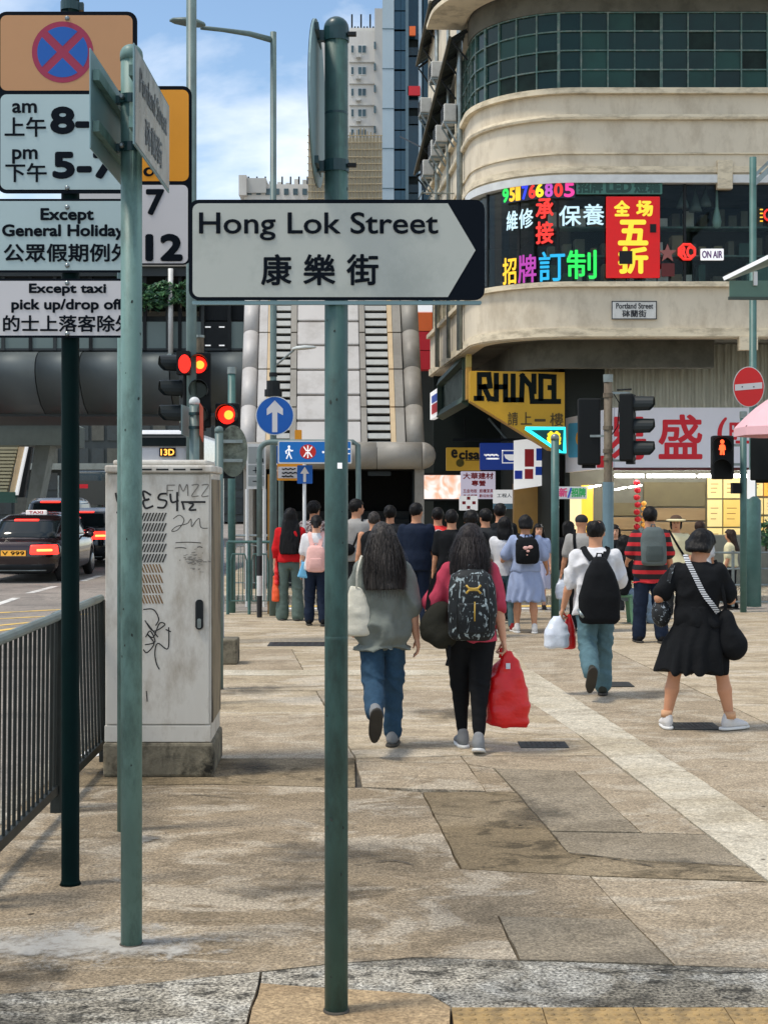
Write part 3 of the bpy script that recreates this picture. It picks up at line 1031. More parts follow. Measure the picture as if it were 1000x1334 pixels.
for (s, x0, x1, m, bk) in (('9', 655, 662, e_green, None), ('5', 664, 670, e_org, None), ('1', 672, 677, e_org, None), ('7', 680, 687, e_blue, None), ('6', 689, 697, e_red, None), ('6', 698, 707, e_yel, None),
                           ('8', 710, 719, e_pur, None), ('0', 722, 732, e_red, None), ('5', 735, 747, e_pink, None)):
    k = (700 - x0) / 50
    curve_text(t, s, x0, 239 + max(0, k * 8), x1, 256 + max(0, k * 8), m, .9, k_navy)
t = thing('repair_sign', 'white glowing repair and maintenance characters in the shop window', 'sign', P(720, 300, FY))
for (s, x0, y0, x1, y1) in (('維', 660, 275, 674, 300), ('修', 676, 272, 694, 297), ('保', 728, 268, 756, 294), ('養', 759, 266, 786, 293)):
    curve_text(t, s, x0, y0, x1, y1, e_white, .4)
t = thing('undertake_sign', 'two stacked red glowing characters in the shop window', 'sign', P(709, 318, FY))
curve_text(t, '承', 698, 259, 720, 284, e_red, .8); curve_text(t, '接', 698, 289, 720, 317, e_red, .8)
t = thing('custom_sign', 'large yellow, violet, blue and green neon characters low in the shop window', 'sign', P(715, 370, FY))
for (s, x0, y0, x1, y1, m) in (('招', 655, 336, 672, 370, e_org), ('牌', 675, 332, 698, 368, e_mag), ('訂', 702, 328, 735, 366, e_cyan), ('制', 738, 326, 776, 363, e_green)):
    curve_text(t, s, x0, y0, x1, y1, m, .55)
k_teal = M('sign_teal_board', srgb(70, 120, 108), var=.08, rough=.5)
k_teal2 = M('sign_teal_letters', srgb(30, 70, 62), var=0, rough=.5)
def board(name, x0, y0, x1, y1, Y, mat, label, items=(), cat='sign', depth=.03, r=1.0, border=None):
    t = thing(name, label, cat, P((x0 + x1) / 2, y1, Y))
    bevel(B().prism(px_rrect(x0, y0, x1, y1, r, Y), (0, Y, 0), UX, VZ, depth).part('board', mat, t), .003, 1)
    if border is not None:
        w, bm = border
        bb = B()
        for (a, b_, c, d) in ((x0, y0, x1, y0 + w), (x0, y1 - w, x1, y1), (x0, y0 + w, x0 + w, y1 - w), (x1 - w, y0 + w, x1, y1 - w)):
            bb.prism(px_poly([(a, d), (c, d), (c, b_), (a, b_)], Y), (0, Y - .002, 0), UX, VZ, .0018)
        bb.part('border', bm, t)
    for (s, a, b_, c, d, m, bo) in items:
        px_text(s, a, b_, c, d, Y, bo, lift=.004).part('lettering', m, t)
    return t
board('light_box', 750, 234, 862, 253, WY, k_teal, 'faded teal sign board at the top of the shop window',
      [('招牌', 753, 236, 784, 251, k_teal2, .8), ('LED', 790, 237, 821, 250, k_teal2, 1.2), ('燈箱', 826, 236, 859, 251, k_teal2, .8)])
k_red = M('banner_red', srgb(214, 14, 16), var=.06, rough=.5, emit=srgb(214, 14, 16), estr=.1)
k_yellow = emis('banner_yellow', srgb(255, 230, 60), .35)
t = board('sale_banner', 789, 256, 859, 362, WY, k_red, 'tall red half-price banner with yellow characters', [
    ('全', 800, 262, 819, 281, k_yellow, 1.0), ('场', 829, 262, 849, 281, k_yellow, 1.0), ('五', 806, 288, 842, 318, k_yellow, 1.8), ('折', 806, 323, 842, 355, k_yellow, 1.8)])
bb = B(); bb.prism(px_poly([(806, 344), (823, 344), (823, 327), (806, 327)], WY), (0, WY - .012, 0), UX, VZ, .008); bb.prism(px_poly([(846, 303), (854, 303), (854, 292), (846, 292)], WY), (0, WY - .012, 0), UX, VZ, .008)
bb.part('torn_patch', mt_darkmetal, t)
board('on_air_sign', 912, 324, 942, 339, WY, M('onair_white', (.75, .75, .75), var=.03, emit=(.8, .8, .8), estr=.35), 'small white ON AIR sign low in the shop window',
      [('ON AIR', 914, 327, 940, 336, M('onair_purple', srgb(90, 30, 110), var=0), .3)])
t = thing('round_neon', 'round red neon emblem beside the ON AIR sign', 'neon sign', P(894, 338, WY))
bb = B(); c0 = P(894, 328, WY)
bb.tube([(c0.x + .15 * math.cos(a * math.pi / 4 + .39), WY, c0.z + .14 * math.sin(a * math.pi / 4 + .39)) for a in range(9)], .025, 8).part('ring', e_red, t)
px_text('R', 886, 321, 893, 335, WY, 1).part('letter', e_red, t); px_text('C', 894, 321, 902, 335, WY, 1).part('letter', e_red, t)
t = thing('star_sign', 'dim pink star above a dark red panel in the shop window', 'sign', P(869, 357, WY))
c0 = P(869, 330, WY)
B().prism([((.17 if i % 2 == 0 else .07) * math.cos(math.pi / 2 + i * math.pi / 5), (.17 if i % 2 == 0 else .07) * math.sin(math.pi / 2 + i * math.pi / 5)) for i in range(10)], c0, UX, VZ, .03).part('star', M('star_pink', srgb(150, 90, 84), var=.1), t)
B().prism(px_rrect(861, 343, 878, 360, 1, WY), (0, WY, 0), UX, VZ, .03).part('panel', M('dark_red_panel', srgb(90, 26, 26), var=.1), t)
t = thing('marquee_neon', 'red ring sign with small bulbs at the far right of the shop window', 'neon sign', P(1000, 290, WY))
bb = B(); c0 = P(1002, 280, WY)
bb.tube([(c0.x + .1 * math.cos(a * math.pi / 6), WY, c0.z + .1 * math.sin(a * math.pi / 6)) for a in range(13)], .02, 8).part('ring', e_red, t)
for i in range(4):
    q = P(991, 273 + i * 5, WY)
    B().cbox(q, (.05, .02, .02)).part('bulb', e_org, t)
# hanging lamps inside the window
for i, (x, y0, y1, lab) in enumerate(((889, 248, 272, 'leftmost hanging glass lamp inside the shop window'), (905, 246, 276, 'middle hanging glass lamp inside the shop window'), (918, 247, 270, 'third hanging lamp inside the shop window, beside the slim vase'))):
    Yl = FY + .5
    t = thing('pendant_lamp', lab, 'lamp', P(x, y1, Yl), 'lamps in the shop window')
    a, c = P(x, 236, Yl), P(x, y0, Yl)
    B().tube([tuple(a), tuple(c)], .006, 6).part('cord', mt_darkmetal, t)
    k = Yl / F
    B().lathe(P(x, y1, Yl), [(9 * k, 0), (7.5 * k, 6 * k), (3 * k, (y1 - y0) * k * .7), (1.5 * k, (y1 - y0) * k)], 14).part('lamp_shade', M('smoked_lamp_glass', srgb(84, 92, 88), rough=.2, var=.2), t, smooth=True)
t = thing('tall_vase', 'slim pale teardrop vase inside the shop window', 'vase', P(933, 298, FY + .4))
k = (FY + .4) / F
B().lathe(P(933, 298, FY + .4), [(1 * k, 0), (5 * k, 3 * k), (6 * k, 9 * k), (4.5 * k, 17 * k), (2 * k, 28 * k), (1.3 * k, 54 * k)], 14).part('vase_body', M('celadon', srgb(140, 165, 155), rough=.3, var=.05), t, smooth=True)

rs_ = random.Random(5)
st = thing('stock_shelf', 'dim shelves of lamp parts and boxes behind the shop window glass', 'shelf', (5, FY + .9, 5.5))
for r in range(3):
    z = 5.62 + r * .52
    B().box(2.9, 8.6, FY + .8, FY + 1.15, z - .03, z).part('shelf_board', mt_greenframe, st)
    for i in range(22):
        x, w = 2.95 + i * .25 + rs_.uniform(0, .06), rs_.uniform(.08, .2)
        B().box(x, x + w, FY + .82, FY + 1.1, z + .001, z + rs_.uniform(.12, .4)).part('stock_box', rs_.choice((mt_pane2, mt_acw, mt_soffit, mt_goldbox)), st)
# street name plate on the spandrel
t = board('street_name_plate', 796, 392, 855, 416, FY - .04, M('plate_white', (.6, .6, .57), var=.1, vscale=5, rough=.4, dirt=(.2, .17, .12), dirt_amt=.4), 'small white Portland Street name plate fixed to the cream wall',
          [('Portland Street', 802, 395, 850, 402, M('plate_black', (.02, .02, .025), var=0), .2), ('砵蘭街', 810, 404, 841, 413, MATS['plate_black'], .25)], border=(1.2, MATS['plate_black']))
B().cbox(P(878, 453, FY + 1.2), (.18, .12, .26)).part('vent_box', mt_darkmetal, bld)

# ---------------------------------------------------------------- ground floor
GFY = 27.2                                   # shop front depth
def gx(px, Y=GFY): return (px - CX) * Y / F
gz = lambda py, Y=GFY: CAMZ + (CY - py) * Y / F
# corrugated shutter wall above the shop sign
n = 64
x0, x1 = gx(787, 26.6), gx(1090, 26.6)
vs, fs = [], []
for i in range(n * 2 + 1):
    x = x0 + (x1 - x0) * i / (2 * n)
    y = 26.6 - (.035 if (i // 2) % 2 else 0)
    if i % 2: pass
    vs += [(x, y, gz(545, 26.6)), (x, y, 4.62)]
for i in range(n * 2):
    fs.append((2 * i, 2 * i + 2, 2 * i + 3, 2 * i + 1))
mesh_obj('corrugated_cladding', vs, fs, mt_zinc, bld)
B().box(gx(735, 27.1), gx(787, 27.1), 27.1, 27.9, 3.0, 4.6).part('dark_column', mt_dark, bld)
# curved deep beam under the overhang
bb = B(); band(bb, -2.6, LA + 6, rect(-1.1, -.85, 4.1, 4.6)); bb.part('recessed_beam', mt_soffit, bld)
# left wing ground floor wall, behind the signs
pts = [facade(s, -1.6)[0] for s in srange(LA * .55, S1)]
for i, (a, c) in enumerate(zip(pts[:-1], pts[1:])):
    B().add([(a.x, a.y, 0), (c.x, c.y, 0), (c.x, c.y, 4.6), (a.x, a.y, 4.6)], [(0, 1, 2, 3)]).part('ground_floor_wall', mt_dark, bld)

# the lit shop on the right
mt_boardw = M('shop_board_tan', srgb(150, 124, 88), rough=.6, var=.12, vscale=3, stretch=(.3, 1, 3))
mt_boardg = M('shop_board_grey', srgb(150, 150, 138), rough=.6, var=.1)
mt_boardd = M('shop_board_olive', srgb(108, 98, 70), rough=.6, var=.1)
mt_floor = M('shop_floor', (.25, .23, .2), rough=.3, var=.1)
shop = thing('corner_shop', 'open lit shop front with tan wall boards and yellow menu panels', 'shop', (gx(900), GFY, 0))
SB = GFY + 2.2
B().box(gx(740), gx(1100), SB, SB + .1, 0, 3.4).part('back_wall', M('shop_back', srgb(110, 108, 96), var=.1), shop)
B().box(gx(740), gx(1100), GFY, SB, 2.9, 3.0).part('shop_ceiling', M('shop_ceiling', (.35, .35, .33), var=.05), shop)
B().box(gx(733), gx(740), GFY - .2, SB, 0, 3.4).part('side_wall', mt_dark, shop)
SW = SB - .06
for i, (a, c, m) in enumerate(((628, 660, mt_boardd), (662, 678, mt_boardw), (680, 698, mt_boardw), (700, 720, mt_boardg), (722, 738, mt_boardd), (740, 760, mt_boardw), (762, 790, mt_boardg))):
    bevel(B().prism(px_poly([(838, c), (918, c), (918, a), (838, a)], SW), (0, SW, 0), UX, VZ, .04).part('wall_board', m, shop), .006, 1)
for i, (a, c, m) in enumerate(((655, 672, mt_boardd), (674, 690, mt_boardw), (692, 706, mt_boardw), (708, 722, mt_boardd), (724, 760, mt_boardw))):
    bevel(B().prism(px_poly([(795, c), (834, c), (834, a), (795, a)], SW), (0, SW, 0), UX, VZ, .04).part('wall_board', m, shop), .006, 1)
mn1 = emis('menu_glow', srgb(250, 222, 150), .32); mn2 = emis('menu_glow_deep', srgb(245, 205, 110), .3)
k_txt = M('menu_print', srgb(150, 90, 40), var=0)
for (a, b_, c, d, m) in ((921, 622, 940, 649, mn1), (942, 622, 964, 649, mn1), (921, 651, 940, 686, mn1), (942, 651, 964, 686, mn2), (921, 688, 940, 712, mn1), (942, 688, 964, 712, mn1),
                         (980, 624, 993, 646, mn1), (995, 624, 1010, 646, emis('menu_orange', srgb(245, 150, 60), .8)), (980, 649, 993, 670, mn1), (995, 649, 1010, 670, mn1), (980, 673, 993, 700, mn2), (995, 673, 1010, 700, mn1)):
    Yp = SW - .05
    pn = B().prism(px_poly([(a, d), (c, d), (c, b_), (a, b_)], Yp), (0, Yp, 0), UX, VZ, .04).part('menu_panel', m, shop)
    bb = B()
    for r in range(3):
        yy = b_ + (d - b_) * (.3 + r * .2)
        bb.prism(px_poly([(a + 4, yy + .9), (c - 5 - r * 1.5, yy + .9), (c - 5 - r * 1.5, yy), (a + 4, yy)], Yp), (0, Yp - .003, 0), UX, VZ, .002)
    bb.part('menu_print', k_txt, pn)
# counter and dark low front
B().box(gx(915), gx(1100), GFY + .5, GFY + .9, 0, 1.0).part('counter', M('counter_steel', srgb(110, 112, 106), rough=.35, metal=.4, var=.1), shop)
# fluorescent tubes under the sign
tube_m = emis('fluorescent_tube', (1, 1, .96), 22)
for (a, c) in ((800, 838), (842, 905), (909, 968), (972, 1030)):
    Yt = GFY - .35
    B().tube([tuple(P(a, 620, Yt)), tuple(P(c, 620, Yt))], .03, 8).part('fluorescent_tube', tube_m, shop)
for (a, c, y) in ((766, 782, 632), (800, 815, 635), (818, 835, 632)):
    Yt = GFY + .9
    B().tube([tuple(P(a, y + 3, Yt)), tuple(P(c, y, Yt))], .015, 8).part('ceiling_and_fill_tube', tube_m, shop)
for i in range(3):
    B().tube([(gx(800 + i * 80), GFY + 1.2, 2.8), (gx(860 + i * 80), GFY + 1.2, 2.8)], .04, 8).part('ceiling_and_fill_tube', tube_m, shop)  # added out of sight behind the sign to light the boards

# big white sign with red characters
mt_signw = M('sign_white_sheet', srgb(222, 220, 226), rough=.45, var=.04, vscale=1)
mt_red = M('sign_red_letters', srgb(205, 24, 40), rough=.5, var=.06)
SY = 26.0
t = thing('shop_sign', 'wide white shop sign with large red characters over the lit shop', 'sign', P(890, 610, SY))
B().prism(px_poly([(800, 609), (1100, 609), (1100, 531), (800, 531)], SY), (0, SY, 0), UX, VZ, .18).part('sign_face', mt_signw, t)
B().prism(px_poly([(800, 612.5), (1100, 612.5), (1100, 609.3), (800, 609.3)], SY), (0, SY - .005, 0), UX, VZ, .19).part('bottom_rail', M('maroon_rail', srgb(80, 24, 26), var=.1), t)
a, c = P(799, 609, SY), P(799, 531, SY)
e0, e1 = P(736, 617, SY + .9), P(736, 545, SY + .9)
u = (Vector((a.x, a.y, 0)) - Vector((e0.x, e0.y, 0))); wd = u.length; u.normalize()
B().prism([(0, e0.z + .02), (wd - .01, a.z), (wd - .01, c.z), (0, e1.z - .0)], (e0.x, e0.y, 0), u, VZ, .12).part('side_face', mt_signw, t)
bb = B(); add_text(bb, '盛', 0, 0, 1, 1, P(858, 597, SY), UX * (55 * SY / F), VZ * (56 * SY / F), .022, .004); bb.part('character', mt_red, t)
bb = B(); add_text(bb, '易', 0, 0, 1, 1, P(792, 598, SY), UX * (48 * SY / F), VZ * (54 * SY / F), .022, .004); bb.part('character', mt_red, t)
bb = B(); add_text(bb, '(', 0, 0, 1, 1, P(934, 585, SY), UX * (12 * SY / F), VZ * (40 * SY / F), .03, .004); bb.part('character', mt_red, t)
bb = B(); add_text(bb, '旺', 0, 0, 1, 1, P(950, 577, SY), UX * (26 * SY / F), VZ * (26 * SY / F), .03, .004); bb.part('character', mt_red, t)
o2 = Vector((e0.x, e0.y, 0))
bb = B(); bb.prism(rrect(wd * .1, e0.z + .55, wd * .52, e0.z + .85, .03), o2, u, VZ, .0); bb2 = B()
B().prism(rrect(wd * .06, e0.z + .30, wd * .55, e0.z + .95, .05), o2 - u.cross(VZ) * -.004, u, VZ, .003).part('blue_panel', M('sign_sky_blue', srgb(90, 180, 225), var=.1), t)
B().prism([(wd * .34 + .14 * math.cos(k * math.pi / 6), e0.z + .66 + .17 * math.sin(k * math.pi / 6)) for k in range(12)], o2 - u.cross(VZ) * -.008, u, VZ, .003).part('yellow_disc', M('sign_amber', srgb(250, 180, 60), var=.05), t)
B().prism(rrect(wd * .66, e0.z + .1, wd * .98, e0.z + .32, .01), o2 - u.cross(VZ) * -.006, u, VZ, .003).part('red_strip', mt_red, t)

# hanging string of red charms
t = thing('hanging_charm', 'tall string of red and gold charms hanging at the shop entrance', 'decoration', P(829, 760, GFY - .3))
for i in range(15):
    q = P(829 + (i % 2) * 1.0, 626 + i * 9.5, GFY - .3)
    B().lathe((q.x, q.y, q.z - .1), [(.02, 0), (.06, .03), (.06, .08), (.02, .11)], 8).part('red_charm', mt_red, t)
for i in range(5):
    q = P(838, 652 + i * 7, GFY - .3)
    B().lathe((q.x, q.y, q.z - .1), [(.02, 0), (.05, .03), (.05, .06), (.02, .09)], 8).part('gold_charm', M('charm_gold', srgb(235, 170, 70), var=.1, emit=srgb(235, 170, 70), estr=.15), t)

# gold-panelled side shop and its goods
mt_goldw = M('gold_panel', srgb(158, 122, 62), rough=.4, var=.15, vscale=2)
mt_creamlit = emis('lit_cream_panel', srgb(250, 226, 180), .55)
t = thing('panelled_shop', 'narrow shop front with golden brown panels and lit goods shelves', 'shop', P(720, 772, 28.6))
B().prism(px_poly([(669, 772), (700, 772), (700, 630), (669, 630)], 28.4), (0, 28.4, 0), UX, VZ, .3).part('golden_panel', mt_goldw, t)
B().prism(px_poly([(702, 772), (714, 772), (714, 630), (702, 630)], 28.3), (0, 28.3, 0), UX, VZ, .3).part('golden_panel', M('gold_panel_dark', srgb(112, 84, 42), rough=.4, var=.15), t)
B().prism(px_poly([(736, 772), (757, 772), (757, 640), (736, 640)], 28.6), (0, 28.6, 0), UX, VZ, .2).part('cream_panel', mt_creamlit, t)
B().prism(px_poly([(758, 700), (772, 700), (772, 632), (758, 632)], 28.2), (0, 28.2, 0), UX, VZ, .15).part('yellow_column', emis('lit_yellow_column', srgb(245, 190, 60), .7), t)
for i in range(13):
    q = P(727 + 4 * math.sin(i * 2.1), 650 + i * 9, 28.1)
    B().cbox(q, (.12, .1, .09)).part('packet', (emis('goods_lit', srgb(225, 225, 170), .4), M('goods_dark', srgb(60, 66, 60), var=.3), M('goods_yellow', srgb(200, 190, 60), var=.2))[i % 3], t)
for i in range(6):
    q = P(727, 664 + i * 20, 28.15)
    B().cbox(q, (.26, .16, .02)).part('shelf', mt_whiteframe, t)
B().cbox(P(722, 755, 27.8), (.32, .3, .5)).part('red_bin', mt_red, t)

# yellow corner sign beneath the overhang
RY = 26.3
mt_ry = M('sign_yellow', srgb(196, 150, 30), rough=.5, var=.1, vscale=1.2)
mt_blk = M('sign_black_letters', (.004, .008, .008), rough=.6, var=0, spec=.1)
t = thing('corner_sign', 'large yellow RHINO sign with black letters under the rounded corner', 'sign', P(670, 590, RY))
B().prism(px_poly([(612, 522), (716, 586), (735, 590), (735, 485), (612, 483)], RY), (0, RY, 0), UX, VZ, .5).part('sign_box', mt_ry, t)
def px_strokes(strokes, Y, w, lift=.006, b=None):
    b = b or B()
    k = Y / F
    for st in strokes:
        for i, (p, q) in enumerate(zip(st[:-1], st[1:])):
            a, c = P(p[0], p[1], Y - lift), P(q[0], q[1], Y - lift)
            d = (c - a)
            if d.length < 1e-6: continue
            d.normalize()
            b.bar(a - d * w * k * .5, c + d * w * k * .5, .008 + .0008 * i, w * k, up=Vector((0, 1, 0)).cross(d))
    return b
def bstroke(strokes, Y, w, mat, parent, name='letter', lift=.006):
    """flat letter made of straight strokes, w pixels wide"""
    k = Y / F
    bb = B()
    for st in strokes:
        for i, (p, q) in enumerate(zip(st[:-1], st[1:])):
            a, c = Vector((p[0], -p[1])), Vector((q[0], -q[1]))
            d = (c - a)
            if d.length < 1e-6: continue
            d.normalize()
            nn = Vector((-d.y, d.x)) * w / 2
            a2, c2 = a - d * w / 2, c + d * w / 2
            quad = [a2 - nn, c2 - nn, c2 + nn, a2 + nn]
            pts = px_poly([(v.x, -v.y) for v in quad], Y)
            bb.prism(pts, (0, Y - lift - .0006 * (i % 3), 0), UX, VZ, .003)
    return bb.part(name, mat, parent)
bstroke([[(624, 519), (624, 488), (636, 488), (638, 503), (626, 504)], [(630, 504), (637, 519), (643, 520)], [(620, 519), (627, 519)]], RY, 6.6, mt_blk, t)
bstroke([[(646, 489), (646, 520)], [(646, 504), (657, 504)], [(658, 490), (658, 521)]], RY, 6.6, mt_blk, t)
bstroke([[(668, 490), (668, 521)], [(660, 521), (678, 521)]], RY, 6.6, mt_blk, t)
bstroke([[(679, 521), (680, 490), (691, 503), (693, 522)], [(695, 490), (695, 510)]], RY, 6.6, mt_blk, t)
bstroke([[(704, 519), (704, 490), (721, 491), (721, 519)], [(693, 523), (727, 523)], [(716, 505), (718, 505)]], RY, 6.6, mt_blk, t)
k_ol = M('sign_olive_letters', srgb(76, 58, 14), var=0)
for s, a, b_, c, d in (('請', 661, 537, 674, 554), ('上', 678, 537, 692, 553), ('一', 696, 546, 710, 549), ('樓', 716, 538, 733, 555)):
    px_text(s, a, b_, c, d, RY, .2, lift=.006).part('character', k_ol, t)
# neon wedge below it
t = thing('neon_wedge', 'triangular sign outlined in cyan neon with a yellow glowing character', 'neon sign', P(715, 600, RY - .6))
Yn = RY - .6
B().prism(px_poly([(683, 558), (733, 592), (736, 592), (736, 556)], Yn), (0, Yn, 0), UX, VZ, .12).part('wedge_board', M('wedge_teal', srgb(10, 70, 66), var=.1), t)
bb = B(); bb.tube([tuple(P(x, y, Yn - .02)) for x, y in ((684, 558), (735, 558), (735, 590), (728, 588), (684, 558))], .03, 8).part('neon_outline', emis('neon_cyan', srgb(40, 215, 225), 1.1), t)
px_text('美', 713, 563, 729, 578, Yn, 1.6).part('character', e_yel, t)
# ================================================================== SIGNS ALONG THE LEFT WING
def projecting_box(name, x0, x1, z0, z1, Y, depth, mat, label, cat='sign'):
    t = thing(name, label, cat, ((x0 + x1) / 2, Y, z0))
    return t
k_gold = M('sign_mustard', srgb(200, 158, 50), rough=.5, var=.1, emit=srgb(200, 158, 50), estr=.12)  # unlit sign face; slight emission added to brighten it
k_ink = M('sign_ink', (.02, .022, .02), var=0)
k_navyb = M('sign_royal_blue', srgb(20, 60, 156), rough=.4, var=.06, emit=srgb(20, 60, 156), estr=.15)  # blue of an unlit sign, made to glow faintly
k_wht = M('sign_white_boosted', (.75, .75, .75), rough=.5, var=.03, emit=(.8, .8, .8), estr=.3)  # no lamp: emission added so white parts stay bright under the overhang
k_rd = M('sign_print_red', srgb(200, 50, 60), var=0)
t = board('mustard_sign', 581, 583, 626, 613, 31.0, k_gold, 'mustard hanging sign reading cisa behind the blue sign', [('cisa', 598, 587, 624, 598, k_ink, .8)], depth=.15)
c0 = P(599, 603, 31 - .004)
B().lathe((c0.x, c0.y, c0.z), [(.09, 0), (.09, .004)], 16, 'y').part('round_emblem', M('emblem_olive', srgb(120, 110, 40), var=.4, vscale=8), t)
B().prism(px_poly([(606, 600), (624, 600), (624, 599), (606, 599)], 31), (0, 31 - .003, 0), UX, VZ, .002).part('underline', k_ink, t)
px_text('e', 588, 586, 595, 596, 31, .8, lift=.004).part('lettering', k_ink, t)
t = board('blue_bag_sign', 625, 577, 682, 612, 29.5, k_navyb, 'royal blue hanging sign with a white boxed bowl emblem', depth=.18)
bstroke([[(631 + i * 2.6, 592.5), (632.6 + i * 2.6, 593.5 - (i % 2))] for i in range(7)] + [[(634 + i * 2.6, 597.5), (635.8 + i * 2.6, 597.5)] for i in range(6)], 29.5, 2.0, k_wht, t, 'white_print')
bstroke([[(654, 587), (677, 587), (677, 603), (654, 603), (654, 587)]], 29.5, 1.3, k_wht, t, 'emblem_box')
B().prism(px_poly([(656, 592), (675, 592), (673, 597), (668, 600), (663, 600), (658, 597)][::-1], 29.5), (0, 29.5 - .006, 0), UX, VZ, .003).part('emblem_bowl', k_wht, t)
# steel arm carrying the two signs
t = thing('sign_gantry', 'dark steel arm and struts holding the hanging signs off the wall', 'bracket', P(640, 575, 30))
B().bar(P(590, 573, 30.2), P(735, 573, 29.0), .05, .06).part('arm', mt_darkmetal, t)
B().bar(P(636, 545, 30.0), P(662, 575, 29.8), .04, .04).part('strut', mt_galv, t)
B().bar(P(605, 545, 31.0), P(606, 583, 31.0), .03, .03).part('hanger', mt_darkmetal, t)
board('red_text_sign', 600, 614, 645, 650, 30.6, M('sign_lilac', srgb(205, 198, 215), var=.05, emit=srgb(205, 198, 215), estr=.3), 'pale lilac hanging sign with rows of red characters',  # emission added to whiten a face shaded by the overhang
      [('大華建材', 603, 616, 642, 624, k_rd, .3), ('專營', 614, 626, 632, 633, k_rd, .3), ('五金地板', 603, 637, 621, 642, k_rd, .1), ('廚櫃潔具', 624, 637, 642, 642, k_rd, .1), ('各式瓷磚', 603, 644, 621, 648, k_rd, .1), ('歡迎批發', 624, 644, 642, 648, k_rd, .1)], depth=.12)
t = board('cross_sign', 598, 646, 622, 665, 29.9, k_wht, 'small white sign with a cross of red squares', depth=.1)
for (x, y) in ((610, 649), (610, 661), (604, 655), (617, 655)):
    B().prism(px_poly([(x - 2.2, y + 2), (x + 2.2, y + 2), (x + 2.2, y - 2), (x - 2.2, y - 2)], 29.9), (0, 29.9 - .004, 0), UX, VZ, .003).part('red_square', k_rd, t)
t = board('white_notice', 642, 638, 671, 656, 29.7, k_wht, 'small white notice with a pale blue foot beside the lilac sign', [('工程人', 647, 643, 666, 648, M('sign_grey_ink', srgb(90, 100, 110), var=0), .1)], depth=.08)
B().prism(px_poly([(642, 663), (671, 663), (671, 656.3), (642, 656.3)], 29.7), (0, 29.7, 0), UX, VZ, .08).part('blue_foot', M('notice_blue', srgb(150, 200, 225), var=.05), t)
# sheet with red and blue squares
Yq = 28.0
t = thing('coloured_square_sign', 'white hanging sheet printed with red and blue squares', 'sign', P(690, 638, Yq))
B().prism(px_poly([(669, 638), (711, 632), (712, 584), (686, 572), (669, 574)], Yq), (0, Yq, 0), UX, VZ, .06).part('sheet', k_wht, t)
for (x0, y0, x1, y1, m) in ((683, 585, 695, 608, k_rd), (698, 584, 708, 600, k_navyb), (670, 613, 680, 624, M('sign_bright_blue', srgb(40, 70, 200), var=0)), (683, 611, 694, 624, k_rd), (697, 608, 708, 619, k_navyb)):
    B().prism(px_poly([(x0, y1), (x1, y1), (x1, y0), (x0, y0)], Yq), (0, Yq - .004, 0), UX, VZ, .003).part('coloured_square', m, t)
# glowing screen
t = thing('advert_screen', 'glowing peach and white advertising screen under the escalator beam', 'screen', P(575, 650, 33))
sm = M('screen_peach', (.5, .4, .36), var=0, emit=(1, .86, .8), estr=.55)
_n = sm.node_tree; _bs = _n.nodes['Principled BSDF']
_tc = _n.nodes.new('ShaderNodeTexCoord'); _nz = _n.nodes.new('ShaderNodeTexNoise'); _nz.inputs['Scale'].default_value = 2.2; _nz.inputs['Distortion'].default_value = 2.0
_rp = _n.nodes.new('ShaderNodeValToRGB'); _rp.color_ramp.elements[0].position = .38; _rp.color_ramp.elements[0].color = (.95, .45, .28, 1); _rp.color_ramp.elements[1].position = .56; _rp.color_ramp.elements[1].color = (1, .9, .86, 1)
_n.links.new(_tc.outputs['Object'], _nz.inputs['Vector']); _n.links.new(_nz.outputs['Fac'], _rp.inputs['Fac']); _n.links.new(_rp.outputs['Color'], _bs.inputs['Emission Color'])
B().prism(px_poly([(551, 650), (601, 650), (601, 619), (551, 619)], 33), (0, 33, 0), UX, VZ, .1).part('screen_face', sm, t)
B().prism(px_poly([(549, 653), (603, 653), (603, 650.2), (549, 650.2)], 33), (0, 32.98, 0), UX, VZ, .14).part('lower_frame', mt_darkmetal, t)
B().prism(px_poly([(549, 618.8), (603, 618.8), (603, 616), (549, 616)], 33), (0, 32.98, 0), UX, VZ, .14).part('upper_frame', mt_darkmetal, t)
# little banner near the green pole
t = board('cheap_sign_banner', 726, 634, 764, 650, 24.8, M('banner_white', (.72, .74, .74), var=.03), 'small white banner with pink, blue and green characters beside the green pole',
          [('新', 728, 636, 738, 647, M('print_pink', srgb(225, 80, 130), var=0), .5), ('招牌', 744, 636, 762, 647, M('print_green', srgb(60, 180, 100), var=0), .5), ('/', 739, 636, 744, 648, M('print_blue', srgb(50, 90, 200), var=0), .6)], depth=.04)
# green framed lightbox and vertical board on the left wing
Yg = 28.6
t = thing('green_frame_sign', 'box sign in a mossy green frame jutting from the left wing', 'sign', P(590, 530, Yg))
mt_moss = M('mossy_green_frame', srgb(64, 84, 70), rough=.6, var=.35, vscale=7)
a, c = P(574, 500, Yg + 2.2), P(607, 466, Yg); a2, c2 = P(574, 541, Yg + 2.2), P(607, 522, Yg)
for (p, q) in ((a, c), (a2, c2), (a, a2), (c, c2)):
    B().bar(p, q, .16, .16, up=(0, 1, .3)).part('frame_bar', mt_moss, t)
B().add([tuple(a), tuple(c), tuple(c2), tuple(a2)] + [tuple(v + Vector((.12, .02, 0))) for v in (a, c, c2, a2)], [(0, 3, 2, 1), (4, 5, 6, 7), (0, 1, 5, 4), (1, 2, 6, 5), (2, 3, 7, 6), (3, 0, 4, 7)]).part('dark_panel', M('sign_dark_glass', srgb(24, 38, 36), rough=.2, var=.2), t)
t = thing('small_lightbox', 'small white, red and blue light box at the far end of the green framed sign', 'sign', P(567, 548, Yg + 2.6))
q = [P(560, 512, Yg + 3.0), P(573, 503, Yg + 2.3), P(573, 540, Yg + 2.3), P(560, 547, Yg + 3.0)]
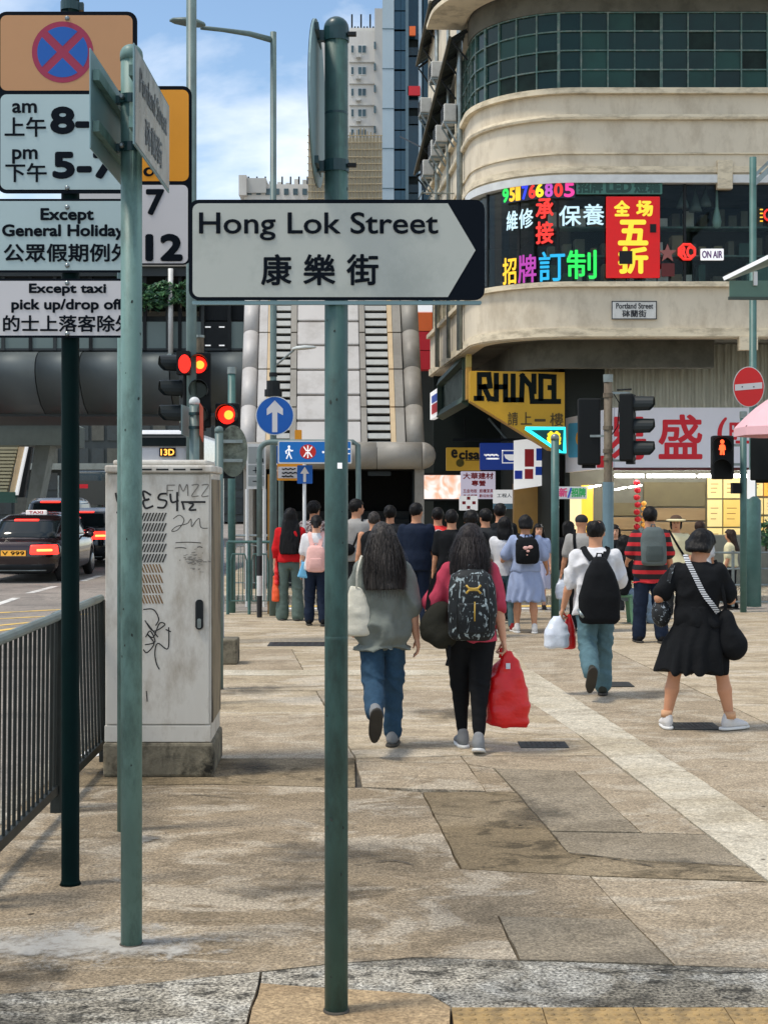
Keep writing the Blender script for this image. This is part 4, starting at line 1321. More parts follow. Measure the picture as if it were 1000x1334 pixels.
B().add([tuple(v) for v in q] + [tuple(v + Vector((.1, .03, 0))) for v in q], [(0, 3, 2, 1), (4, 5, 6, 7), (0, 1, 5, 4), (1, 2, 6, 5), (2, 3, 7, 6), (3, 0, 4, 7)]).part('box', k_wht, t)
for (f0, f1, m) in ((.18, .45, k_navyb), (.5, .85, k_rd)):
    w = [q[0].lerp(q[3], f0), q[1].lerp(q[2], f0), q[1].lerp(q[2], f1), q[0].lerp(q[3], f1)]
    w2 = [w[0].lerp(w[1], .2), w[1].lerp(w[0], .15), w[2].lerp(w[3], .15), w[3].lerp(w[2], .2)]
    w2 = [v + Vector((-.012, -.012, 0)) for v in w2]
    B().add([tuple(v) for v in w2], [(0, 3, 2, 1)]).part('printed_block', m, t)
t = thing('vertical_board', 'thin vertical yellow and orange board at the edge of the left wing', 'sign', P(610, 520, 27.9))
for (y0, y1, m) in ((440, 478, M('board_yellow_pale', srgb(205, 185, 110), var=.2, vscale=6)), (478.4, 520, M('board_orange', srgb(215, 165, 80), var=.2, vscale=6))):
    B().prism(px_poly([(607, y1), (614, y1), (614, y0), (607, y0)], 27.9), (0, 27.9, 0), UX, VZ, .3).part('panel', m, t)

# ================================================================== GLASS TOWER
mt_tglass = M('tower_glass', srgb(26, 60, 70), rough=.1, var=.25, vscale=.25, spec=.8)
mt_tglass2 = M('tower_glass_blue', srgb(40, 74, 90), rough=.12, var=.25, vscale=.3, spec=.8)
mt_tpale = M('tower_pale_panel', srgb(168, 186, 196), rough=.4, var=.08, vscale=.5)
mt_tmull = M('tower_mullion', srgb(96, 116, 124), rough=.4, metal=.4, var=.1)
TY = 47.0
tx = lambda px: (px - CX) * TY / F
tz = lambda py: CAMZ + (CY - py) * TY / F
gt = thing('glass_tower', 'blue-green glass office tower with a pale corner pier', 'building', (tx(520), TY, 0))
B().box(tx(513.2), tx(640), TY + .4, TY + 9, 0, 34).part('core', mt_dark, gt)
B().box(tx(498), tx(513), TY, TY + 8, 0, 34).part('corner_pier', mt_tpale, gt)
zz = 4.0
k = 0
while zz < 30:
    B().box(tx(498) - .01, tx(513) + .01, TY - .012, TY - .002, zz, zz + .03).part('pier_joint', mt_tmull, gt)
    for i in range(2):
        B().box(tx(513.5 + i * 8.5), tx(513.5 + i * 8.5 + 8.0), TY + .1, TY + .16, zz + .03, zz + .62).part('glass_panel', mt_tglass2, gt)
        B().box(tx(513.5 + i * 8.5), tx(513.5 + i * 8.5 + 8.0), TY + .1, TY + .16, zz + .66, zz + 1.28).part('glass_panel', mt_tglass2, gt)
    zz += 1.32
zz = 3.0
k = 0
while zz < 30:
    for i in range(4):
        a = 531.5 + i * 20
        B().box(tx(a), tx(a + 19), TY + .3, TY + .36, zz + .28, zz + 1.98).part('glass_panel', mt_tglass, gt)
    B().box(tx(530), tx(640), TY + .2, TY + .38, zz + 2.0, zz + 2.26).part('floor_band', M('tower_band', srgb(24, 48, 58), rough=.3, var=.1), gt)
    zz += 2.28
B().box(tx(530) - .05, tx(530) + .05, TY, TY + .3, 0, 34).part('mullion', mt_tmull, gt)
B().box(tx(547) - .05, tx(547) + .05, TY + .1, TY + .4, 0, 34).part('mullion', mt_tpale, gt)
mo, mr = M('panel_orange', srgb(235, 110, 50), var=.05), M('panel_red', srgb(205, 40, 50), var=.05)
for (a, b_, c, d, m) in ((533, 34, 541, 46, mo), (531, 112, 547, 124, mr)):
    B().prism(px_poly([(a, d), (c, d), (c, b_), (a, b_)], TY), (0, TY - .0, 0), UX, VZ, .1).part('coloured_panel', m, gt)
# stacked colour boxes lower down
t = thing('colour_block_sign', 'stack of white, orange and red panels on the glass tower below the street sign', 'sign', P(550, 482, 40))
for (y0, y1, m) in ((392, 406, k_wht), (407, 431, mo), (432, 456, mr), (457, 481, mr)):
    B().prism(px_poly([(539, y1), (563, y1), (563, y0), (539, y0)], 40), (0, 40, 0), UX, VZ, .6).part('colour_panel', m, t)
B().box((540 - 500) * 41 / F, (640 - 500) * 41 / F, 41, 42, 0, 6.0).part('lower_wall', mt_dark, gt)

# ================================================================== FAR APARTMENT TOWERS
mt_apt = M('apartment_render', srgb(205, 203, 198), rough=.8, var=.1, vscale=.06, dirt=srgb(140, 132, 118), dirt_amt=.6, dirt_scale=.12, stretch=(1, 1, .25))
mt_apt2 = M('apartment_shaft', srgb(180, 180, 176), rough=.8, var=.1, vscale=.1)
mt_awin = M('apartment_window', srgb(70, 90, 96), rough=.15, var=.4, vscale=.3)
mt_net = M('scaffold_net', srgb(196, 188, 168), rough=.9, var=.2, vscale=.25, bump=.3, bscale=2)
mt_bamboo = M('bamboo_pole', srgb(150, 138, 112), rough=.7, var=.2)
AY = 185.0
ax = lambda px, Y=AY: (px - CX) * Y / F
az = lambda py, Y=AY: CAMZ + (CY - py) * Y / F
apt = thing('apartment_tower', 'tall white apartment tower with bamboo scaffolding round its lower half', 'building', (ax(450), AY, 0))
B().box(ax(409), ax(491), AY, AY + 16, 0, az(40)).part('wall', mt_apt, apt)
B().box(ax(488), ax(503), AY - 1.2, AY + 12, 0, az(15)).part('stair_shaft', mt_apt2, apt)
B().box(ax(455), ax(490), AY + 1, AY + 9, az(40), az(33)).part('roof_parapet', mt_apt, apt)
for i in range(9):
    B().tube([(ax(458 + i * 4), AY + 2, az(33)), (ax(458 + i * 4), AY + 2, az(28 if i % 3 else 12))], .12, 5).part('roof_rail', mt_darkmetal, apt)
rw = random.Random(2)
for row, y in enumerate((59, 87, 115, 142, 168)):
    for (a, c) in ((412, 418), (457, 461), (466, 477)):
        f = B().box(ax(a), ax(c), AY - .12, AY - .02, az(y + 11), az(y)).part('window', mt_whiteframe, apt)
        nn = 2 if c - a > 8 else 1
        for i in range(nn):
            w = (c - a) / nn
            B().box(ax(a + i * w + .6), ax(a + (i + 1) * w - .6), AY - .2, AY - .13, az(y + 10), az(y + 1)).part('pane', mt_awin, f)
    B().box(ax(487), ax(489.5), AY - 1.5, AY - 1.25, az(y + 9), az(y)).part('shaft_slot', mt_awin, apt)
    B().box(ax(464), ax(470), AY - .9, AY - .05, az(y + 18), az(y + 14)).part('ac_unit', mt_acw, apt)
    B().box(ax(455), ax(488), AY - .3, AY - .02, az(y + 23), az(y + 22)).part('floor_line', mt_apt2, apt)
B().box(ax(404), ax(497), AY - 2.6, AY - 2.4, 0, az(186)).part('scaffold_netting', mt_net, apt)
for i in range(22):
    x = 404 + i * 4.4
    B().tube([(ax(x), AY - 2.8, 8), (ax(x), AY - 2.8, az(186 - rw.uniform(2, 12)))], .09, 5).part('bamboo_upright', mt_bamboo, apt)
for i in range(12):
    y = 184 + i * 9
    B().tube([(ax(402), AY - 2.9, az(y)), (ax(498), AY - 2.9, az(y + rw.uniform(-1, 1)))], .07, 5).part('bamboo_ledger', mt_bamboo, apt)

lw = thing('low_apartment_block', 'white apartment block with cluttered roof left of the scaffolded tower', 'building', (ax(360), AY + 10, 0))
LY = AY + 10
lx = lambda px: ax(px, LY)
lz = lambda py: az(py, LY)
B().box(lx(318), lx(408), LY, LY + 14, 0, lz(240)).part('wall', mt_apt, lw)
B().box(lx(312), lx(322), LY - 1, LY + 5, lz(256), lz(230)).part('roof_room', mt_apt, lw)
B().box(lx(322), lx(347), LY - .5, LY + 5, lz(252), lz(233)).part('roof_room', mt_apt2, lw)
for i in range(8):
    a = 316 + i * 11
    B().box(lx(a), lx(a + 5), LY + 2, LY + 4, lz(241), lz(229 + (i * 37 % 6))).part('roof_tank', mt_apt2 if i % 2 else mt_apt, lw)
    B().tube([(lx(a + 7), LY + 1, lz(242)), (lx(a + 7), LY + 1, lz(228))], .12, 5).part('mast', mt_darkmetal, lw)
for r in range(5):
    for i in range(7):
        B().box(lx(322 + i * 12), lx(328 + i * 12), LY - .15, LY - .02, lz(254 + r * 26), lz(246 + r * 26)).part('window', mt_awin, lw)

# ================================================================== ESCALATOR TOWER
mt_cladd = M('silver_cladding', srgb(186, 183, 180), rough=.55, metal=.05, var=.06, vscale=.8, dirt=srgb(110, 100, 88), dirt_amt=.3, dirt_scale=1.4)
mt_clad2 = M('grey_cladding', srgb(142, 138, 130), rough=.55, metal=.05, var=.08, vscale=.8, dirt=srgb(90, 80, 68), dirt_amt=.35, dirt_scale=1.4)
mt_louv = M('louvre_blade', srgb(184, 184, 178), rough=.45, metal=.15, var=.1)
mt_beige = M('beige_trim', srgb(200, 176, 140), rough=.6, var=.1)
mt_black = M('black_void', (.008, .009, .01), rough=.9, var=0)
EY = 27.0
esc = thing('escalator_tower', 'silver clad escalator housing leaning back above a dark station entrance', 'building', (P(430, 645, EY).x, EY, 0))
# inclined plane: bottom at y=582 (depth EY), top at y=300 (depth EY + 2.9)
def E(px_b, f, out=0.0):
    """point on the leaning face: px_b = pixel column at the bottom edge, f = 0 bottom .. 1 top"""
    Yb, Yt = EY, EY + 2.9
    zb, zt = P(0, 582, Yb).z, P(0, 300, Yt).z
    Y = Yb + (Yt - Yb) * f
    x = (px_b - CX) * Yb / F
    nrm = Vector((0, -(zt - zb), (Yt - Yb))).normalized()
    return Vector((x - .14 * f, Y, zb + (zt - zb) * f)) + nrm * out
def epanel(x0, x1, f0, f1, out, th, name, mat, parent=esc, bv=.0):
    p = [E(x0, f0, out), E(x1, f0, out), E(x1, f1, out), E(x0, f1, out)]
    q = [E(x0, f0, out - th), E(x1, f0, out - th), E(x1, f1, out - th), E(x0, f1, out - th)]
    bb = B(); bb.add([tuple(v) for v in p + q], [(0, 1, 2, 3), (7, 6, 5, 4), (0, 4, 5, 1), (1, 5, 6, 2), (2, 6, 7, 3), (3, 7, 4, 0)])
    o = bb.part(name, mat, parent)
    if bv: bevel(o, bv, 2)
    return o
epanel(312, 552, -.02, 1.05, -.16, .5, 'backing', mt_black)
NP = 9
for i in range(NP):
    epanel(386, 470.5, i / NP + .004, (i + 1) / NP - .004, 0, .1, 'cladding_panel', mt_cladd, bv=.02)
NS = 28
for side in ((357, 377), (479, 509)):
    for i in range(NS):
        f = i / NS
        p = [E(side[0], f + .002, -.02), E(side[1], f + .002, -.02), E(side[1], f + .021, .0), E(side[0], f + .021, .0)]
        q = [E(side[0], f + .004, -.07), E(side[1], f + .004, -.07), E(side[1], f + .021, -.05), E(side[0], f + .021, -.05)]
        bb = B(); bb.add([tuple(v) for v in p + q], [(0, 1, 2, 3), (7, 6, 5, 4), (0, 4, 5, 1), (1, 5, 6, 2), (2, 6, 7, 3), (3, 7, 4, 0)])
        bb.part('louvre_blade', mt_louv, esc)
for (a, c, m) in ((377.5, 385.5, mt_clad2), (471, 478.5, mt_clad2), (346, 356.5, mt_beige), (509.5, 516, mt_beige), (516.5, 528, mt_clad2), (334, 345.5, mt_cladd)):
    for i in range(6):
        epanel(a, c, i / 6 + .003, (i + 1) / 6 - .003, .02, .12, 'trim_panel', m)
def round_rail(px0, px1, mat):
    r = (px1 - px0) / 2 * EY / F
    for i in range(6):
        a, c = E((px0 + px1) / 2, i / 6 + .0012, -.05), E((px0 + px1) / 2, (i + 1) / 6 - .0012, -.05)
        B().tube([tuple(a), tuple(c)], r, 18).part('rounded_casing', mat, esc, smooth=False).data.shade_smooth()
round_rail(312, 333, mt_cladd)
round_rail(529, 553, mt_clad2)
# rounded horizontal beam over the entrance
zc = P(0, 594, EY).z; rr = 17.5 * EY / F
bx0, bx1 = (318 - CX) * EY / F, (549 - CX) * EY / F
for i in range(4):
    a, c = bx0 + (bx1 - bx0) * i / 4, bx0 + (bx1 - bx0) * (i + 1) / 4 - .01
    B().tube([(a, EY - .25, zc), (c, EY - .25, zc)], rr, 20).part('round_beam', mt_clad2, esc, smooth=False).data.shade_smooth()
bb = B(); bb.lathe((bx1, EY - .25, zc), [(rr, 0), (rr * .97, rr * .25), (rr * .85, rr * .55), (rr * .6, rr * .85), (rr * .2, rr * 1.0)], 20, 'x')
bb.part('beam_end_cap', mt_clad2, esc, smooth=True)
# entrance: side piers, dark hall, steps
zb = zc - rr
for (a, c, m) in ((540, 552, mt_clad2), (318, 330, mt_clad2)):
    B().box((a - CX) * EY / F, (c - CX) * EY / F, EY - .1, EY + .5, 0, zb + .1).part('entrance_pier', m, esc)
B().box((330 - CX) * EY / F, (540 - CX) * EY / F, EY + 3, EY + 3.1, 0, 3).part('hall_back', mt_black, esc)
B().box((330 - CX) * EY / F, (540 - CX) * EY / F, EY + .3, EY + 3, zb + .02, zb + .12).part('hall_ceiling', mt_black, esc)
for a in (329, 540):
    B().box((a - CX) * EY / F - .03, (a - CX) * EY / F + .03, EY + .5, EY + 3, 0, 3).part('hall_wall', M('hall_tile', srgb(30, 40, 44), var=.2), esc)
for i in range(9):
    B().box((334 - CX) * EY / F, (536 - CX) * EY / F, EY + .8 + i * .24, EY + 1.06 + i * .24, 0, .16 * (i + 1)).part('step', M('hall_step', srgb(34, 40, 44), var=.2), esc)
t = board('station_strip', 479, 614, 509, 620, EY - .05, M('strip_dark', srgb(20, 30, 34), var=.1), 'narrow dark strip sign over the station entrance')

# ================================================================== FOOTBRIDGE
mt_fb = M('bridge_fascia', srgb(84, 92, 94), rough=.6, metal=.3, var=.08, vscale=.8)
mt_fbdark = M('bridge_soffit', srgb(48, 54, 56), rough=.7, var=.12, vscale=.4)
mt_fbpanel = M('bridge_panel', srgb(104, 120, 118), rough=.5, var=.1, vscale=.6)
BY = 34.0
fb = thing('footbridge', 'covered footbridge with a rounded silver fascia over the road', 'bridge', (P(150, 645, BY).x, BY, 0))
zx = lambda px, Y=BY: (px - CX) * Y / F
zz_ = lambda py, Y=BY: CAMZ + (CY - py) * Y / F
prof = [(0.35, zz_(456)), (0.12, zz_(459)), (-.06, zz_(466)), (-.15, zz_(474)), (-.17, zz_(484)), (-.10, zz_(497)), (.1, zz_(512)), (.42, zz_(526)), (.9, zz_(537)), (.95, zz_(537)), (.95, zz_(456))]
edges = [-190, -108, -30, 48, 105, 164, 222, 270, 318]
for a, c in zip(edges[:-1], edges[1:]):
    x0, x1 = zx(a) + .012, zx(c) - .012
    n = len(prof)
    vs = [(x0, BY + o, z) for o, z in prof] + [(x1, BY + o, z) for o, z in prof]
    fs = [(i, n + i, n + (i + 1) % n, (i + 1) % n) for i in range(n)] + [tuple(reversed(range(n))), tuple(range(n, 2 * n))]
    fs = [f[::-1] for f in fs]
    o = mesh_obj('fascia_panel', vs, fs, mt_fb, fb)
    for p in o.data.polygons:
        p.use_smooth = len(p.vertices) == 4
B().box(zx(-190), zx(322), BY + .9, BY + 5.5, zz_(537) - .05, zz_(537) + .1).part('soffit', mt_fbdark, fb)
B().box(zx(-190), zx(322), BY + .3, BY + 5.5, zz_(455), zz_(452)).part('deck', mt_fbdark, fb)
# parapet panels and posts
e2 = [-150, -80, -40, 0, 36, 68, 115, 152, 186, 216, 232, 262, 297, 318]
for i, (a, c) in enumerate(zip(e2[:-1], e2[1:])):
    B().box(zx(a) + .04, zx(c) - .04, BY + .32, BY + .38, zz_(454), zz_(417)).part('parapet_panel', mt_fbpanel if i != 11 else mt_darkmetal, fb)
    B().box(zx(c) - .04, zx(c) + .04, BY + .28, BY + .42, zz_(455), zz_(330)).part('bridge_post', mt_darkmetal if i % 2 else mt_fbdark, fb)
for (x, y) in ((271, 426), (289, 426), (271, 450), (289, 450)):
    B().cbox(P(x, y, BY + .28), (.13, .02, .03)).part('reflector', k_wht, fb)
B().box(zx(-190), zx(322), BY + .2, BY + 5.6, zz_(358), zz_(346)).part('roof_edge', mt_fbdark, fb)
B().box(zx(-190), zx(322), BY + .1, BY + 5.7, zz_(346), zz_(343)).part('roof_sheet', mt_clad2, fb)
B().box(zx(-190), zx(322), BY + 5.0, BY + 5.1, zz_(460), zz_(346)).part('rear_wall', mt_dark, fb)
B().box(zx(-190), zx(322), BY + 4.8, BY + 4.95, zz_(380), zz_(372)).part('rear_rail', mt_clad2, fb)
B().box(zx(256), zx(316), BY + .5, BY + .8, zz_(414), zz_(392)).part('dark_header', mt_darkmetal, fb)
t = thing('white_post', 'slim white post standing in front of the footbridge planting', 'post', P(222, 455, BY - .1))
B().tube([tuple(P(222.5, 462, BY + .1)), tuple(P(222.5, 350, BY + .1))], 3.4 * BY / F, 10).part('shaft', mt_whiteframe, t, smooth=True)
B().lathe(P(222.5, 463, BY + .1), [(.1, 0), (.1, .03)], 10).part('foot_plate', mt_galv, t)

def leaf_cluster(name, label, centre, rad, n, leaf, mats, seed, cat='plant', group=None):
    """many single leaves through a volume"""
    rnd = random.Random(seed)
    t = thing(name, label, cat, centre, group)
    for mi, m in enumerate(mats):
        vs, fs = [], []
        for i in range(n // len(mats)):
            while True:
                q = Vector((rnd.uniform(-1, 1), rnd.uniform(-1, 1), rnd.uniform(-1, 1)))
                if q.length < 1 and rnd.random() < .35 + .65 * q.length: break
            wob = 1 + .25 * math.sin(q.x * 5 + seed) + .2 * math.sin(q.z * 7 + 2 * seed)
            p = Vector(centre) + Vector((q.x * rad[0] * wob, q.y * rad[1], q.z * rad[2] * wob))
            R = Euler((rnd.uniform(-1.2, 1.2), rnd.uniform(-1.2, 1.2), rnd.uniform(0, 6.28))).to_matrix()
            s = leaf * rnd.uniform(.6, 1.3)
            k = len(vs)
            vs += [tuple(p + R @ Vector(v)) for v in ((0, -s, 0), (s * .45, 0, s * .1), (0, s, 0), (-s * .45, 0, s * .1))]
            fs.append((k, k + 1, k + 2, k + 3))
        o = mesh_obj('foliage', vs, fs, m, t)
        o['kind'] = 'stuff'
    B().tube([(centre[0], centre[1], centre[2] - rad[2]), (centre[0] + .03, centre[1], centre[2] + rad[2] * .5)], .02, 6).part('stem', M('plant_stem', srgb(70, 60, 40), var=.1), t)
    return t
lf1, lf2 = M('leaf_green', srgb(84, 128, 84), rough=.5, var=.3, vscale=4), M('leaf_dark', srgb(44, 82, 60), rough=.5, var=.3, vscale=4)
for i, (x, y, lab) in enumerate(((196, 393, 'leafy planting on the footbridge just left of the slim white post'), (236, 388, 'leafy planting on the footbridge right of the slim white post'), (150, 392, 'leafy planting on the footbridge behind the parking signs'))):
    leaf_cluster('bridge_plant', lab, tuple(P(x, y - 6, BY + .05)), (.5, .2, .36), 520, .075, [lf1, lf2], 11 + i, group='plants on the footbridge')
    B().box(zx(x - 22), zx(x + 22), BY + .6, BY + 1.2, zz_(417), zz_(408)).part('planter', mt_fbdark, fb)

# rear ramp beam, sloping pier and stair beyond the bridge
mt_conc = M('pale_concrete', srgb(138, 144, 138), rough=.8, var=.12, vscale=.4, dirt=srgb(90, 90, 82), dirt_amt=.4)
RB = 44.0
t = thing('rear_ramp', 'grey ramp beam beyond the footbridge, above the cars', 'bridge', P(40, 580, RB))
rx = lambda px: (px - CX) * RB / F
rz = lambda py: CAMZ + (CY - py) * RB / F
B().prism(px_poly([(-120, 580), (84, 580), (84, 552), (54, 537), (-120, 537)], RB), (0, RB, 0), UX, VZ, 3.0).part('beam', M('ramp_grey', srgb(92, 100, 94), rough=.8, var=.12), t)
B().prism(px_poly([(-120, 550), (80, 550), (54, 537.5), (-120, 537.5)], RB), (0, RB - .04, 0), UX, VZ, .03).part('pale_fascia', mt_conc, t)
for i in range(14):
    B().cbox(P(-14 + i * 5, 534, RB + .2), (.05, .05, .25)).part('railing_post', mt_galv, t)
B().bar(P(-20, 531, RB + .2), P(52, 531, RB + .2), .05, .05).part('railing', mt_galv, t)
t = thing('street_stair', 'slatted stair flight with tan and white stringers beyond the taxi', 'stair', P(20, 660, 43))
for i in range(13):
    a, c = P(-40, 584 + i * 4.6, 43), P(24 - i * 1.15, 584 + i * 4.6, 43)
    B().bar(a, c, .12, .07).part('slat', M('stair_slat', srgb(176, 170, 140), var=.1), t)
B().prism(px_poly([(-40, 645), (9, 645), (25, 580), (-40, 580)], 43.2), (0, 43.2, 0), UX, VZ, .1).part('slat_backing', M('stair_backing', srgb(96, 96, 78), var=.1), t)
B().prism(px_poly([(12, 645), (19, 645), (33, 582), (25, 582)], 42.9), (0, 42.9, 0), UX, VZ, .2).part('tan_stringer', mt_beige, t)
B().prism(px_poly([(19.5, 645), (23, 645), (36.5, 582), (33.3, 582)], 42.9), (0, 42.85, 0), UX, VZ, .2).part('white_stringer', k_wht, t)
B().prism(px_poly([(24, 648), (31, 648), (42, 582), (37, 582)], 43), (0, 43, 0), UX, VZ, .2).part('dark_stringer', mt_darkmetal, t)
B().prism(px_poly([(-60, 655), (20, 655), (20, 641), (-60, 641)], 42.8), (0, 42.8, 0), UX, VZ, .3).part('green_beam', M('stair_green', srgb(44, 84, 74), var=.1), t)
t = thing('sloping_pier', 'leaning pale concrete pier holding up the ramp beyond the taxi', 'pier', P(40, 680, 44.5))
B().prism(px_poly([(30, 690), (44, 690), (66, 580), (46, 580)], 44.5), (0, 44.5, 0), UX, VZ, .8).part('shaft', mt_conc, t)
B().prism(px_poly([(14, 700), (60, 700), (58, 688), (18, 688)], 44.4), (0, 44.4, 0), UX, VZ, 1.2).part('footing', mt_conc, t)
# street end: grey office front and dark shops far behind the traffic
FYB = 95.0
t = thing('far_office', 'grey office front far behind the traffic under the footbridge', 'building', ((100 - CX) * FYB / F, FYB, 0))
fx = lambda px: (px - CX) * FYB / F
fz = lambda py: CAMZ + (CY - py) * FYB / F
B().box(fx(-150), fx(330), FYB, FYB + 8, 0, 14).part('wall', M('far_wall', srgb(66, 72, 72), rough=.8, var=.15, vscale=.1), t)
for r in range(4):
    for i in range(24):
        a = -140 + i * 20
        B().box(fx(a), fx(a + 16), FYB - .1, FYB - .02, fz(670 - r * 32), fz(648 - r * 32)).part('window', M('far_pane_dim', srgb(40, 50, 54), rough=.2, var=.3) if (i * 7 + r * 3) % 4 else M('far_pane_lit', srgb(84, 84, 76), var=.2), t)
B().box(fx(-150), fx(330), FYB - 1, FYB, fz(612), fz(604)).part('pale_band', mt_conc, t)

# overhead cable
t = tag(B().tube([tuple(P(521, 178, 40)), tuple(P(545, 190, 36)), tuple(P(575, 208, 32)), tuple(P(603, 230, 29))], .02, 6).part('overhead_cable', mt_darkmetal, None, origin=P(560, 200, 34)), 'thin black cable sagging from the glass tower to the cream building', 'cable')
# ================================================================== POLES AND SIGNS NEAR THE CAMERA
mt_pole = M('pole_green_paint', srgb(62, 94, 90), rough=.5, var=.2, vscale=8, stretch=(1, 1, .4), bump=.2, bscale=30, dirt=srgb(38, 54, 50), dirt_amt=.75, dirt_scale=7)
mt_pole2 = M('pole_pale_paint', srgb(102, 134, 128), rough=.5, var=.16, vscale=8, stretch=(1, 1, .4), bump=.2, bscale=30, dirt=srgb(56, 78, 72), dirt_amt=.7, dirt_scale=7)
mt_poled = M('pole_dark_paint', srgb(2, 24, 24), rough=.6, var=.2, vscale=6, spec=.08)
mt_cap = M('pole_cap', srgb(30, 62, 66), rough=.35, var=.1)
mt_face = M('sign_face_grey', srgb(180, 184, 176), rough=.45, var=.045, vscale=2.5, dirt=srgb(140, 146, 138), dirt_amt=.35, dirt_scale=5)
mt_face2 = M('sign_face_bluegrey', srgb(170, 190, 192), rough=.45, var=.04, vscale=2.5)
mt_face3 = M('sign_face_pale', srgb(204, 202, 204), rough=.45, var=.04, vscale=2.5)
mt_sblk = M('sign_border_black', (.004, .007, .012), rough=.6, var=0, spec=.08)
mt_back = M('sign_back_grey', srgb(122, 150, 154), rough=.45, metal=.2, var=.12, vscale=5)
mt_tanface = M('sign_face_tan', srgb(186, 138, 96), rough=.5, var=.04, vscale=2)
mt_orface = M('sign_face_amber', srgb(226, 150, 32), rough=.5, var=.05, vscale=2)
mt_sblue = M('sign_blue', srgb(0, 84, 168), rough=.4, var=.05)
mt_sred = M('sign_ring_red', srgb(150, 36, 70), rough=.4, var=.05)
mt_bolt = M('bolt_steel', srgb(130, 138, 140), rough=.3, metal=.8, var=.1)

def dome_pole(t, x, Y, ztop, r, mat, capmat, n=24, z0=0.0, collar=True):
    B().lathe((x, Y, z0), [(r, 0), (r, ztop - z0 - r * .9)], n).part('pole', mat, t, smooth=False).data.shade_smooth()
    pr = [(r * 1.08, 0), (r * 1.08, r * .55)] + [(r * 1.08 * math.cos(a), r * .55 + r * 1.0 * math.sin(a)) for a in (.3, .6, .9, 1.2, 1.5)]
    B().lathe((x, Y, ztop - r * 1.55), pr, n).part('cap', capmat, t, smooth=False).data.shade_smooth()
    if collar:
        B().lathe((x, Y, z0), [(r * 1.16, 0), (r * 1.12, .008), (r * 1.01, .011)], n).part('base_collar', mt_bed, t, smooth=True)

def clamp(t, x, Y, z, r, dx, name='clamp'):
    """band round a pole with an ear towards dx"""
    bb = B()
    bb.lathe((x, Y, z - .02), [(r * 1.1, 0), (r * 1.1, .04)], 18)
    bb.part(name, mt_bolt if name == 'clamp' else mt_cap, t)
    s = 1 if dx > 0 else -1
    B().box(x + s * r * 1.0 if s > 0 else x + dx, x + dx if s > 0 else x - r * 1.0, Y - .012, Y + .012, z - .018, z + .018).part('clamp_ear', mt_cap, t)

# --- 1. street name post in the middle
Y1 = GY(1318)
xA = (438 - CX) * Y1 / F
rA = 15.2 * Y1 / F
nm = thing('street_name_post', 'green street name post in the middle of the pavement with a white arrow plate', 'sign post', (xA, Y1, 0))
dome_pole(nm, xA, Y1, P(0, 22, Y1).z, rA, mt_pole, mt_cap)
YS = Y1 - rA - .012
plate = B().prism(px_rrect(246, 260, 631, 391, 13, YS), (0, YS, 0), UX, VZ, .004).part('name_plate', mt_sblk, nm)
def arrow_field(x0, y0, x1, y1, tip, r, Y):
    k = Y / F
    pts = [(x0 + r * (1 - math.cos(a)), y1 - r * (1 - math.sin(a))) for a in [math.pi / 2 * i / 5 for i in range(6)]]
    low = [(x0 + r - r * math.cos(a), y1 - r + r * math.sin(a)) for a in [math.pi / 2 * i / 5 for i in range(6)]]     # left -> bottom
    top = [(x0 + r - r * math.sin(a), y0 + r - r * math.cos(a)) for a in [math.pi / 2 * i / 5 for i in range(6)]]     # top -> left
    return px_poly(low + [(x1, y1), (tip, (y0 + y1) / 2), (x1, y0)] + top, Y)
B().prism(arrow_field(251, 265, 583, 387, 619, 9, YS), (0, YS - .0012, 0), UX, VZ, .001).part('plate_field', mt_face, plate)
px_text('Hong Lok Street', 260, 277, 570, 313, YS, .5, lift=.003).part('lettering', mt_sblk, plate)
for s, a, b_, c, d in (('康', 341, 332, 379, 371), ('樂', 396, 332, 436, 371), ('街', 452, 332, 492, 371)):
    px_text(s, a, b_, c, d, YS, .9, lift=.003).part('lettering', mt_sblk, plate)
B().prism(px_rrect(250, 391.6, 627, 396.5, 2, YS), (0, YS + .004, 0), UX, VZ, .016).part('plate_channel', mt_back, nm)
for y in (300, 372):
    clamp(nm, xA, Y1, P(0, y, Y1).z, rA, .05)
# edge-on round sign at its top, left side
zc0, rc = P(0, 134, Y1).z, 107 * Y1 / F
xs = (413 - CX) * Y1 / F
bb = B()
n = 36
ang = math.radians(87.2)
du = Vector((math.cos(ang), math.sin(ang), 0))
nn = Vector((math.sin(ang), -math.cos(ang), 0))
ring = [Vector((xs, Y1 + .02, zc0)) + du * (rc * math.cos(2 * math.pi * k / n)) + Vector((0, 0, rc * math.sin(2 * math.pi * k / n))) for k in range(n)]
vs = [tuple(p + nn * .003) for p in ring] + [tuple(p - nn * .003) for p in ring]
fs = [tuple(range(n)), tuple(reversed(range(n, 2 * n)))] + [(i, i + n, (i + 1) % n + n, (i + 1) % n) for i in range(n)]
disc = mesh_obj('round_sign', vs, fs, mt_back, nm)
vs = [tuple(p - nn * .005) for p in ring]
mesh_obj('sign_face', vs, [tuple(range(n))], M('disc_face_rust', srgb(140, 104, 84), rough=.5, var=.1), disc)
for y in (47, 217):
    clamp(nm, xA, Y1, P(0, y, Y1).z, rA, -(xA - xs), 'dark_clamp')
    B().cbox((xA + rA * 1.35, Y1 - .02, P(0, y, Y1).z), (.03, .02, .012)).part('bolt', mt_darkmetal, nm)
    B().cbox((xs, Y1, P(0, y, Y1).z), (.02, .22, .025)).part('channel', mt_cap, disc)
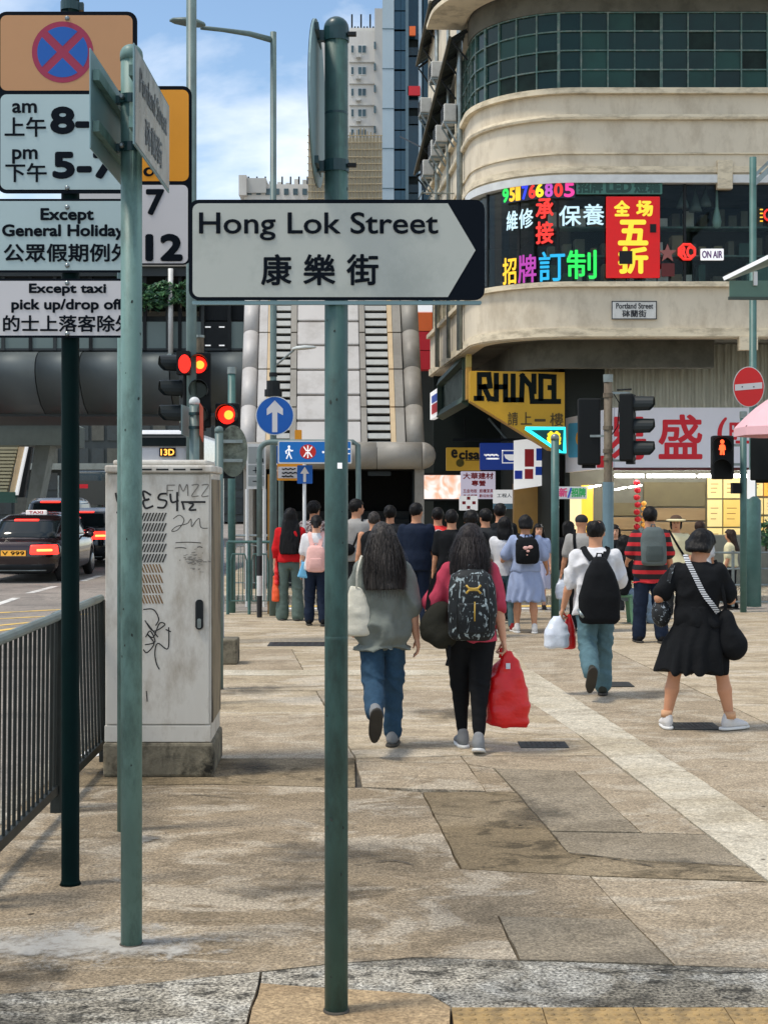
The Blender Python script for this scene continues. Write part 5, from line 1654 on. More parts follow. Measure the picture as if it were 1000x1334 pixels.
# little sticker remains and weld ring
B().lathe((xA, Y1, P(0, 150, Y1).z), [(rA * 1.01, 0), (rA * 1.012, .004), (rA * 1.01, .008)], 24).part('weld_ring', mt_cap, nm)
B().lathe((xA, Y1, P(0, 832, Y1).z), [(rA * 1.006, 0), (rA * 1.012, .005), (rA * 1.006, .01)], 24).part('weld_ring', mt_pole, nm)
a = P(443, 607, Y1)
B().cbox((a.x, Y1 - rA * .985, a.z), (.016, .004, .02)).part('torn_sticker', k_wht, nm)

rk_ = random.Random(31)
mt_chip = M('bare_paint_chip', srgb(46, 54, 50), rough=.8, var=.3, vscale=30)
def chips(t, x, Y, r, n, z0=.1, z1=2.9):
    for i in range(n):
        a, z, s_ = rk_.uniform(math.pi * 1.05, math.pi * 1.95), rk_.uniform(z0, z1), rk_.uniform(.0018, .006)
        m = 7
        vs = []
        for k in range(m):
            q = 2 * math.pi * k / m
            rr_ = s_ * rk_.uniform(.5, 1.2)
            b_ = a + rr_ * math.cos(q) / r
            vs.append((x + (r + .0006) * math.cos(b_), Y + (r + .0006) * math.sin(b_), z + rr_ * 1.6 * math.sin(q)))
        mesh_obj('paint_chip', vs, [tuple(range(m))], mt_chip, t)
chips(nm, xA, Y1, rA, 16)
# --- 2. left green post with two oblique plates
Y2 = GY(1232)
xB = (171.5 - CX) * Y2 / F
rB = 13.8 * Y2 / F
lp = thing('left_sign_post', 'pale green post carrying two street plates seen from the side', 'sign post', (xB, Y2, 0))
dome_pole(lp, xB, Y2, P(0, 58, Y2).z, rB, mt_pole2, mt_pole2)
def side_plate(X, ya, yb, ztop, zbot, mat, name, face=None):
    bb = B()
    bb.box(X - .003, X + .003, ya, yb, zbot, ztop)
    o = bb.part(name, mat, lp)
    bevel(o, .0015, 1)
    if face:
        B().box(X + .0035, X + .005, ya + .012, yb - .012, zbot + .012, ztop - .012).part('plate_face', face, o)
    return o
ztop, zbot = 3.43, 3.06
mt_shiny = M('sheen_plate_face', srgb(176, 184, 184), rough=.3, metal=.25, var=.22, vscale=5, stretch=(1, 2, 1), dirt=srgb(110, 118, 118), dirt_amt=.5, dirt_scale=7)  # grey mottling paints the plate's pale sheen and dark reflection
pr = side_plate(-.912, 5.18, 6.02, ztop, zbot, mt_back, 'right_plate', mt_shiny)
pl = side_plate(-1.083, 5.24, 6.10, ztop, zbot, mt_back, 'left_plate')
u_, v_ = Vector((0, 1, 0)), Vector((0, 0, 1))
bb = B(); add_text(bb, 'Portland Street', 5.28, 3.28, 5.93, 3.37, (-.9065, 0, 0), u_, v_, .002, .001); bb.part('lettering', M('washed_out_letters', srgb(110, 120, 124), var=.1), pr)  # letters painted pale, as the sheen washes them out
bb = B(); add_text(bb, '砵蘭街', 5.40, 3.11, 5.80, 3.22, (-.9065, 0, 0), u_, v_, .002, .001); bb.part('lettering', MATS['washed_out_letters'], pr)
for z in (3.34, 3.15):
    B().box(-1.079, -1.055, 5.27, 6.07, z - .02, z + .02).part('back_channel', mt_pole2, pl)
    B().box(-.935, -.9155, 5.21, 5.99, z - .02, z + .02).part('back_channel', mt_pole2, pr)
    bb = B(); bb.lathe((xB, Y2, z - .018), [(rB * 1.12, 0), (rB * 1.12, .036)], 18); bb.part('clamp', mt_cap, lp)
    B().box(-1.055, xB - rB, Y2 - .015, Y2 + .015, z - .015, z + .015).part('clamp_ear', mt_cap, lp)
    B().box(xB + rB, -.935, Y2 - .015, Y2 + .015, z - .015, z + .015).part('clamp_ear', mt_cap, lp)
    for xx in (xB - rB * .7, xB + rB * .7):
        B().lathe((xx, Y2 - rB * 1.02, z), [(.011, 0), (.011, .012), (.006, .02)], 10, 'y').part('bolt', mt_bolt, lp)

chips(lp, xB, Y2, rB, 14)
# --- 3. no-stopping sign on the dark pole
Y3 = GY(1152)
xC = (92 - CX) * Y3 / F
rC = 11.6 * Y3 / F
ns = thing('no_stopping_sign', 'no-stopping sign and two exception plates on a dark green pole', 'traffic sign', (xC, Y3, 0))
B().lathe((xC, Y3, 0), [(rC * 1.2, 0), (rC * 1.05, .015), (rC, .02), (rC, 3.45), (rC, 4.2)], 24).part('pole', mt_poled, ns).data.shade_smooth()
Yp = Y3 - rC - .012
def sign_plate(parent, x0, y0, x1, y1, Y, r=9, b_=5, face=mt_face2, border=mt_sblk, name='plate'):
    o = B().prism(px_rrect(x0, y0, x1, y1, r, Y), (0, Y, 0), UX, VZ, .004).part(name, border, parent)
    if face is not None:
        B().prism(px_rrect(x0 + b_, y0 + b_, x1 - b_, y1 - b_, max(1, r - b_ * .6), Y), (0, Y - .0012, 0), UX, VZ, .001).part('plate_field', face, o)
    return o
tp = sign_plate(ns, -4, 15, 179, 252, Yp, 13, 5, None)
B().prism(px_rrect(1, 20, 173, 118, 8, Yp), (0, Yp - .0012, 0), UX, VZ, .001).part('tan_field', mt_tanface, tp)
B().prism(px_rrect(1, 123, 173, 247, 8, Yp), (0, Yp - .0012, 0), UX, VZ, .001).part('pale_field', mt_face2, tp)
def px_disc(parent, cx, cy, rx, ry, Y, mat, name, lift=.002, n=40, arc=None):
    pts = [(cx + rx * math.cos(2 * math.pi * k / n), cy - ry * math.sin(2 * math.pi * k / n)) for k in range(n)]
    return B().prism(px_poly(pts, Y), (0, Y - lift, 0), UX, VZ, .0006).part(name, mat, parent)
px_disc(tp, 82, 68, 40, 40, Yp, mt_sred, 'symbol_ring', .0024)
for q in range(4):
    a0 = math.radians(90 * q)
    half = math.radians(36)
    pts = [(82 + 7.5 * math.cos(a0), 68 - 7.5 * math.sin(a0))] + [(82 + 33 * math.cos(a0 - half + 2 * half * i / 10), 68 - 33 * math.sin(a0 - half + 2 * half * i / 10)) for i in range(11)]
    B().prism(px_poly(pts, Yp), (0, Yp - .0034, 0), UX, VZ, .0006).part('symbol_quarter', mt_sblue, tp)
for (s, a, b_, c, d, bo) in (('am', 17, 135, 48, 147, .6), ('上午', 7, 153, 60, 178, .5), ('8-', 68, 141, 116, 173, 2.2), ('10', 120, 141, 158, 173, 2.2), ('pm', 17, 195, 49, 213, .6), ('下午', 8, 213, 61, 237, .5), ('5-7', 71, 200, 152, 231, 2.2)):
    px_text(s, a, b_, c, d, Yp, bo, lift=.003).part('lettering', mt_sblk, tp)
p2 = sign_plate(ns, -4, 259, 178, 355, Yp, 3, 3, mt_face2, name='exception_plate')
for (s, a, b_, c, d, bo) in (('Except', 54, 272, 122, 291, .8), ('General Holidays', 4, 293, 170, 312, .8), ('公眾假期例外', 6, 318, 172, 341, .6)):
    px_text(s, a, b_, c, d, Yp, bo, lift=.003).part('lettering', mt_sblk, p2)
p3 = sign_plate(ns, -4, 363, 178, 440, Yp, 3, 3, mt_face3, name='exception_plate')
for (s, a, b_, c, d, bo) in (('Except taxi', 39, 370, 138, 385, .7), ('pick up/drop off', 16, 390, 160, 407, .7), ('的士上落客除外', 5, 411, 174, 432, .5)):
    px_text(s, a, b_, c, d, Yp, bo, lift=.003).part('lettering', mt_sblk, p3)
for y in (24, 245, 270, 346, 369, 435):
    q = P(88, y, Yp)
    B().lathe((q.x, Yp - .002, q.z), [(.011, 0), (.010, .005), (.005, .009)], 12, 'y').part('rivet', mt_bolt, ns)
for y in (9,):
    clamp(ns, xC, Y3, P(0, y, Y3).z, rC, .06, 'dark_clamp')

# --- 4. amber parking sign behind
Y4 = GY(1082)
xD = (163 - CX) * Y4 / F
rD = 10 * Y4 / F
am = thing('amber_parking_sign', 'amber and white time sign with 7 and 12 half hidden behind the left post', 'traffic sign', (xD, Y4, 0))
B().lathe((xD, Y4, 0), [(rD, 0), (rD, 3.95)], 20).part('pole', mt_pole2, am).data.shade_smooth()
Yq = Y4 - rD - .01
ap = sign_plate(am, 80, 112, 250, 345, Yq, 12, 5, None)
B().prism(px_rrect(85, 117, 246, 236, 8, Yq), (0, Yq - .0012, 0), UX, VZ, .001).part('amber_field', mt_orface, ap)
B().prism(px_rrect(85, 241, 245, 343, 7, Yq), (0, Yq - .0012, 0), UX, VZ, .001).part('pale_field', mt_face3, ap)
for (s, a, b_, c, d, bo) in (('7', 192, 248, 213, 279, 1.6), ('12', 192, 307, 236, 338, 2.4)):
    px_text(s, a, b_, c, d, Yq, bo, lift=.003).part('lettering', mt_sblk, ap)
px_disc(ap, 194, 224, 7, 6, Yq, mt_sblk, 'symbol_dot', .003); px_disc(ap, 195, 224, 3.4, 3, Yq, mt_orface, 'symbol_dot', .004)

# ================================================================== STEEL CABINET
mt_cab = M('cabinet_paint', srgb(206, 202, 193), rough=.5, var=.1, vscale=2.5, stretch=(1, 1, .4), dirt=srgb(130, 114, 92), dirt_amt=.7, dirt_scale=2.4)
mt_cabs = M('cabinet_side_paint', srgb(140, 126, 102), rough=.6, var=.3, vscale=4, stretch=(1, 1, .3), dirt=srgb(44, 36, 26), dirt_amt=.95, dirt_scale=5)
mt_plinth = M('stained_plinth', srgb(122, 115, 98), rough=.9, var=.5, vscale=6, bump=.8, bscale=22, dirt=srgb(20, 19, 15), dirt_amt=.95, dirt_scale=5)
mt_spray = M('black_spray', (.012, .012, .014), rough=.6, var=0)
mt_spray2 = M('faded_marker', srgb(120, 116, 110), rough=.6, var=.2, vscale=20)
YC = GY(1013)
cx0, cx1 = (135 - CX) * YC / F, (275.5 - CX) * YC / F
cdep = .66
sk = -.028                                   # the cabinet is turned a touch
cab = thing('utility_cabinet', 'tall pale steel roadside cabinet covered in graffiti', 'cabinet', ((cx0 + cx1) / 2, YC, 0))
def cpt(x, y, z): return (x + sk * (y - YC), y, z)
def cab_box(x0, x1, y0, y1, z0, z1, name, mat, bv=.008, parent=cab):
    bb = B()
    bb.add([cpt(x0, y0, z0), cpt(x1, y0, z0), cpt(x1, y1, z0), cpt(x0, y1, z0), cpt(x0, y0, z1), cpt(x1, y0, z1), cpt(x1, y1, z1), cpt(x0, y1, z1)],
           [(3, 2, 1, 0), (4, 5, 6, 7), (0, 1, 5, 4), (1, 2, 6, 5), (2, 3, 7, 6), (3, 0, 4, 7)])
    return bevel(bb.part(name, mat, parent), bv, 2)
czp = P(0, 968, YC).z; czt = P(0, 616, YC).z
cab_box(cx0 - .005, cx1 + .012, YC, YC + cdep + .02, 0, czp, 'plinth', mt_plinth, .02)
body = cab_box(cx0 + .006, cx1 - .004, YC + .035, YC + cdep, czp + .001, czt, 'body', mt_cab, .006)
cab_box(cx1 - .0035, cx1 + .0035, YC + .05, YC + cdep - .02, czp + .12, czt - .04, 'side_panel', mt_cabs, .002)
zk = P(0, 945, YC).z
cab_box(cx0 + .004, cx1 - .006, YC + .016, YC + .034, czp + .003, zk - .004, 'kick_panel', mt_cab, .004)
door = cab_box(cx0 + .012, cx1 - .016, YC + .016, YC + .034, zk + .004, czt - .012, 'door', mt_cab, .004)
zl = P(0, 606, YC).z
cab_box(cx0 + .008, cx1 + .012, YC - .006, YC + cdep + .03, czt + .001, zl, 'lid', mt_cab, .012)
cab_box(cx0 + .05, cx1 - .03, YC + .05, YC + cdep - .05, zl + .0005, zl + .035, 'lid_crown', mt_cab, .015)
for i in range(5):
    a = 160 + i * 22
    q0, q1 = P(a, 611.6, YC), P(a + 16, 611.6, YC)
    B().cbox(((q0.x + q1.x) / 2, YC - .0065, q0.z), (q1.x - q0.x, .004, .010)).part('lid_vent', mt_darkmetal, cab)
# slanted vents in the door
Yd = YC + .016
mt_vent = M('vent_shadow', (.035, .033, .03), rough=.7, var=.2, vscale=20)
mt_rust = M('vent_rust', srgb(120, 92, 58), rough=.8, var=.4, vscale=10)
for r in range(9):
    y0 = 668 + r * 13.4
    for i in range(12):
        xx = 171 + i * 4.0
        if xx > 213: continue
        lean = 4.5 if r < 5 else -4.5
        pts = [(xx, y0 + 11), (xx + 2.0, y0 + 11), (xx + 2.0 + lean, y0), (xx + lean, y0)]
        B().prism(px_poly(pts, Yd), (0, Yd - .002, 0), UX, VZ, .0018).part('vent_slot', mt_vent if r < 5 else mt_rust, door)
# handle
hz0, hz1 = P(0, 820, Yd).z, P(0, 781, Yd).z
hx0, hx1 = P(255, 0, Yd).x, P(265, 0, Yd).x
B().prism(rrect(hx0, hz0, hx1, hz1, .022), (0, Yd - .014, 0), UX, VZ, .014).part('handle', mt_darkmetal, door)
B().prism(rrect(hx0 + .012, hz0 + .01, hx1 - .012, hz0 + .07, .01), (0, Yd - .018, 0), UX, VZ, .004).part('lock', mt_galv, door)
# graffiti (spray lines on the door)
def scrawl(pts, Y, w, mat, parent, name='graffiti'):
    """smooth pen line through pixel points"""
    P_ = [Vector(p) for p in pts]
    out = []
    for i in range(len(P_) - 1):
        p0, p1, p2, p3 = P_[max(i - 1, 0)], P_[i], P_[i + 1], P_[min(i + 2, len(P_) - 1)]
        for k in range(6):
            t = k / 6
            out.append(.5 * ((2 * p1) + (p2 - p0) * t + (2 * p0 - 5 * p1 + 4 * p2 - p3) * t * t + (3 * p1 - p0 - 3 * p2 + p3) * t ** 3))
    out.append(P_[-1])
    vs, fs = [], []
    for i, p in enumerate(out):
        d = (out[min(i + 1, len(out) - 1)] - out[max(i - 1, 0)])
        if d.length < 1e-6: d = Vector((1, 0))
        d.normalize()
        nrm = Vector((-d.y, d.x)) * w / 2
        for s in (-1, 1):
            q = p + nrm * s
            v = P(q.x, q.y, Y)
            vs.append((v.x, Y - .0025 - .00002 * i, v.z))
    for i in range(len(out) - 1):
        fs.append((2 * i, 2 * i + 2, 2 * i + 3, 2 * i + 1))
    return mesh_obj(name, vs, fs, mat, parent)
for st in ([(151, 642), (153, 652), (156, 657)], [(152, 668), (158, 666)], [(154, 674), (159, 672)], [(197, 645), (187, 640), (189, 651), (195, 650), (187, 653), (190, 662), (200, 659)],
           [(218, 643), (209, 644), (207, 650), (217, 653), (214, 661), (205, 661)], [(222, 643), (224, 654), (233, 652)], [(231, 641), (231, 666)], [(238, 655), (240, 664)], [(236, 654), (268, 654)], [(246, 655), (252, 657), (247, 664), (256, 664)]):
    scrawl(st, Yd, 2.6, mt_spray, door)
for st in ([(218, 632), (218, 646)], [(218, 632), (228, 632)], [(218, 639), (226, 639)], [(233, 646), (234, 631), (239, 640), (244, 631), (245, 646)], [(250, 632), (259, 632), (250, 646), (259, 646)], [(263, 632), (272, 632), (263, 646), (272, 646)]):
    scrawl(st, Yd, 1.3, mt_spray2, door, 'faded_marker')
for st in ([(226, 676), (234, 671), (240, 678), (232, 690), (224, 692), (230, 686), (244, 682), (249, 676), (250, 686), (256, 678), (260, 676), (262, 687), (271, 688)],):
    scrawl(st, Yd, .9, mt_spray, door)
for st in ([(187, 794), (200, 794), (207, 806), (203, 815)], [(189, 808), (200, 822), (215, 814), (208, 812), (200, 830), (192, 826), (201, 838), (192, 850), (187, 846)], [(216, 820), (223, 823)], [(220, 817), (219, 845), (206, 838), (202, 850), (204, 864), (208, 872)], [(189, 840), (202, 836), (196, 822), (190, 830)], [(192, 812), (206, 830)]):
    scrawl(st, Yd, 1.5, mt_spray, door)
for (a, b_, c) in ((228, 714, 243), (257, 713, 264), (229, 707, 262)):
    scrawl([(a, b_), ((a + c) / 2, b_ - .7), (c, b_ + .3)], Yd, 1.1, mt_spray, door)
rg = random.Random(9)
for i in range(46):                                # remains of a torn-off notice
    x, y = rg.gauss(251, 8), rg.gauss(730, 7)
    scrawl([(x, y), (x + rg.uniform(1, 6), y + rg.uniform(-1, 1))], Yd, rg.uniform(.6, 1.6), MATS['faded_marker'], door, 'paste_residue')
scrawl([(191, 900), (192, 914)], Yd, 1.2, mt_spray, door)

# ================================================================== PEDESTRIAN BARRIER
mt_bar = M('barrier_paint', srgb(34, 40, 39), rough=.5, metal=.25, var=.25, vscale=6, dirt=srgb(30, 30, 26), dirt_amt=.5, dirt_scale=8)
mt_rail = M('barrier_rail', srgb(120, 134, 132), rough=.4, metal=.3, var=.15, vscale=6, dirt=srgb(60, 58, 50), dirt_amt=.4)
def barrier_x(y): return -1.815 - .018 * (y - 6.7)
def barrier(ya, yb, label, lean=0.0, top=1.1):
    t = thing('street_barrier', label, 'barrier', (barrier_x(ya), ya, 0), 'barrier panels along the kerb')
    pa, pb = Vector((barrier_x(ya), ya, 0)), Vector((barrier_x(yb), yb, 0))
    up = lambda p, z: p + Vector((lean * z, 0, z))
    B().tube([tuple(up(pa, top)), tuple(up(pb, top))], .026, 10).part('top_rail', mt_rail, t)
    B().bar(up(pa, .13), up(pb, .13), .03, .05).part('bottom_rail', mt_bar, t)
    n = int((yb - ya - .1) / .1)
    d = (pb - pa)
    proto = None
    for i in range(n):
        p = pa + d * ((i + .8) / (n + .6))
        B().tube([tuple(up(p, .15)), tuple(up(p, top - .02))], .0095, 8).part('picket', mt_bar, t)
    for p in (pa + d * .012, pb - d * .012):
        bevel(B().bar(up(p, -.02), up(p, top - .01), .06, .06, up=(0, 1, 0)).part('post', mt_bar, t), .006, 1)
barrier(4.15, 6.12, 'street barrier panel nearest the viewer at the left edge', .0)
barrier(6.18, 8.0, 'middle street barrier panel with dark pickets', .01)
barrier(8.05, 9.5, 'leaning street barrier panel next to the steel cabinet', -.025, 1.09)

# litter at the barrier foot
t = tag(B().lathe(G(118, 985), [(.05, 0), (.07, .01), (.045, .03), (.015, .045)], 7).part('paper_scrap', k_wht, None, origin=G(118, 985)), 'crumpled white paper scrap beside the cabinet plinth', 'litter')

# ================================================================== MIDDLE DISTANCE POSTS
mt_hood = M('signal_black', (.006, .008, .009), rough=.65, var=.15, spec=.25)
mt_hoodg = M('signal_hood_side', srgb(26, 34, 36), rough=.5, var=.1, spec=.35)
lit_red = emis('signal_red_lit', (1.0, .012, .004), 1.2)
lit_amb = emis('signal_core_lit', (1.0, .33, .03), 1.3)
dull = M('signal_lens_off', (.02, .03, .025), rough=.15, var=0)
def signal_head(t, c, yaw, lens=3, lit=None, size=.30, hood_l=.24, rl=.1):
    """traffic light head; c = centre of the front face, yaw = direction the lenses face (0: towards the viewer, -Y)"""
    R = Matrix.Rotation(yaw, 3, 'Z')
    h = size * lens
    hs = B().cbox(Vector(c) + R @ Vector((0, .09, 0)), (size, .18, h), R).part('housing', mt_hood, t)
    bevel(hs, .02, 2)
    bb = B().cbox(Vector(c) + R @ Vector((0, .05, -h / 2 - .02)), (size * .6, .1, .04), R); bb.part('housing_foot', mt_hood, hs)
    for i in range(lens):
        z = h / 2 - size * (i + .5)
        cc = Vector(c) + Vector((0, 0, z))
        vs, fs = [], []
        n = 20
        ring = [R @ Vector((rl * math.cos(2 * math.pi * k / n), -.012, rl * math.sin(2 * math.pi * k / n))) + cc for k in range(n)]
        mesh_obj('lens', [tuple(v) for v in ring], [tuple(range(n))], lit_red if lit == i else dull, hs)
        if lit == i:
            ring2 = [R @ Vector((rl * .5 * math.cos(2 * math.pi * k / n) + .02, -.016, rl * .5 * math.sin(2 * math.pi * k / n))) + cc for k in range(n)]
            mesh_obj('lamp_glow', [tuple(v) for v in ring2], [tuple(range(n))], lit_amb, hs)
        # hood: open half tube
        m = 13
        vs = []
        for j, (yy, rr_) in enumerate(((0, rl * 1.2), (-hood_l, rl * 1.12))):
            for k in range(m):
                a = math.radians(-35 + 250 * k / (m - 1))
                yl = yy if not (j == 1) else yy * (1 - .45 * max(0, -math.sin(a)))
                vs.append(tuple(R @ Vector((rr_ * math.cos(a), yl, rr_ * math.sin(a))) + cc))
        fs = [(k, k + 1, m + k + 1, m + k) for k in range(m - 1)]
        o = mesh_obj('hood', vs, fs, mt_hoodg, hs)
        sm_ = o.modifiers.new('thick', 'SOLIDIFY'); sm_.thickness = .006
    return hs

def post(name, label, px, py_top, Y, wpx, mat, cap=True, cat='post', z0=0.0, capmat=None, group=None):
    x = (px - CX) * Y / F
    r = wpx / 2 * Y / F
    t = thing(name, label, cat, (x, Y, z0), group)
    zt = P(0, py_top, Y).z
    if cap:
        dome_pole(t, x, Y, zt, r, mat, capmat or mat, 16, z0)
    else:
        B().lathe((x, Y, z0), [(r, 0), (r, zt - z0)], 16).part('pole', mat, t).data.shade_smooth()
    return t
mt_postg = M('post_grey_green', srgb(96, 116, 114), rough=.45, var=.12, vscale=5, dirt=srgb(60, 70, 68), dirt_amt=.4)
mt_postt = M('post_teal', srgb(72, 108, 104), rough=.45, var=.12, vscale=5, dirt=srgb(44, 66, 62), dirt_amt=.4)
mt_postr = M('post_rusty', srgb(110, 100, 84), rough=.7, var=.35, vscale=7, stretch=(1, 1, .5), dirt=srgb(60, 44, 30), dirt_amt=.7, dirt_scale=5)

YT = 17.0
tall = post('tall_mast', 'tall grey mast rising out of the picture behind the amber sign', 249.5, -60, YT, 13.5, mt_postg, cap=False, cat='mast')
sg = thing('left_traffic_signal', 'traffic signals showing red in front of the footbridge, round the tall mast', 'traffic signal', (P(249, 0, YT).x, YT, 0))
B().lathe((P(260, 0, YT + .25).x, YT + .25, 0), [(.055, 0), (.055, P(0, 437, YT).z)], 14).part('pole', mt_postr, sg)
B().lathe((P(260, 0, YT + .25).x, YT + .25, P(0, 437, YT).z), [(.062, 0), (.062, .03)], 14).part('pole_cap', mt_galv, sg)
signal_head(sg, P(258.5, 508, YT + .02), 0.12, 3, 0, size=.30, rl=.1)
signal_head(sg, P(236, 508, YT + .1), -math.radians(72), 3, None, size=.30, hood_l=.26)
signal_head(sg, P(296, 572, YT + .1), 0.0, 3, 0, size=.29, rl=.11)
bb = B().bar(P(262, 540, YT + .3), P(296, 540, YT + .3), .04, .04); bb.part('arm', mt_galv, sg)
px_disc(sg, 240.5, 474, 8, 12, YT - .3, lit_red, 'side_lens', .0)
B().box(P(230, 0, YT - .28).x, P(246, 0, YT - .28).x, YT - .28, YT - .1, P(0, 490, YT).z, P(0, 460, YT).z).part('side_housing', mt_hood, sg)

dp = post('domed_sign_post', 'grey domed post with two edge-on plates behind the cabinet', 253.5, 517, 12.1, 13, mt_postg, capmat=mt_whiteframe, cat='sign post')
xx = P(253.5, 0, 12.1).x
for (a, c, m) in ((236, 247, mt_back), (260, 264, M('edge_plate_red', srgb(190, 70, 40), var=.1))):
    q = [P(a, 527 if a < 250 else 525, 12.0), P(c, 531, 12.3), P(c, 570 if a < 250 else 576, 12.3), P(a, 566, 12.0)]
    B().add([tuple(v) for v in q] + [tuple(v + Vector((.006, .006, 0))) for v in q], [(0, 3, 2, 1), (4, 5, 6, 7), (0, 1, 5, 4), (1, 2, 6, 5), (2, 3, 7, 6), (3, 0, 4, 7)]).part('edge_plate', m, dp)
for y in (541, 559):
    B().lathe((xx, 12.1, P(0, y, 12.1).z), [(.05, 0), (.05, .025)], 14).part('clamp', mt_cap, dp)
rs = post('round_sign_post', 'short domed post with the weathered grey back of a round sign', 285.5, 555, 13.0, 11, mt_postg, cat='sign post')
YR = 12.94
pts = [(302 + 19 * math.cos(2 * math.pi * k / 36), 587 - 34 * math.sin(2 * math.pi * k / 36)) for k in range(36)]
B().prism(px_poly(pts, YR), (0, YR + .12, 0), Vector((1, .0, 0)), VZ, .006).part('round_sign_back', M('weathered_sign_back', srgb(112, 120, 108), rough=.7, var=.3, vscale=8, dirt=srgb(50, 52, 44), dirt_amt=.8, dirt_scale=9), rs)
for y in (575, 600):
    B().bar(P(285, y, 13.0), P(316, y, 13.06), .02, .03).part('bracket', mt_galv, rs)

pa = post('slim_post', 'slim teal post beyond the cabinet beside the railing', 302, 487, 21.5, 10, mt_postt, cap=False)
B().lathe((P(302, 0, 21.5).x, 21.5, P(0, 487, 21.5).z), [(.068, 0), (.068, .1)], 14).part('cap', mt_galv, pa)

# street lamp with arrow sign
YL = GY(802)
xL = (356 - CX) * YL / F
lm = thing('street_lamp', 'tall grey street lamp with a long arm above the blue arrow sign', 'street lamp', (xL, YL, 0))
rL = 4.3 * YL / F
B().lathe((xL, YL, 0), [(rL * 1.15, 0), (rL * 1.1, 2.2), (rL, 2.3), (rL * .95, P(0, 42, YL).z)], 16).part('pole', mt_postg, lm).data.shade_smooth()
B().tube([tuple(P(354, 52, YL)), tuple(P(325, 44, YL - .2)), tuple(P(290, 39, YL - .5)), tuple(P(262, 36, YL - .7))], [.045, .04, .03, .03], 10).part('arm', mt_postg, lm, smooth=True)
c0 = P(243, 30, YL - .9)
hd = thing
bb = B()
bb.v, bb.f = [], []
nn_ = 16
prof = [(-.24, .01, .02), (-.18, .10, .045), (0, .15, .07), (.16, .13, .065), (.25, .05, .04), (.27, .01, .02)]
vs, fs = [], []
for (x, w, h) in prof:
    for k in range(nn_):
        a = 2 * math.pi * k / nn_
        vs.append((c0.x + x, c0.y + w * math.cos(a), c0.z + (h if math.sin(a) > 0 else h * .35) * math.sin(a) - .12 * x))
for i in range(len(prof) - 1):
    for k in range(nn_):
        fs.append((i * nn_ + k, (i + 1) * nn_ + k, (i + 1) * nn_ + (k + 1) % nn_, i * nn_ + (k + 1) % nn_))
mesh_obj('lamp_head', vs, fs, mt_postg, lm, smooth=True)
# low lamp on the same mast
q0, q1 = P(357, 478, YL), P(383, 456, YL - .15)
B().tube([tuple(q0), tuple(q1)], .016, 8).part('low_arm', mt_galv, lm)
vs2 = []
c1 = P(397, 454, YL - .15)
for (x, w, h) in prof:
    for k in range(nn_):
        a = 2 * math.pi * k / nn_
        vs2.append((c1.x - x * .7, c1.y + w * .7 * math.cos(a), c1.z + (h if math.sin(a) > 0 else h * .35) * math.sin(a) * .7 - .05 * x))
mesh_obj('low_lamp_head', vs2, [f[::-1] for f in fs], M('lamp_pale', srgb(190, 194, 190), rough=.4, var=.05), lm, smooth=True)
for (y, w, h) in ((505, .2, .2), (512, .26, .1), (488, .12, .06)):
    B().lathe((xL, YL, P(0, y, YL).z - h / 2), [(w / 2, 0), (w / 2, h)], 12).part('mast_fitting', mt_darkmetal, lm)
# blue arrow disc
Ya = YL - .1
ar = thing('arrow_sign', 'round blue ahead-only sign with a white arrow on the street lamp', 'traffic sign', P(358, 567, Ya))
px_disc(ar, 358, 541.5, 25, 25.5, Ya, mt_whiteframe, 'sign_rim', 0)
px_disc(ar, 358, 541.5, 23.8, 24.3, Ya, mt_sblue, 'sign_disc', .003)
B().prism(px_poly([(354.6, 563), (361.4, 563), (361.4, 537), (368.6, 541), (368.6, 532.5), (358, 521.5), (347.6, 532.5), (347.6, 541), (354.6, 537)], Ya), (0, Ya - .005, 0), UX, VZ, .001).part('arrow', mt_face3, ar)
B().lathe(P(358, 516.5, Ya + .05), [(.035, 0), (.035, .03), (.02, .05)], 10).part('bolt_cap', mt_galv, ar)

# station direction sign in a tube frame
YD = 20.6
fr = thing('station_sign_frame', 'grey arched tube frame carrying the blue station direction sign', 'sign', P(341, 804, YD))
pts = [P(338, 700, YD), P(338, 600, YD)] + [P(338 + 14 * (1 - math.cos(a)), 590 - 14 * math.sin(a), YD) for a in (.3, .6, .9, 1.2, 1.57)] + [P(400, 576, YD), P(460, 576, YD), P(466, 580, YD), P(467, 640, YD), P(467, 800, YD)]
B().tube([tuple(p) for p in pts], 3.6 * YD / F, 12).part('arch_tube', mt_postg, fr, smooth=True)
for (y0, y1, m) in ((804, 776, mt_spray), (776, 750, mt_whiteframe), (750, 724, mt_spray), (724, 700, mt_postg)):
    B().lathe((P(338, 0, YD).x, YD, P(0, y0, YD).z), [(3.5 * YD / F, 0), (3.5 * YD / F, P(0, y1, YD).z - P(0, y0, YD).z)], 14).part('post_band', m, fr)
Yb = YD - .06
sgn = B().prism(px_rrect(362, 574, 458, 604, 2, Yb), (0, Yb, 0), UX, VZ, .05).part('sign_panel', mt_whiteframe, fr)
B().prism(px_rrect(363.6, 575.6, 456.6, 602.2, 1.5, Yb), (0, Yb - .0015, 0), UX, VZ, .001).part('blue_field', M('station_blue', srgb(10, 110, 190), var=.04), sgn)
px_disc(sgn, 401, 588.5, 10.5, 9.5, Yb, M('station_red', srgb(200, 40, 30), var=.04), 'red_roundel', .004)
def line_art(strokes, Y, w, mat, parent, name, lift):
    return bstroke(strokes, Y, w, mat, parent, name, lift)
line_art([[(401, 581), (401, 596)], [(396, 582.5), (399, 587), (403, 587), (406, 582.5)], [(396, 594.5), (399, 590), (403, 590), (406, 594.5)]], Yb, 1.5, k_wht, sgn, 'roundel_mark', .006)
px_disc(sgn, 376.5, 582, 1.7, 1.7, Yb, k_wht, 'walker_head', .004)
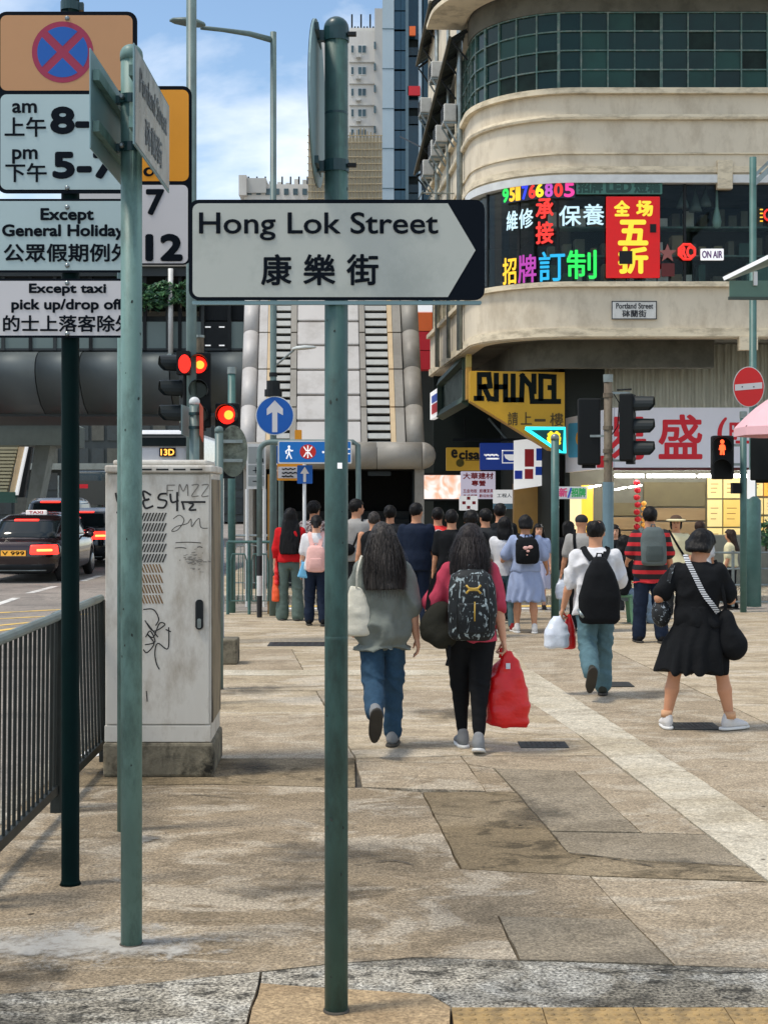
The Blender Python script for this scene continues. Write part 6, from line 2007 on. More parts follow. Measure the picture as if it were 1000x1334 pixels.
line_art([[(376.5, 584.5), (376.5, 590)], [(376, 585), (372.5, 588), (373, 590.5)], [(377, 585), (379.5, 587.5), (381, 587)], [(376.5, 590), (373.5, 597)], [(376.5, 590), (379.5, 597)]], Yb, 1.6, k_wht, sgn, 'walker_figure', .004)
px_disc(sgn, 421, 589, 1.5, 1.5, Yb, k_wht, 'dot', .004)
line_art([[(424, 589), (432, 589)], [(449, 585), (455, 585)], [(449, 591), (455, 591)]], Yb, 1.4, k_wht, sgn, 'print', .004)
# small arrow plate on a slim post
ps = post('small_arrow_post', 'small square blue arrow sign on a slim pale post below the station sign', 396.5, 605, 20.9, 4.6, mt_whiteframe, cap=False, cat='traffic sign')
Yv = 20.85
B().prism(px_rrect(387, 606, 407, 630, 1, Yv), (0, Yv, 0), UX, VZ, .01).part('blue_plate', mt_sblue, ps)
B().prism(px_poly([(395, 628), (398.6, 628), (398.6, 617), (402.5, 617), (397, 608), (391, 617), (395, 617)], Yv), (0, Yv - .003, 0), UX, VZ, .001).part('arrow', mt_face3, ps)
# blue disc and amber-edged notice behind
kb = thing('rear_blue_disc', 'round blue sign half hidden behind the station sign', 'traffic sign', P(366, 624, 21.9))
px_disc(kb, 368, 602, 15, 24, 21.9, mt_sblue, 'disc', 0)
line_art([[(357, 605), (364, 605)], [(356, 613), (362, 613)]], 21.9, 2, k_wht, kb, 'print', .004)
B().lathe((P(366, 0, 22).x, 22, 0), [(.04, 0), (.04, P(0, 590, 22).z)], 12).part('pole', mt_postg, kb)
nt = thing('amber_edged_notice', 'white notice with an amber frame below the station sign', 'sign', P(378, 628, 21.7))
B().prism(px_rrect(361, 604, 396, 626, 1, 21.7), (0, 21.7, 0), UX, VZ, .03).part('amber_frame', mt_orface, nt)
B().prism(px_rrect(362, 608, 395, 623, 1, 21.7), (0, 21.697, 0), UX, VZ, .002).part('white_field', mt_face3, nt)
for (y, c) in ((611, 386), (616, 389), (620.5, 385)):
    bstroke([[(368 + i * 3, y), (369.5 + i * 3, y + (-1) ** i * .6)] for i in range(int((c - 368) / 3))], 21.69, 1.6, mt_sblk, nt, 'small_print')
B().prism(px_rrect(384, 560, 393, 578, 1, 21.8), (0, 21.8, 0), UX, VZ, .03).part('amber_tab', mt_orface, nt)
B().box(P(350.5, 0, 21.3).x - .02, P(350.5, 0, 21.3).x + .02, 21.28, 21.32, 0, P(0, 618, 21.3).z).part('amber_post', M('amber_post', srgb(160, 116, 54), var=.15), nt)
# white board with vehicle symbols
vb = thing('vehicle_notice_board', 'white framed notice board with small vehicle symbols left of the arch', 'sign', P(333, 636, 22.6))
B().prism(px_rrect(321, 578, 346, 637, 1, 22.6), (0, 22.6, 0), UX, VZ, .05).part('frame', mt_whiteframe, vb)
for (a, c) in ((582, 604), (606, 619), (621, 633)):
    B().prism(px_rrect(323.5, a, 344, c, .5, 22.6), (0, 22.595, 0), UX, VZ, .003).part('panel', M('notice_grey', srgb(140, 146, 146), var=.06), vb)
B().prism(px_poly([(334, 602), (343, 602), (343, 598), (341, 595), (336, 595), (334, 598)], 22.6), (0, 22.59, 0), UX, VZ, .001).part('car_symbol', mt_sblk, vb)
bstroke([[(330, 613), (339, 613)], [(333, 609), (333, 616)], [(330, 627), (341, 627)]], 22.6, 1.2, mt_sblk, vb, 'print', .006)
B().tube([tuple(P(322, 637, 22.62)), (P(322, 0, 22.62).x, 22.62, 0)], .03, 8).part('leg', mt_whiteframe, vb)
B().tube([tuple(P(344.5, 637, 22.62)), (P(344.5, 0, 22.62).x, 22.62, 0)], .03, 8).part('leg', mt_whiteframe, vb)

# far railing with rounded frames
def loop_rail(name, label, pts, mat, z=1.05, n=3, group='railings at the crossing'):
    a, c = Vector(pts[0]), Vector(pts[1])
    t = thing(name, label, 'railing', (a.x, a.y, 0), group)
    d = c - a
    B().tube([(a.x, a.y, z), (c.x, c.y, z)], .022, 8).part('top_rail', mat, t)
    for i in range(n + 1):
        p = a + d * i / n
        B().tube([(p.x, p.y, 0), (p.x, p.y, z)], .024, 8).part('post', mat, t)
    for i in range(n):
        p, q = a + d * (i + .12) / n, a + d * (i + .88) / n
        e = (q - p) * .12
        lp = [(p.x, p.y, .2), (p.x, p.y, z - .28), (p.x + e.x, p.y + e.y, z - .18), (q.x - e.x, q.y - e.y, z - .18), (q.x, q.y, z - .28), (q.x, q.y, .2), (p.x, p.y, .2)]
        B().tube(lp, .012, 6).part('frame_loop', mat, t)
        for k in range(3):
            r = p + (q - p) * (k + 1) / 4
            B().tube([(r.x, r.y, .2), (r.x, r.y, z - .18)], .008, 5).part('bar', mat, t)
gA, gB = G(296, 801), G(352, 801)
loop_rail('crossing_railing', 'teal railing with rounded frames behind the cabinet', [(gA.x, 21.2), (gB.x, 21.2)], mt_postt, 1.08, 2)
loop_rail('crossing_railing', 'second railing across the road behind the first one', [(P(300, 0, 25.6).x, 25.6), (P(430, 0, 25.6).x, 25.6)], mt_galv, 1.05, 3)
# concrete block with a blue rail beside the cabinet
t = thing('concrete_footing', 'small concrete footing block behind the cabinet', 'block', G(300, 866))
c_ = G(300, 866)
bevel(B().box(c_.x - .16, c_.x + .07, c_.y, c_.y + .3, 0, .27).part('block', mt_plinth, t), .02)
B().tube([(c_.x - .1, c_.y + .12, .27), (c_.x - .1, c_.y + .12, 1.3)], .02, 8).part('blue_rod', M('faded_blue_pole', srgb(90, 120, 150), var=.15), t)

# ================================================================== RIGHT-HAND POSTS
gp = post('green_post', 'plain green post in front of the golden brown shop', 722.5, 565, GY(806), 10.5, mt_postt, capmat=mt_galv)
rp_ = post('rusty_signal_post', 'rusty post holding two dark traffic signals seen from behind', 791.5, 488, 18.5, 11, mt_postr, cap=False, cat='signal post')
xr = P(791.5, 0, 18.5).x
B().lathe((xr, 18.5, P(0, 498, 18.5).z), [(.062, 0), (.066, .1)], 14).part('cap', mt_galv, rp_)
for y, h in ((518, .06), (560, .05), (590, .05), (600, .03)):
    B().lathe((xr, 18.5, P(0, y, 18.5).z), [(.066, 0), (.066, h)], 12).part('clamp', mt_postr, rp_)
B().lathe((xr, 18.5, 0), [(.075, 0), (.072, P(0, 628, 18.5).z)], 14).part('lower_sleeve', M('post_bluegrey', srgb(104, 130, 140), rough=.45, var=.12), rp_)
signal_head(rp_, P(766, 563, 18.7), math.radians(176), 3, None, size=.29, rl=.1)
signal_head(rp_, P(826, 557, 18.4), math.radians(72), 3, None, size=.29, rl=.1, hood_l=.25)
B().tube([tuple(P(797, 510, 18.5)), tuple(P(806, 525, 18.5)), tuple(P(804, 555, 18.5)), tuple(P(797, 566, 18.5))], .008, 6).part('cable', mt_darkmetal, rp_)
for (x0, x1, y) in ((768, 790, 568), (793, 820, 600), (793, 820, 512)):
    B().bar(P(x0, y, 18.5), P(x1, y, 18.5), .02, .03).part('bracket', mt_galv, rp_)
B().tube([tuple(P(803, 508, 18.5)), tuple(P(822, 507, 18.5))], .012, 6).part('bracket_rod', mt_darkmetal, rp_)

YN = GY(790)
ne = thing('no_entry_post', 'grey post with a round red no-entry sign at the right', 'traffic sign', (P(979, 0, YN).x, YN, 0))
xN = P(980, 0, YN).x
B().lathe((xN, YN, 0), [(.13, 0), (.125, P(0, 652, YN).z), (.06, P(0, 646, YN).z), (.055, P(0, 205, YN).z)], 18).part('pole', mt_postt, ne).data.shade_smooth()
B().bar(P(981, 240, YN), P(1010, 212, YN), .08, .08).part('stay', mt_galv, ne)
B().bar(P(981, 230, YN), P(1010, 202, YN), .05, .05).part('stay', mt_galv, ne)
Ye = YN - .12
px_disc(ne, 974.5, 504, 20.5, 26.5, Ye, mt_whiteframe, 'sign_rim', 0)
px_disc(ne, 974.5, 504, 19.5, 25.5, Ye, M('no_entry_red', srgb(205, 28, 30), rough=.4, var=.04), 'sign_disc', .003)
B().prism(px_poly([(956.5, 509), (992, 506), (992, 498), (956.5, 501)], Ye), (0, Ye - .005, 0), UX, VZ, .001).part('white_bar', mt_face3, ne)
for x in (966, 981): px_disc(ne, x, 504, 1, .8, Ye, mt_sblk, 'bolt_hole', .007)
B().prism(px_rrect(972.5, 612, 983, 650, 1, YN - .065), (0, YN - .065, 0), UX, VZ, .003).part('label_plate', k_wht, ne)
# pedestrian signal on its own post
pd = post('pedestrian_signal', 'pedestrian signal showing a red standing man by the pink umbrella', 967.5, 536, 21.6, 8.5, mt_postt, cap=False, cat='traffic signal')
hp = B().cbox(P(940, 596, 21.5), (.32, .2, .66)).part('housing', mt_hood, pd)
bevel(hp, .03, 2)
Yf = 21.39
for (cy, lit) in ((582, True), (611, False)):
    vs = []
    m_ = 13
    cc = P(940, cy, Yf)
    for j, yy in enumerate((0, -.2)):
        for k in range(m_):
            a = math.radians(-25 + 230 * k / (m_ - 1))
            vs.append((cc.x - (.05 if j else 0) + .16 * math.cos(a), cc.y + yy, cc.z + .155 * math.sin(a)))
    o = mesh_obj('hood', vs, [(k, k + 1, m_ + k + 1, m_ + k) for k in range(m_ - 1)], mt_hood, hp)
    o.modifiers.new('thick', 'SOLIDIFY').thickness = .008
e_man = emis('red_man_lit', (1, .08, .02), 1.6)
man = [(940, 576.5)]
px_disc(hp, 940, 575.5, 2.6, 2.8, Yf, e_man, 'red_man_head', .004)
B().prism(px_poly([(935.5, 586), (936.5, 580), (939, 578.8), (941, 578.8), (943.5, 580), (944.5, 586), (942.6, 586.4), (943, 592.5), (940.6, 592.5), (940, 587), (939.4, 592.5), (937, 592.5), (937.4, 586.4)], Yf), (0, Yf - .004, 0), UX, VZ, .001).part('red_man_body', e_man, hp)
B().box(P(953, 0, 21.5).x, P(964, 0, 21.5).x, 21.45, 21.6, P(0, 643, 21.5).z, P(0, 629, 21.5).z).part('push_box', mt_hood, pd)
B().lathe((P(967.5, 0, 21.6).x, 21.6, P(0, 545, 21.6).z), [(.058, 0), (.058, .1)], 14).part('cap', mt_galv, pd)
for y in (580, 605):
    B().bar(P(945, y, 21.6), P(968, y, 21.6), .03, .04).part('bracket', mt_galv, pd)
rsg = thing('edge_signal', 'dark traffic signal cut off by the right edge under the umbrella', 'traffic signal', P(996, 640, 21.9))
signal_head(rsg, P(994, 598, 21.9), math.radians(150), 2, None, size=.33)
B().bar(P(980, 600, 22), P(996, 600, 22), .03, .04).part('bracket', mt_galv, rsg)
# right railing
a, c = G(938, 790), G(1030, 789)
t = thing('side_railing', 'low three-bar railing behind the woman in black at the right edge', 'railing', (a.x, a.y, 0))
for x in (954, 1010):
    p = P(x, 0, YN)
    B().tube([(p.x, YN, 0), (p.x, YN, P(0, 717, YN).z)], .025, 8).part('post', mt_galv, t)
for y in (720, 741, 762, 784):
    B().tube([tuple(P(930, y, YN)), tuple(P(1040, y, YN))], .018, 8).part('rail', mt_galv, t)
# pink umbrella
YU = 15.5
cu = P(1040, 520, YU)
um = thing('pink_umbrella', 'pale pink street umbrella entering at the right edge', 'umbrella', (cu.x, YU, 0))
mt_pink = M('umbrella_pink', srgb(226, 178, 184), rough=.7, var=.08, vscale=3)
n = 8
R_ = .70
tips = [Vector((cu.x + R_ * math.cos(2 * math.pi * (k + .5) / n), YU + R_ * math.sin(2 * math.pi * (k + .5) / n), P(0, 557, YU).z)) for k in range(n)]
apex = Vector((cu.x, YU, P(0, 508, YU).z))
for k in range(n):
    p, q = tips[k], tips[(k + 1) % n]
    vs, fs = [], []
    m_ = 6
    for i in range(m_ + 1):
        f = i / m_
        for j in range(m_ + 1):
            g = j / m_
            e = p.lerp(q, g)
            v = apex.lerp(e, f)
            v.z += .10 * math.sin(math.pi * f) * 1.0 - .05 * f * math.sin(math.pi * g)
            vs.append(tuple(v))
    for i in range(m_):
        for j in range(m_):
            k0 = i * (m_ + 1) + j
            fs.append((k0, k0 + 1, k0 + m_ + 2, k0 + m_ + 1))
    o = mesh_obj('canopy_panel', vs, fs, mt_pink, um, smooth=True)
    B().tube([tuple(apex - Vector((0, 0, .03))), tuple(p + Vector((0, 0, .0)))], .006, 5).part('rib', mt_darkmetal, um)
    v4 = [tuple(p), tuple(q), tuple(q - Vector((0, 0, .09))), tuple(p - Vector((0, 0, .09)))]
    mesh_obj('valance', v4, [(0, 1, 2, 3)], mt_pink, um)
B().tube([(cu.x, YU, 0), (cu.x, YU, apex.z)], .02, 8).part('shaft', mt_galv, um)
# green glass canopy at the right edge
YK = 19.0
gk = thing('green_canopy', 'pale green sloping canopy with white edge at the right edge', 'canopy', P(1000, 388, YK))
mt_gc = M('canopy_green', srgb(96, 122, 108), rough=.3, var=.08, vscale=1.5)
def quad_slab(q, th, name, mat, parent):
    q = [Vector(v) for v in q]
    n_ = (q[1] - q[0]).cross(q[2] - q[0]).normalized() * th
    B().add([tuple(v) for v in q] + [tuple(v + n_) for v in q], [(0, 3, 2, 1), (4, 5, 6, 7), (0, 1, 5, 4), (1, 2, 6, 5), (2, 3, 7, 6), (3, 0, 4, 7)]).part(name, mat, parent)
quad_slab([P(943, 363, YK), P(1080, 296, YK), P(1080, 318, YK + 1.6), P(952, 364, YK + 1.6)], .02, 'roof_panel', mt_gc, gk)
B().bar(P(942, 363, YK - .02), P(1080, 295, YK - .02), .05, .05).part('white_edge', k_wht, gk)
quad_slab([P(949, 388, YK + .1), P(1080, 389, YK + .1), P(1080, 366, YK + .1), P(949, 366, YK + .1)], .03, 'front_panel', M('canopy_green_panel', srgb(82, 112, 98), rough=.35, var=.08), gk)
B().bar(P(948, 388.5, YK + .08), P(1080, 389.5, YK + .08), .04, .04).part('lower_edge', M('canopy_dark_edge', srgb(60, 72, 64), var=.1), gk)
for x in (983, 1030):
    B().bar(P(x, 366 - (x - 949) * .35, YK + .05), P(x, 372, YK + .05), .05, .05, up=(0, 1, 0)).part('rafter', mt_whiteframe, gk)
B().tube([(P(1075, 0, YK + .5).x, YK + .5, 0), tuple(P(1075, 340, YK + .5))], .05, 8).part('support', mt_galv, gk)
B().bar(P(1075, 388, YK + .5), P(960, 387, YK + .5), .05, .05).part('cross_beam', mt_galv, gk)
leaf_cluster('shop_plant', 'green potted plant beside the right-hand menu boards', tuple(P(997, 695, 24.5)), (.28, .2, .3), 260, .06, [lf1, lf2], 31)
# ================================================================== SMOOTH SOLIDS (sampled distance fields -> one continuous mesh)
_NG = {}
def vnoise(X, Y, Z, scale, seed):
    """value noise in -1..1"""
    if seed not in _NG:
        _NG[seed] = np.random.RandomState(seed).uniform(-1, 1, (32, 32, 32)).astype(np.float32)
    g = _NG[seed]
    def prep(a, s):
        a = a * s + 100.0
        i = np.floor(a).astype(np.int32)
        f = (a - i).astype(np.float32)
        return i % 32, (i + 1) % 32, f * f * (3 - 2 * f)
    sx, sy, sz = scale if isinstance(scale, (tuple, list)) else (scale,) * 3
    x0, x1, fx = prep(X, sx); y0, y1, fy = prep(Y, sy); z0, z1, fz = prep(Z, sz)
    c00 = g[x0, y0, z0] * (1 - fx) + g[x1, y0, z0] * fx
    c10 = g[x0, y1, z0] * (1 - fx) + g[x1, y1, z0] * fx
    c01 = g[x0, y0, z1] * (1 - fx) + g[x1, y0, z1] * fx
    c11 = g[x0, y1, z1] * (1 - fx) + g[x1, y1, z1] * fx
    return (c00 * (1 - fy) + c10 * fy) * (1 - fz) + (c01 * (1 - fy) + c11 * fy) * fz

class Sdf:
    """list of primitives; each is (bbox_lo, bbox_hi, fn(X,Y,Z)->d, k) merged by smooth union"""
    def __init__(self):
        self.p = []
        self.cuts = []
        self.warp = None

    def cone(self, a, b, ra, rb, k=.02):
        a, b = np.array(a, float), np.array(b, float)
        ab = b - a
        L2 = max(1e-9, float(ab @ ab))
        r = max(ra, rb)
        def fn(X, Y, Z):
            px, py, pz = X - a[0], Y - a[1], Z - a[2]
            t = np.clip((px * ab[0] + py * ab[1] + pz * ab[2]) / L2, 0, 1)
            return np.sqrt((px - t * ab[0]) ** 2 + (py - t * ab[1]) ** 2 + (pz - t * ab[2]) ** 2) - (ra + t * (rb - ra))
        self.p.append((np.minimum(a, b) - r, np.maximum(a, b) + r, fn, k))
        return self

    def ell(self, c, r, R=None, k=.02):
        c, r = np.array(c, float), np.array(r, float)
        R = np.eye(3) if R is None else np.array(R, float)       # columns: local axes in world
        ext = np.abs(R) @ r
        def fn(X, Y, Z):
            px, py, pz = X - c[0], Y - c[1], Z - c[2]
            q = [(R[0, i] * px + R[1, i] * py + R[2, i] * pz) for i in range(3)]
            k0 = np.sqrt(sum((q[i] / r[i]) ** 2 for i in range(3)))
            k1 = np.sqrt(sum((q[i] / r[i] ** 2) ** 2 for i in range(3))) + 1e-6
            return k0 * (k0 - 1) / k1
        self.p.append((c - ext, c + ext, fn, k))
        return self

    def loft(self, rings, k=.02, n=2.0, org=(0, 0, 0), R=None, grow=0.0):
        """rings: (z, cx, cy, rx, ry) rising in z, in a local frame (org, R)"""
        A = np.array(rings, float)
        o = np.array(org, float)
        R = np.eye(3) if R is None else np.array(R, float)
        m = max(np.abs(A[:, 1]).max() + A[:, 3].max(), np.abs(A[:, 2]).max() + A[:, 4].max()) + grow
        lo, hi = np.array([(A[:, 1] - A[:, 3]).min(), (A[:, 2] - A[:, 4]).min(), A[0, 0]]) - grow, np.array([(A[:, 1] + A[:, 3]).max(), (A[:, 2] + A[:, 4]).max(), A[-1, 0]]) + grow
        cor = np.array([[x, y, z] for x in (lo[0], hi[0]) for y in (lo[1], hi[1]) for z in (lo[2], hi[2])]) @ R.T + o
        def fn(X, Y, Z):
            px, py, pz = X - o[0], Y - o[1], Z - o[2]
            x, y, z = [(R[0, i] * px + R[1, i] * py + R[2, i] * pz) for i in range(3)]
            zi = A[:, 0]
            cx, cy = np.interp(z, zi, A[:, 1]), np.interp(z, zi, A[:, 2])
            rx, ry = np.interp(z, zi, A[:, 3]) + grow, np.interp(z, zi, A[:, 4]) + grow
            if n == 2.0:
                q = np.sqrt(((x - cx) / rx) ** 2 + ((y - cy) / ry) ** 2)
            else:
                q = (np.abs((x - cx) / rx) ** n + np.abs((y - cy) / ry) ** n) ** (1 / n)
            d = (q - 1) * np.minimum(rx, ry)
            return np.maximum(d, np.maximum(zi[0] - grow - z, z - zi[-1] - grow))
        self.p.append((cor.min(0), cor.max(0), fn, k))
        return self

    def cut(self, fn):
        self.cuts.append(fn)
        return self

    def mesh(self, h, pad=.03):
        lo = np.min([p[0] for p in self.p], 0) - pad
        hi = np.max([p[1] for p in self.p], 0) + pad
        n = np.ceil((hi - lo) / h).astype(int) + 2
        ax = [lo[i] + h * np.arange(n[i]) for i in range(3)]
        D = np.full(tuple(n), .2, np.float32)
        for (a, b, fn, k) in self.p:
            mg = k * 1.5 + 3 * h + (pad * .6)
            i0 = np.clip(((a - mg - lo) / h).astype(int), 0, n - 1)
            i1 = np.clip(((b + mg - lo) / h).astype(int) + 2, 1, n)
            X, Y, Z = np.meshgrid(ax[0][i0[0]:i1[0]], ax[1][i0[1]:i1[1]], ax[2][i0[2]:i1[2]], indexing='ij', sparse=True)
            d = fn(X, Y, Z)
            s = D[i0[0]:i1[0], i0[1]:i1[1], i0[2]:i1[2]]
            hh = np.maximum(k - np.abs(s - d), 0) / k
            D[i0[0]:i1[0], i0[1]:i1[1], i0[2]:i1[2]] = np.minimum(s, d) - hh * hh * k * .25
        X, Y, Z = np.meshgrid(*ax, indexing='ij', sparse=True)
        if self.warp is not None:
            near = np.abs(D) < .06
            ii = np.nonzero(near)
            D[ii] += self.warp(ax[0][ii[0]], ax[1][ii[1]], ax[2][ii[2]]).astype(np.float32)
        for c in self.cuts:
            D = np.maximum(D, np.broadcast_to(c(X, Y, Z), D.shape))
        return nets(D, lo, h)

def nets(D, lo, h):
    s = D < 0
    n = np.array(D.shape)
    c = np.zeros(tuple(n - 1), np.int8)
    for dx in (0, 1):
        for dy in (0, 1):
            for dz in (0, 1):
                c += s[dx:n[0] - 1 + dx, dy:n[1] - 1 + dy, dz:n[2] - 1 + dz]
    act = (c > 0) & (c < 8)
    I = np.argwhere(act)
    idx = np.full(tuple(n - 1), -1, np.int64)
    idx[act] = np.arange(len(I))
    pos = np.zeros((len(I), 3))
    cnt = np.zeros(len(I))
    corners = [(x, y, z) for x in (0, 1) for y in (0, 1) for z in (0, 1)]
    for a in corners:
        for ax_ in range(3):
            if a[ax_] == 1: continue
            b = list(a); b[ax_] = 1
            da = D[I[:, 0] + a[0], I[:, 1] + a[1], I[:, 2] + a[2]]
            db = D[I[:, 0] + b[0], I[:, 1] + b[1], I[:, 2] + b[2]]
            m = (da < 0) != (db < 0)
            t = np.where(m, da / np.where(m, da - db, 1), 0)
            p = np.array(a, float)[None, :].repeat(len(I), 0)
            p[:, ax_] += t
            pos += p * m[:, None]
            cnt += m
    V = lo + (I + pos / cnt[:, None]) * h
    Q = []
    for ax_ in range(3):
        u, v = (ax_ + 1) % 3, (ax_ + 2) % 3
        sl0 = [slice(None)] * 3; sl1 = [slice(None)] * 3
        sl0[ax_] = slice(0, -1); sl1[ax_] = slice(1, None)
        x = s[tuple(sl0)] != s[tuple(sl1)]
        E_ = np.argwhere(x)
        ok = (E_[:, u] > 0) & (E_[:, v] > 0) & (E_[:, u] < n[u] - 1) & (E_[:, v] < n[v] - 1)
        E_ = E_[ok]
        def cell(du, dv):
            k = E_.copy(); k[:, u] += du; k[:, v] += dv
            return idx[k[:, 0], k[:, 1], k[:, 2]]
        q = np.stack([cell(-1, -1), cell(0, -1), cell(0, 0), cell(-1, 0)], 1)
        fl = s[E_[:, 0], E_[:, 1], E_[:, 2]]
        q[~fl] = q[~fl][:, ::-1]
        Q.append(q)
    return V, np.concatenate(Q)

def smooth_mesh(V, Q, it=1, lam=.5):
    for _ in range(it):
        S = np.zeros_like(V); C = np.zeros(len(V))
        for a, b in ((0, 1), (1, 2), (2, 3), (3, 0)):
            np.add.at(S, Q[:, a], V[Q[:, b]]); np.add.at(C, Q[:, a], 1)
            np.add.at(S, Q[:, b], V[Q[:, a]]); np.add.at(C, Q[:, b], 1)
        V = V + lam * (S / C[:, None] - V)
    return V

def sdf_part(sdf, h, name, mat, parent, it=1, local=True, pad=.03):
    """mesh built in the parent's local frame"""
    V, Q = sdf.mesh(h, pad)
    if it: V = smooth_mesh(V, Q, it)
    me = bpy.data.meshes.new(name)
    me.from_pydata(V.tolist(), [], Q.tolist())
    me.update()
    me.shade_smooth()
    me.materials.append(mat)
    o = bpy.data.objects.new(name, me)
    link(o, parent)
    ORG[o.name] = Vector((0, 0, 0))
    return o

# ================================================================== VEHICLES
mt_tyre = M('tyre_rubber', (.015, .015, .016), rough=.85, var=.2, vscale=20)
mt_rim = M('wheel_rim', (.35, .35, .36), rough=.3, metal=.8, var=.1)
mt_cglass = M('car_glass', srgb(30, 38, 40), rough=.08, var=.2, vscale=1, spec=.5)
mt_tail = emis('tail_light_lit', (1.0, .025, .015), 2.0)
mt_tailc = emis('tail_light_core', (1.0, .2, .05), 3.0)
mt_taild = M('tail_light_dull', (.25, .01, .01), rough=.2, var=.1)
def car(name, label, X, Y, rz, paint, L=4.6, W=1.82, Hh=1.45, suv=False, plate=True, roof_sign=False, lights='wide', group='cars queueing on the road'):
    """seen from behind: front towards +Y; origin on the road under the rear bumper middle"""
    t = thing(name, label, 'car', (X, Y, ROADZ), group, rz)
    w = W / 2
    bt = .92 if not suv else 1.0
    cl = L / 2
    body_r = [(.22, 0, cl, w * .92, cl * .96), (.34, 0, cl, w * .99, cl * .995), (.6, 0, cl, w, cl), (.8, 0, cl, w * .985, cl * .985), (bt, 0, cl + .02, w * .94, cl * .96)]
    cy = L * .52 if not suv else L * .46
    cab_r = [(bt - .05, 0, cy, w * .92, L * .37), (bt + .16, 0, cy - .02, w * .86, L * .335), (Hh - .1, 0, cy - .1, w * .74, L * .25), (Hh, 0, cy - .1, w * .62, L * .18)]
    s = Sdf(); s.loft(body_r, .05, 5.0); s.loft(cab_r, .05, 4.0)
    for (yy) in (.78, L - .86):
        for sg in (-1, 1):
            pass
    def arches(Xx, Yy, Zz):
        d = None
        for yy in (.82, L - .88):
            q = .37 - np.sqrt((Yy - yy) ** 2 + (Zz - .33) ** 2) + 0 * Xx
            side = np.where(np.abs(Xx) > w - .24, q, -1)
            d = side if d is None else np.maximum(d, side)
        return d
    s.cut(arches)
    bo = sdf_part(s, .035, 'body', paint, t, 2)
    # rear glass, side glass
    def piece(box, grow, nm, mat, rings=cab_r, nexp=4.0, hh=.03, parent=bo):
        g = Sdf(); g.loft(rings, .02, nexp, grow=grow)
        lo, hi = np.array(box[0]), np.array(box[1])
        g.cut(lambda a, b_, c: np.maximum(np.maximum(np.maximum(lo[0] - a, a - hi[0]), np.maximum(lo[1] - b_, b_ - hi[1])), np.maximum(lo[2] - c, c - hi[2])))
        return sdf_part(g, hh, nm, mat, parent, 1)
    piece(((-w * .72, -1, bt + .05), (w * .72, cy - L * .12, Hh - .13)), .018, 'rear_window', mt_cglass)
    for sg in (-1, 1):
        a, b_ = (w * .3, 2) if sg > 0 else (-2, -w * .3)
        piece(((a, cy - L * .22, bt + .07), (b_, cy + L * .24, Hh - .14)), .016, 'side_window', mt_cglass)
    # lamps
    lz = .72 if not suv else .84
    for sg in (-1, 1):
        a, b_ = (w * .34, 2) if sg > 0 else (-2, -w * .34)
        lamp = piece(((a, -1, lz - .1), (b_, .42, lz + .12)), .012, 'tail_light', mt_tail if lights else mt_taild, body_r, 5.0)
        a2, b2 = (w * .5, w * .86) if sg > 0 else (-w * .86, -w * .5)
        piece(((a2, -1, lz - .025), (b2, .2, lz + .03)), .03, 'lamp_core', mt_tailc, body_r, 5.0, .02, lamp)
    piece(((-w * .3, -1, Hh - .14), (w * .3, cy - L * .1, Hh - .09)), .03, 'brake_lamp', mt_tail)
    piece(((-w * .86, -1, .2), (w * .86, .3, .42)), .014, 'bumper_insert', mt_darkmetal, body_r, 5.0)
    piece(((-w * .7, -1, .26), (w * .7, .3, .30)), .026, 'bumper_strip', mt_galv, body_r, 5.0, .02)
    for yy in (.82, L - .88):
        for sg in (-1, 1):
            xx = sg * (w - .12)
            bb = B(); bb.lathe((xx - .1, yy, .32), [(.25, 0), (.315, .03), (.32, .1), (.315, .17), (.25, .2)], 22, 'x')
            wh = mesh_obj('wheel', bb.v, bb.f, mt_tyre, None, True); wh.parent = t
            bb = B(); bb.lathe((xx + sg * .08, yy, .32), [(.21, 0), (.2, .025 * sg), (.05, .03 * sg)] if sg > 0 else [(.05, -.03), (.2, -.025), (.21, 0)], 18, 'x')
            rm = mesh_obj('rim', bb.v, bb.f, mt_rim, None, True); rm.parent = wh
    for sg in (-1, 1):
        g = Sdf(); g.ell((sg * (w + .1), L * .60, bt + .08), (.12, .07, .08)); g.cone((sg * (w - .1), L * .6, bt + .03), (sg * (w + .05), L * .6, bt + .06), .03, .03)
        sdf_part(g, .025, 'wing_mirror', paint, t, 1)
    if plate:
        bb = B(); bb.box(-.27, .27, -.045, -.02, .60, .72)
        pl = mesh_obj('number_plate', bb.v, bb.f, M('plate_amber', srgb(235, 170, 60), var=.05, emit=srgb(235, 170, 60), estr=.2), None); pl.parent = bo
        bb = B(); add_text(bb, plate, -.24, .62, .24, .70, (0, -.047, 0), UX, VZ, .004, .001)
        pt = mesh_obj('plate_text', bb.v, bb.f, mt_sblk, None); pt.parent = pl
    if roof_sign:
        bb = B(); bb.box(-.24, .24, cy - .4, cy - .3, Hh - .01, Hh + .1)
        rsn = mesh_obj('roof_sign', bb.v, bb.f, M('taxi_sign', srgb(235, 225, 220), var=.03, emit=srgb(235, 225, 220), estr=.2), None); rsn.parent = t; bevel(rsn, .02)
        bb = B(); add_text(bb, 'TAXI', -.16, Hh + .02, .16, Hh + .08, (0, cy - .402, 0), UX, VZ, .003, .001)
        o = mesh_obj('lettering', bb.v, bb.f, mt_red, None); o.parent = rsn
    return t
p_maroon = M('car_paint_dark', srgb(40, 26, 28), rough=.2, metal=.3, var=.08, coat=.8)
p_grey = M('car_paint_silver', srgb(96, 104, 108), rough=.25, metal=.5, var=.05, coat=.8)
p_navy = M('car_paint_navy', srgb(18, 34, 42), rough=.18, metal=.4, var=.05, coat=.9)
p_red = M('car_paint_red', srgb(120, 24, 24), rough=.2, metal=.2, var=.05, coat=.8)
Yc1 = GY(760, ROADZ)
k1 = Yc1 / F
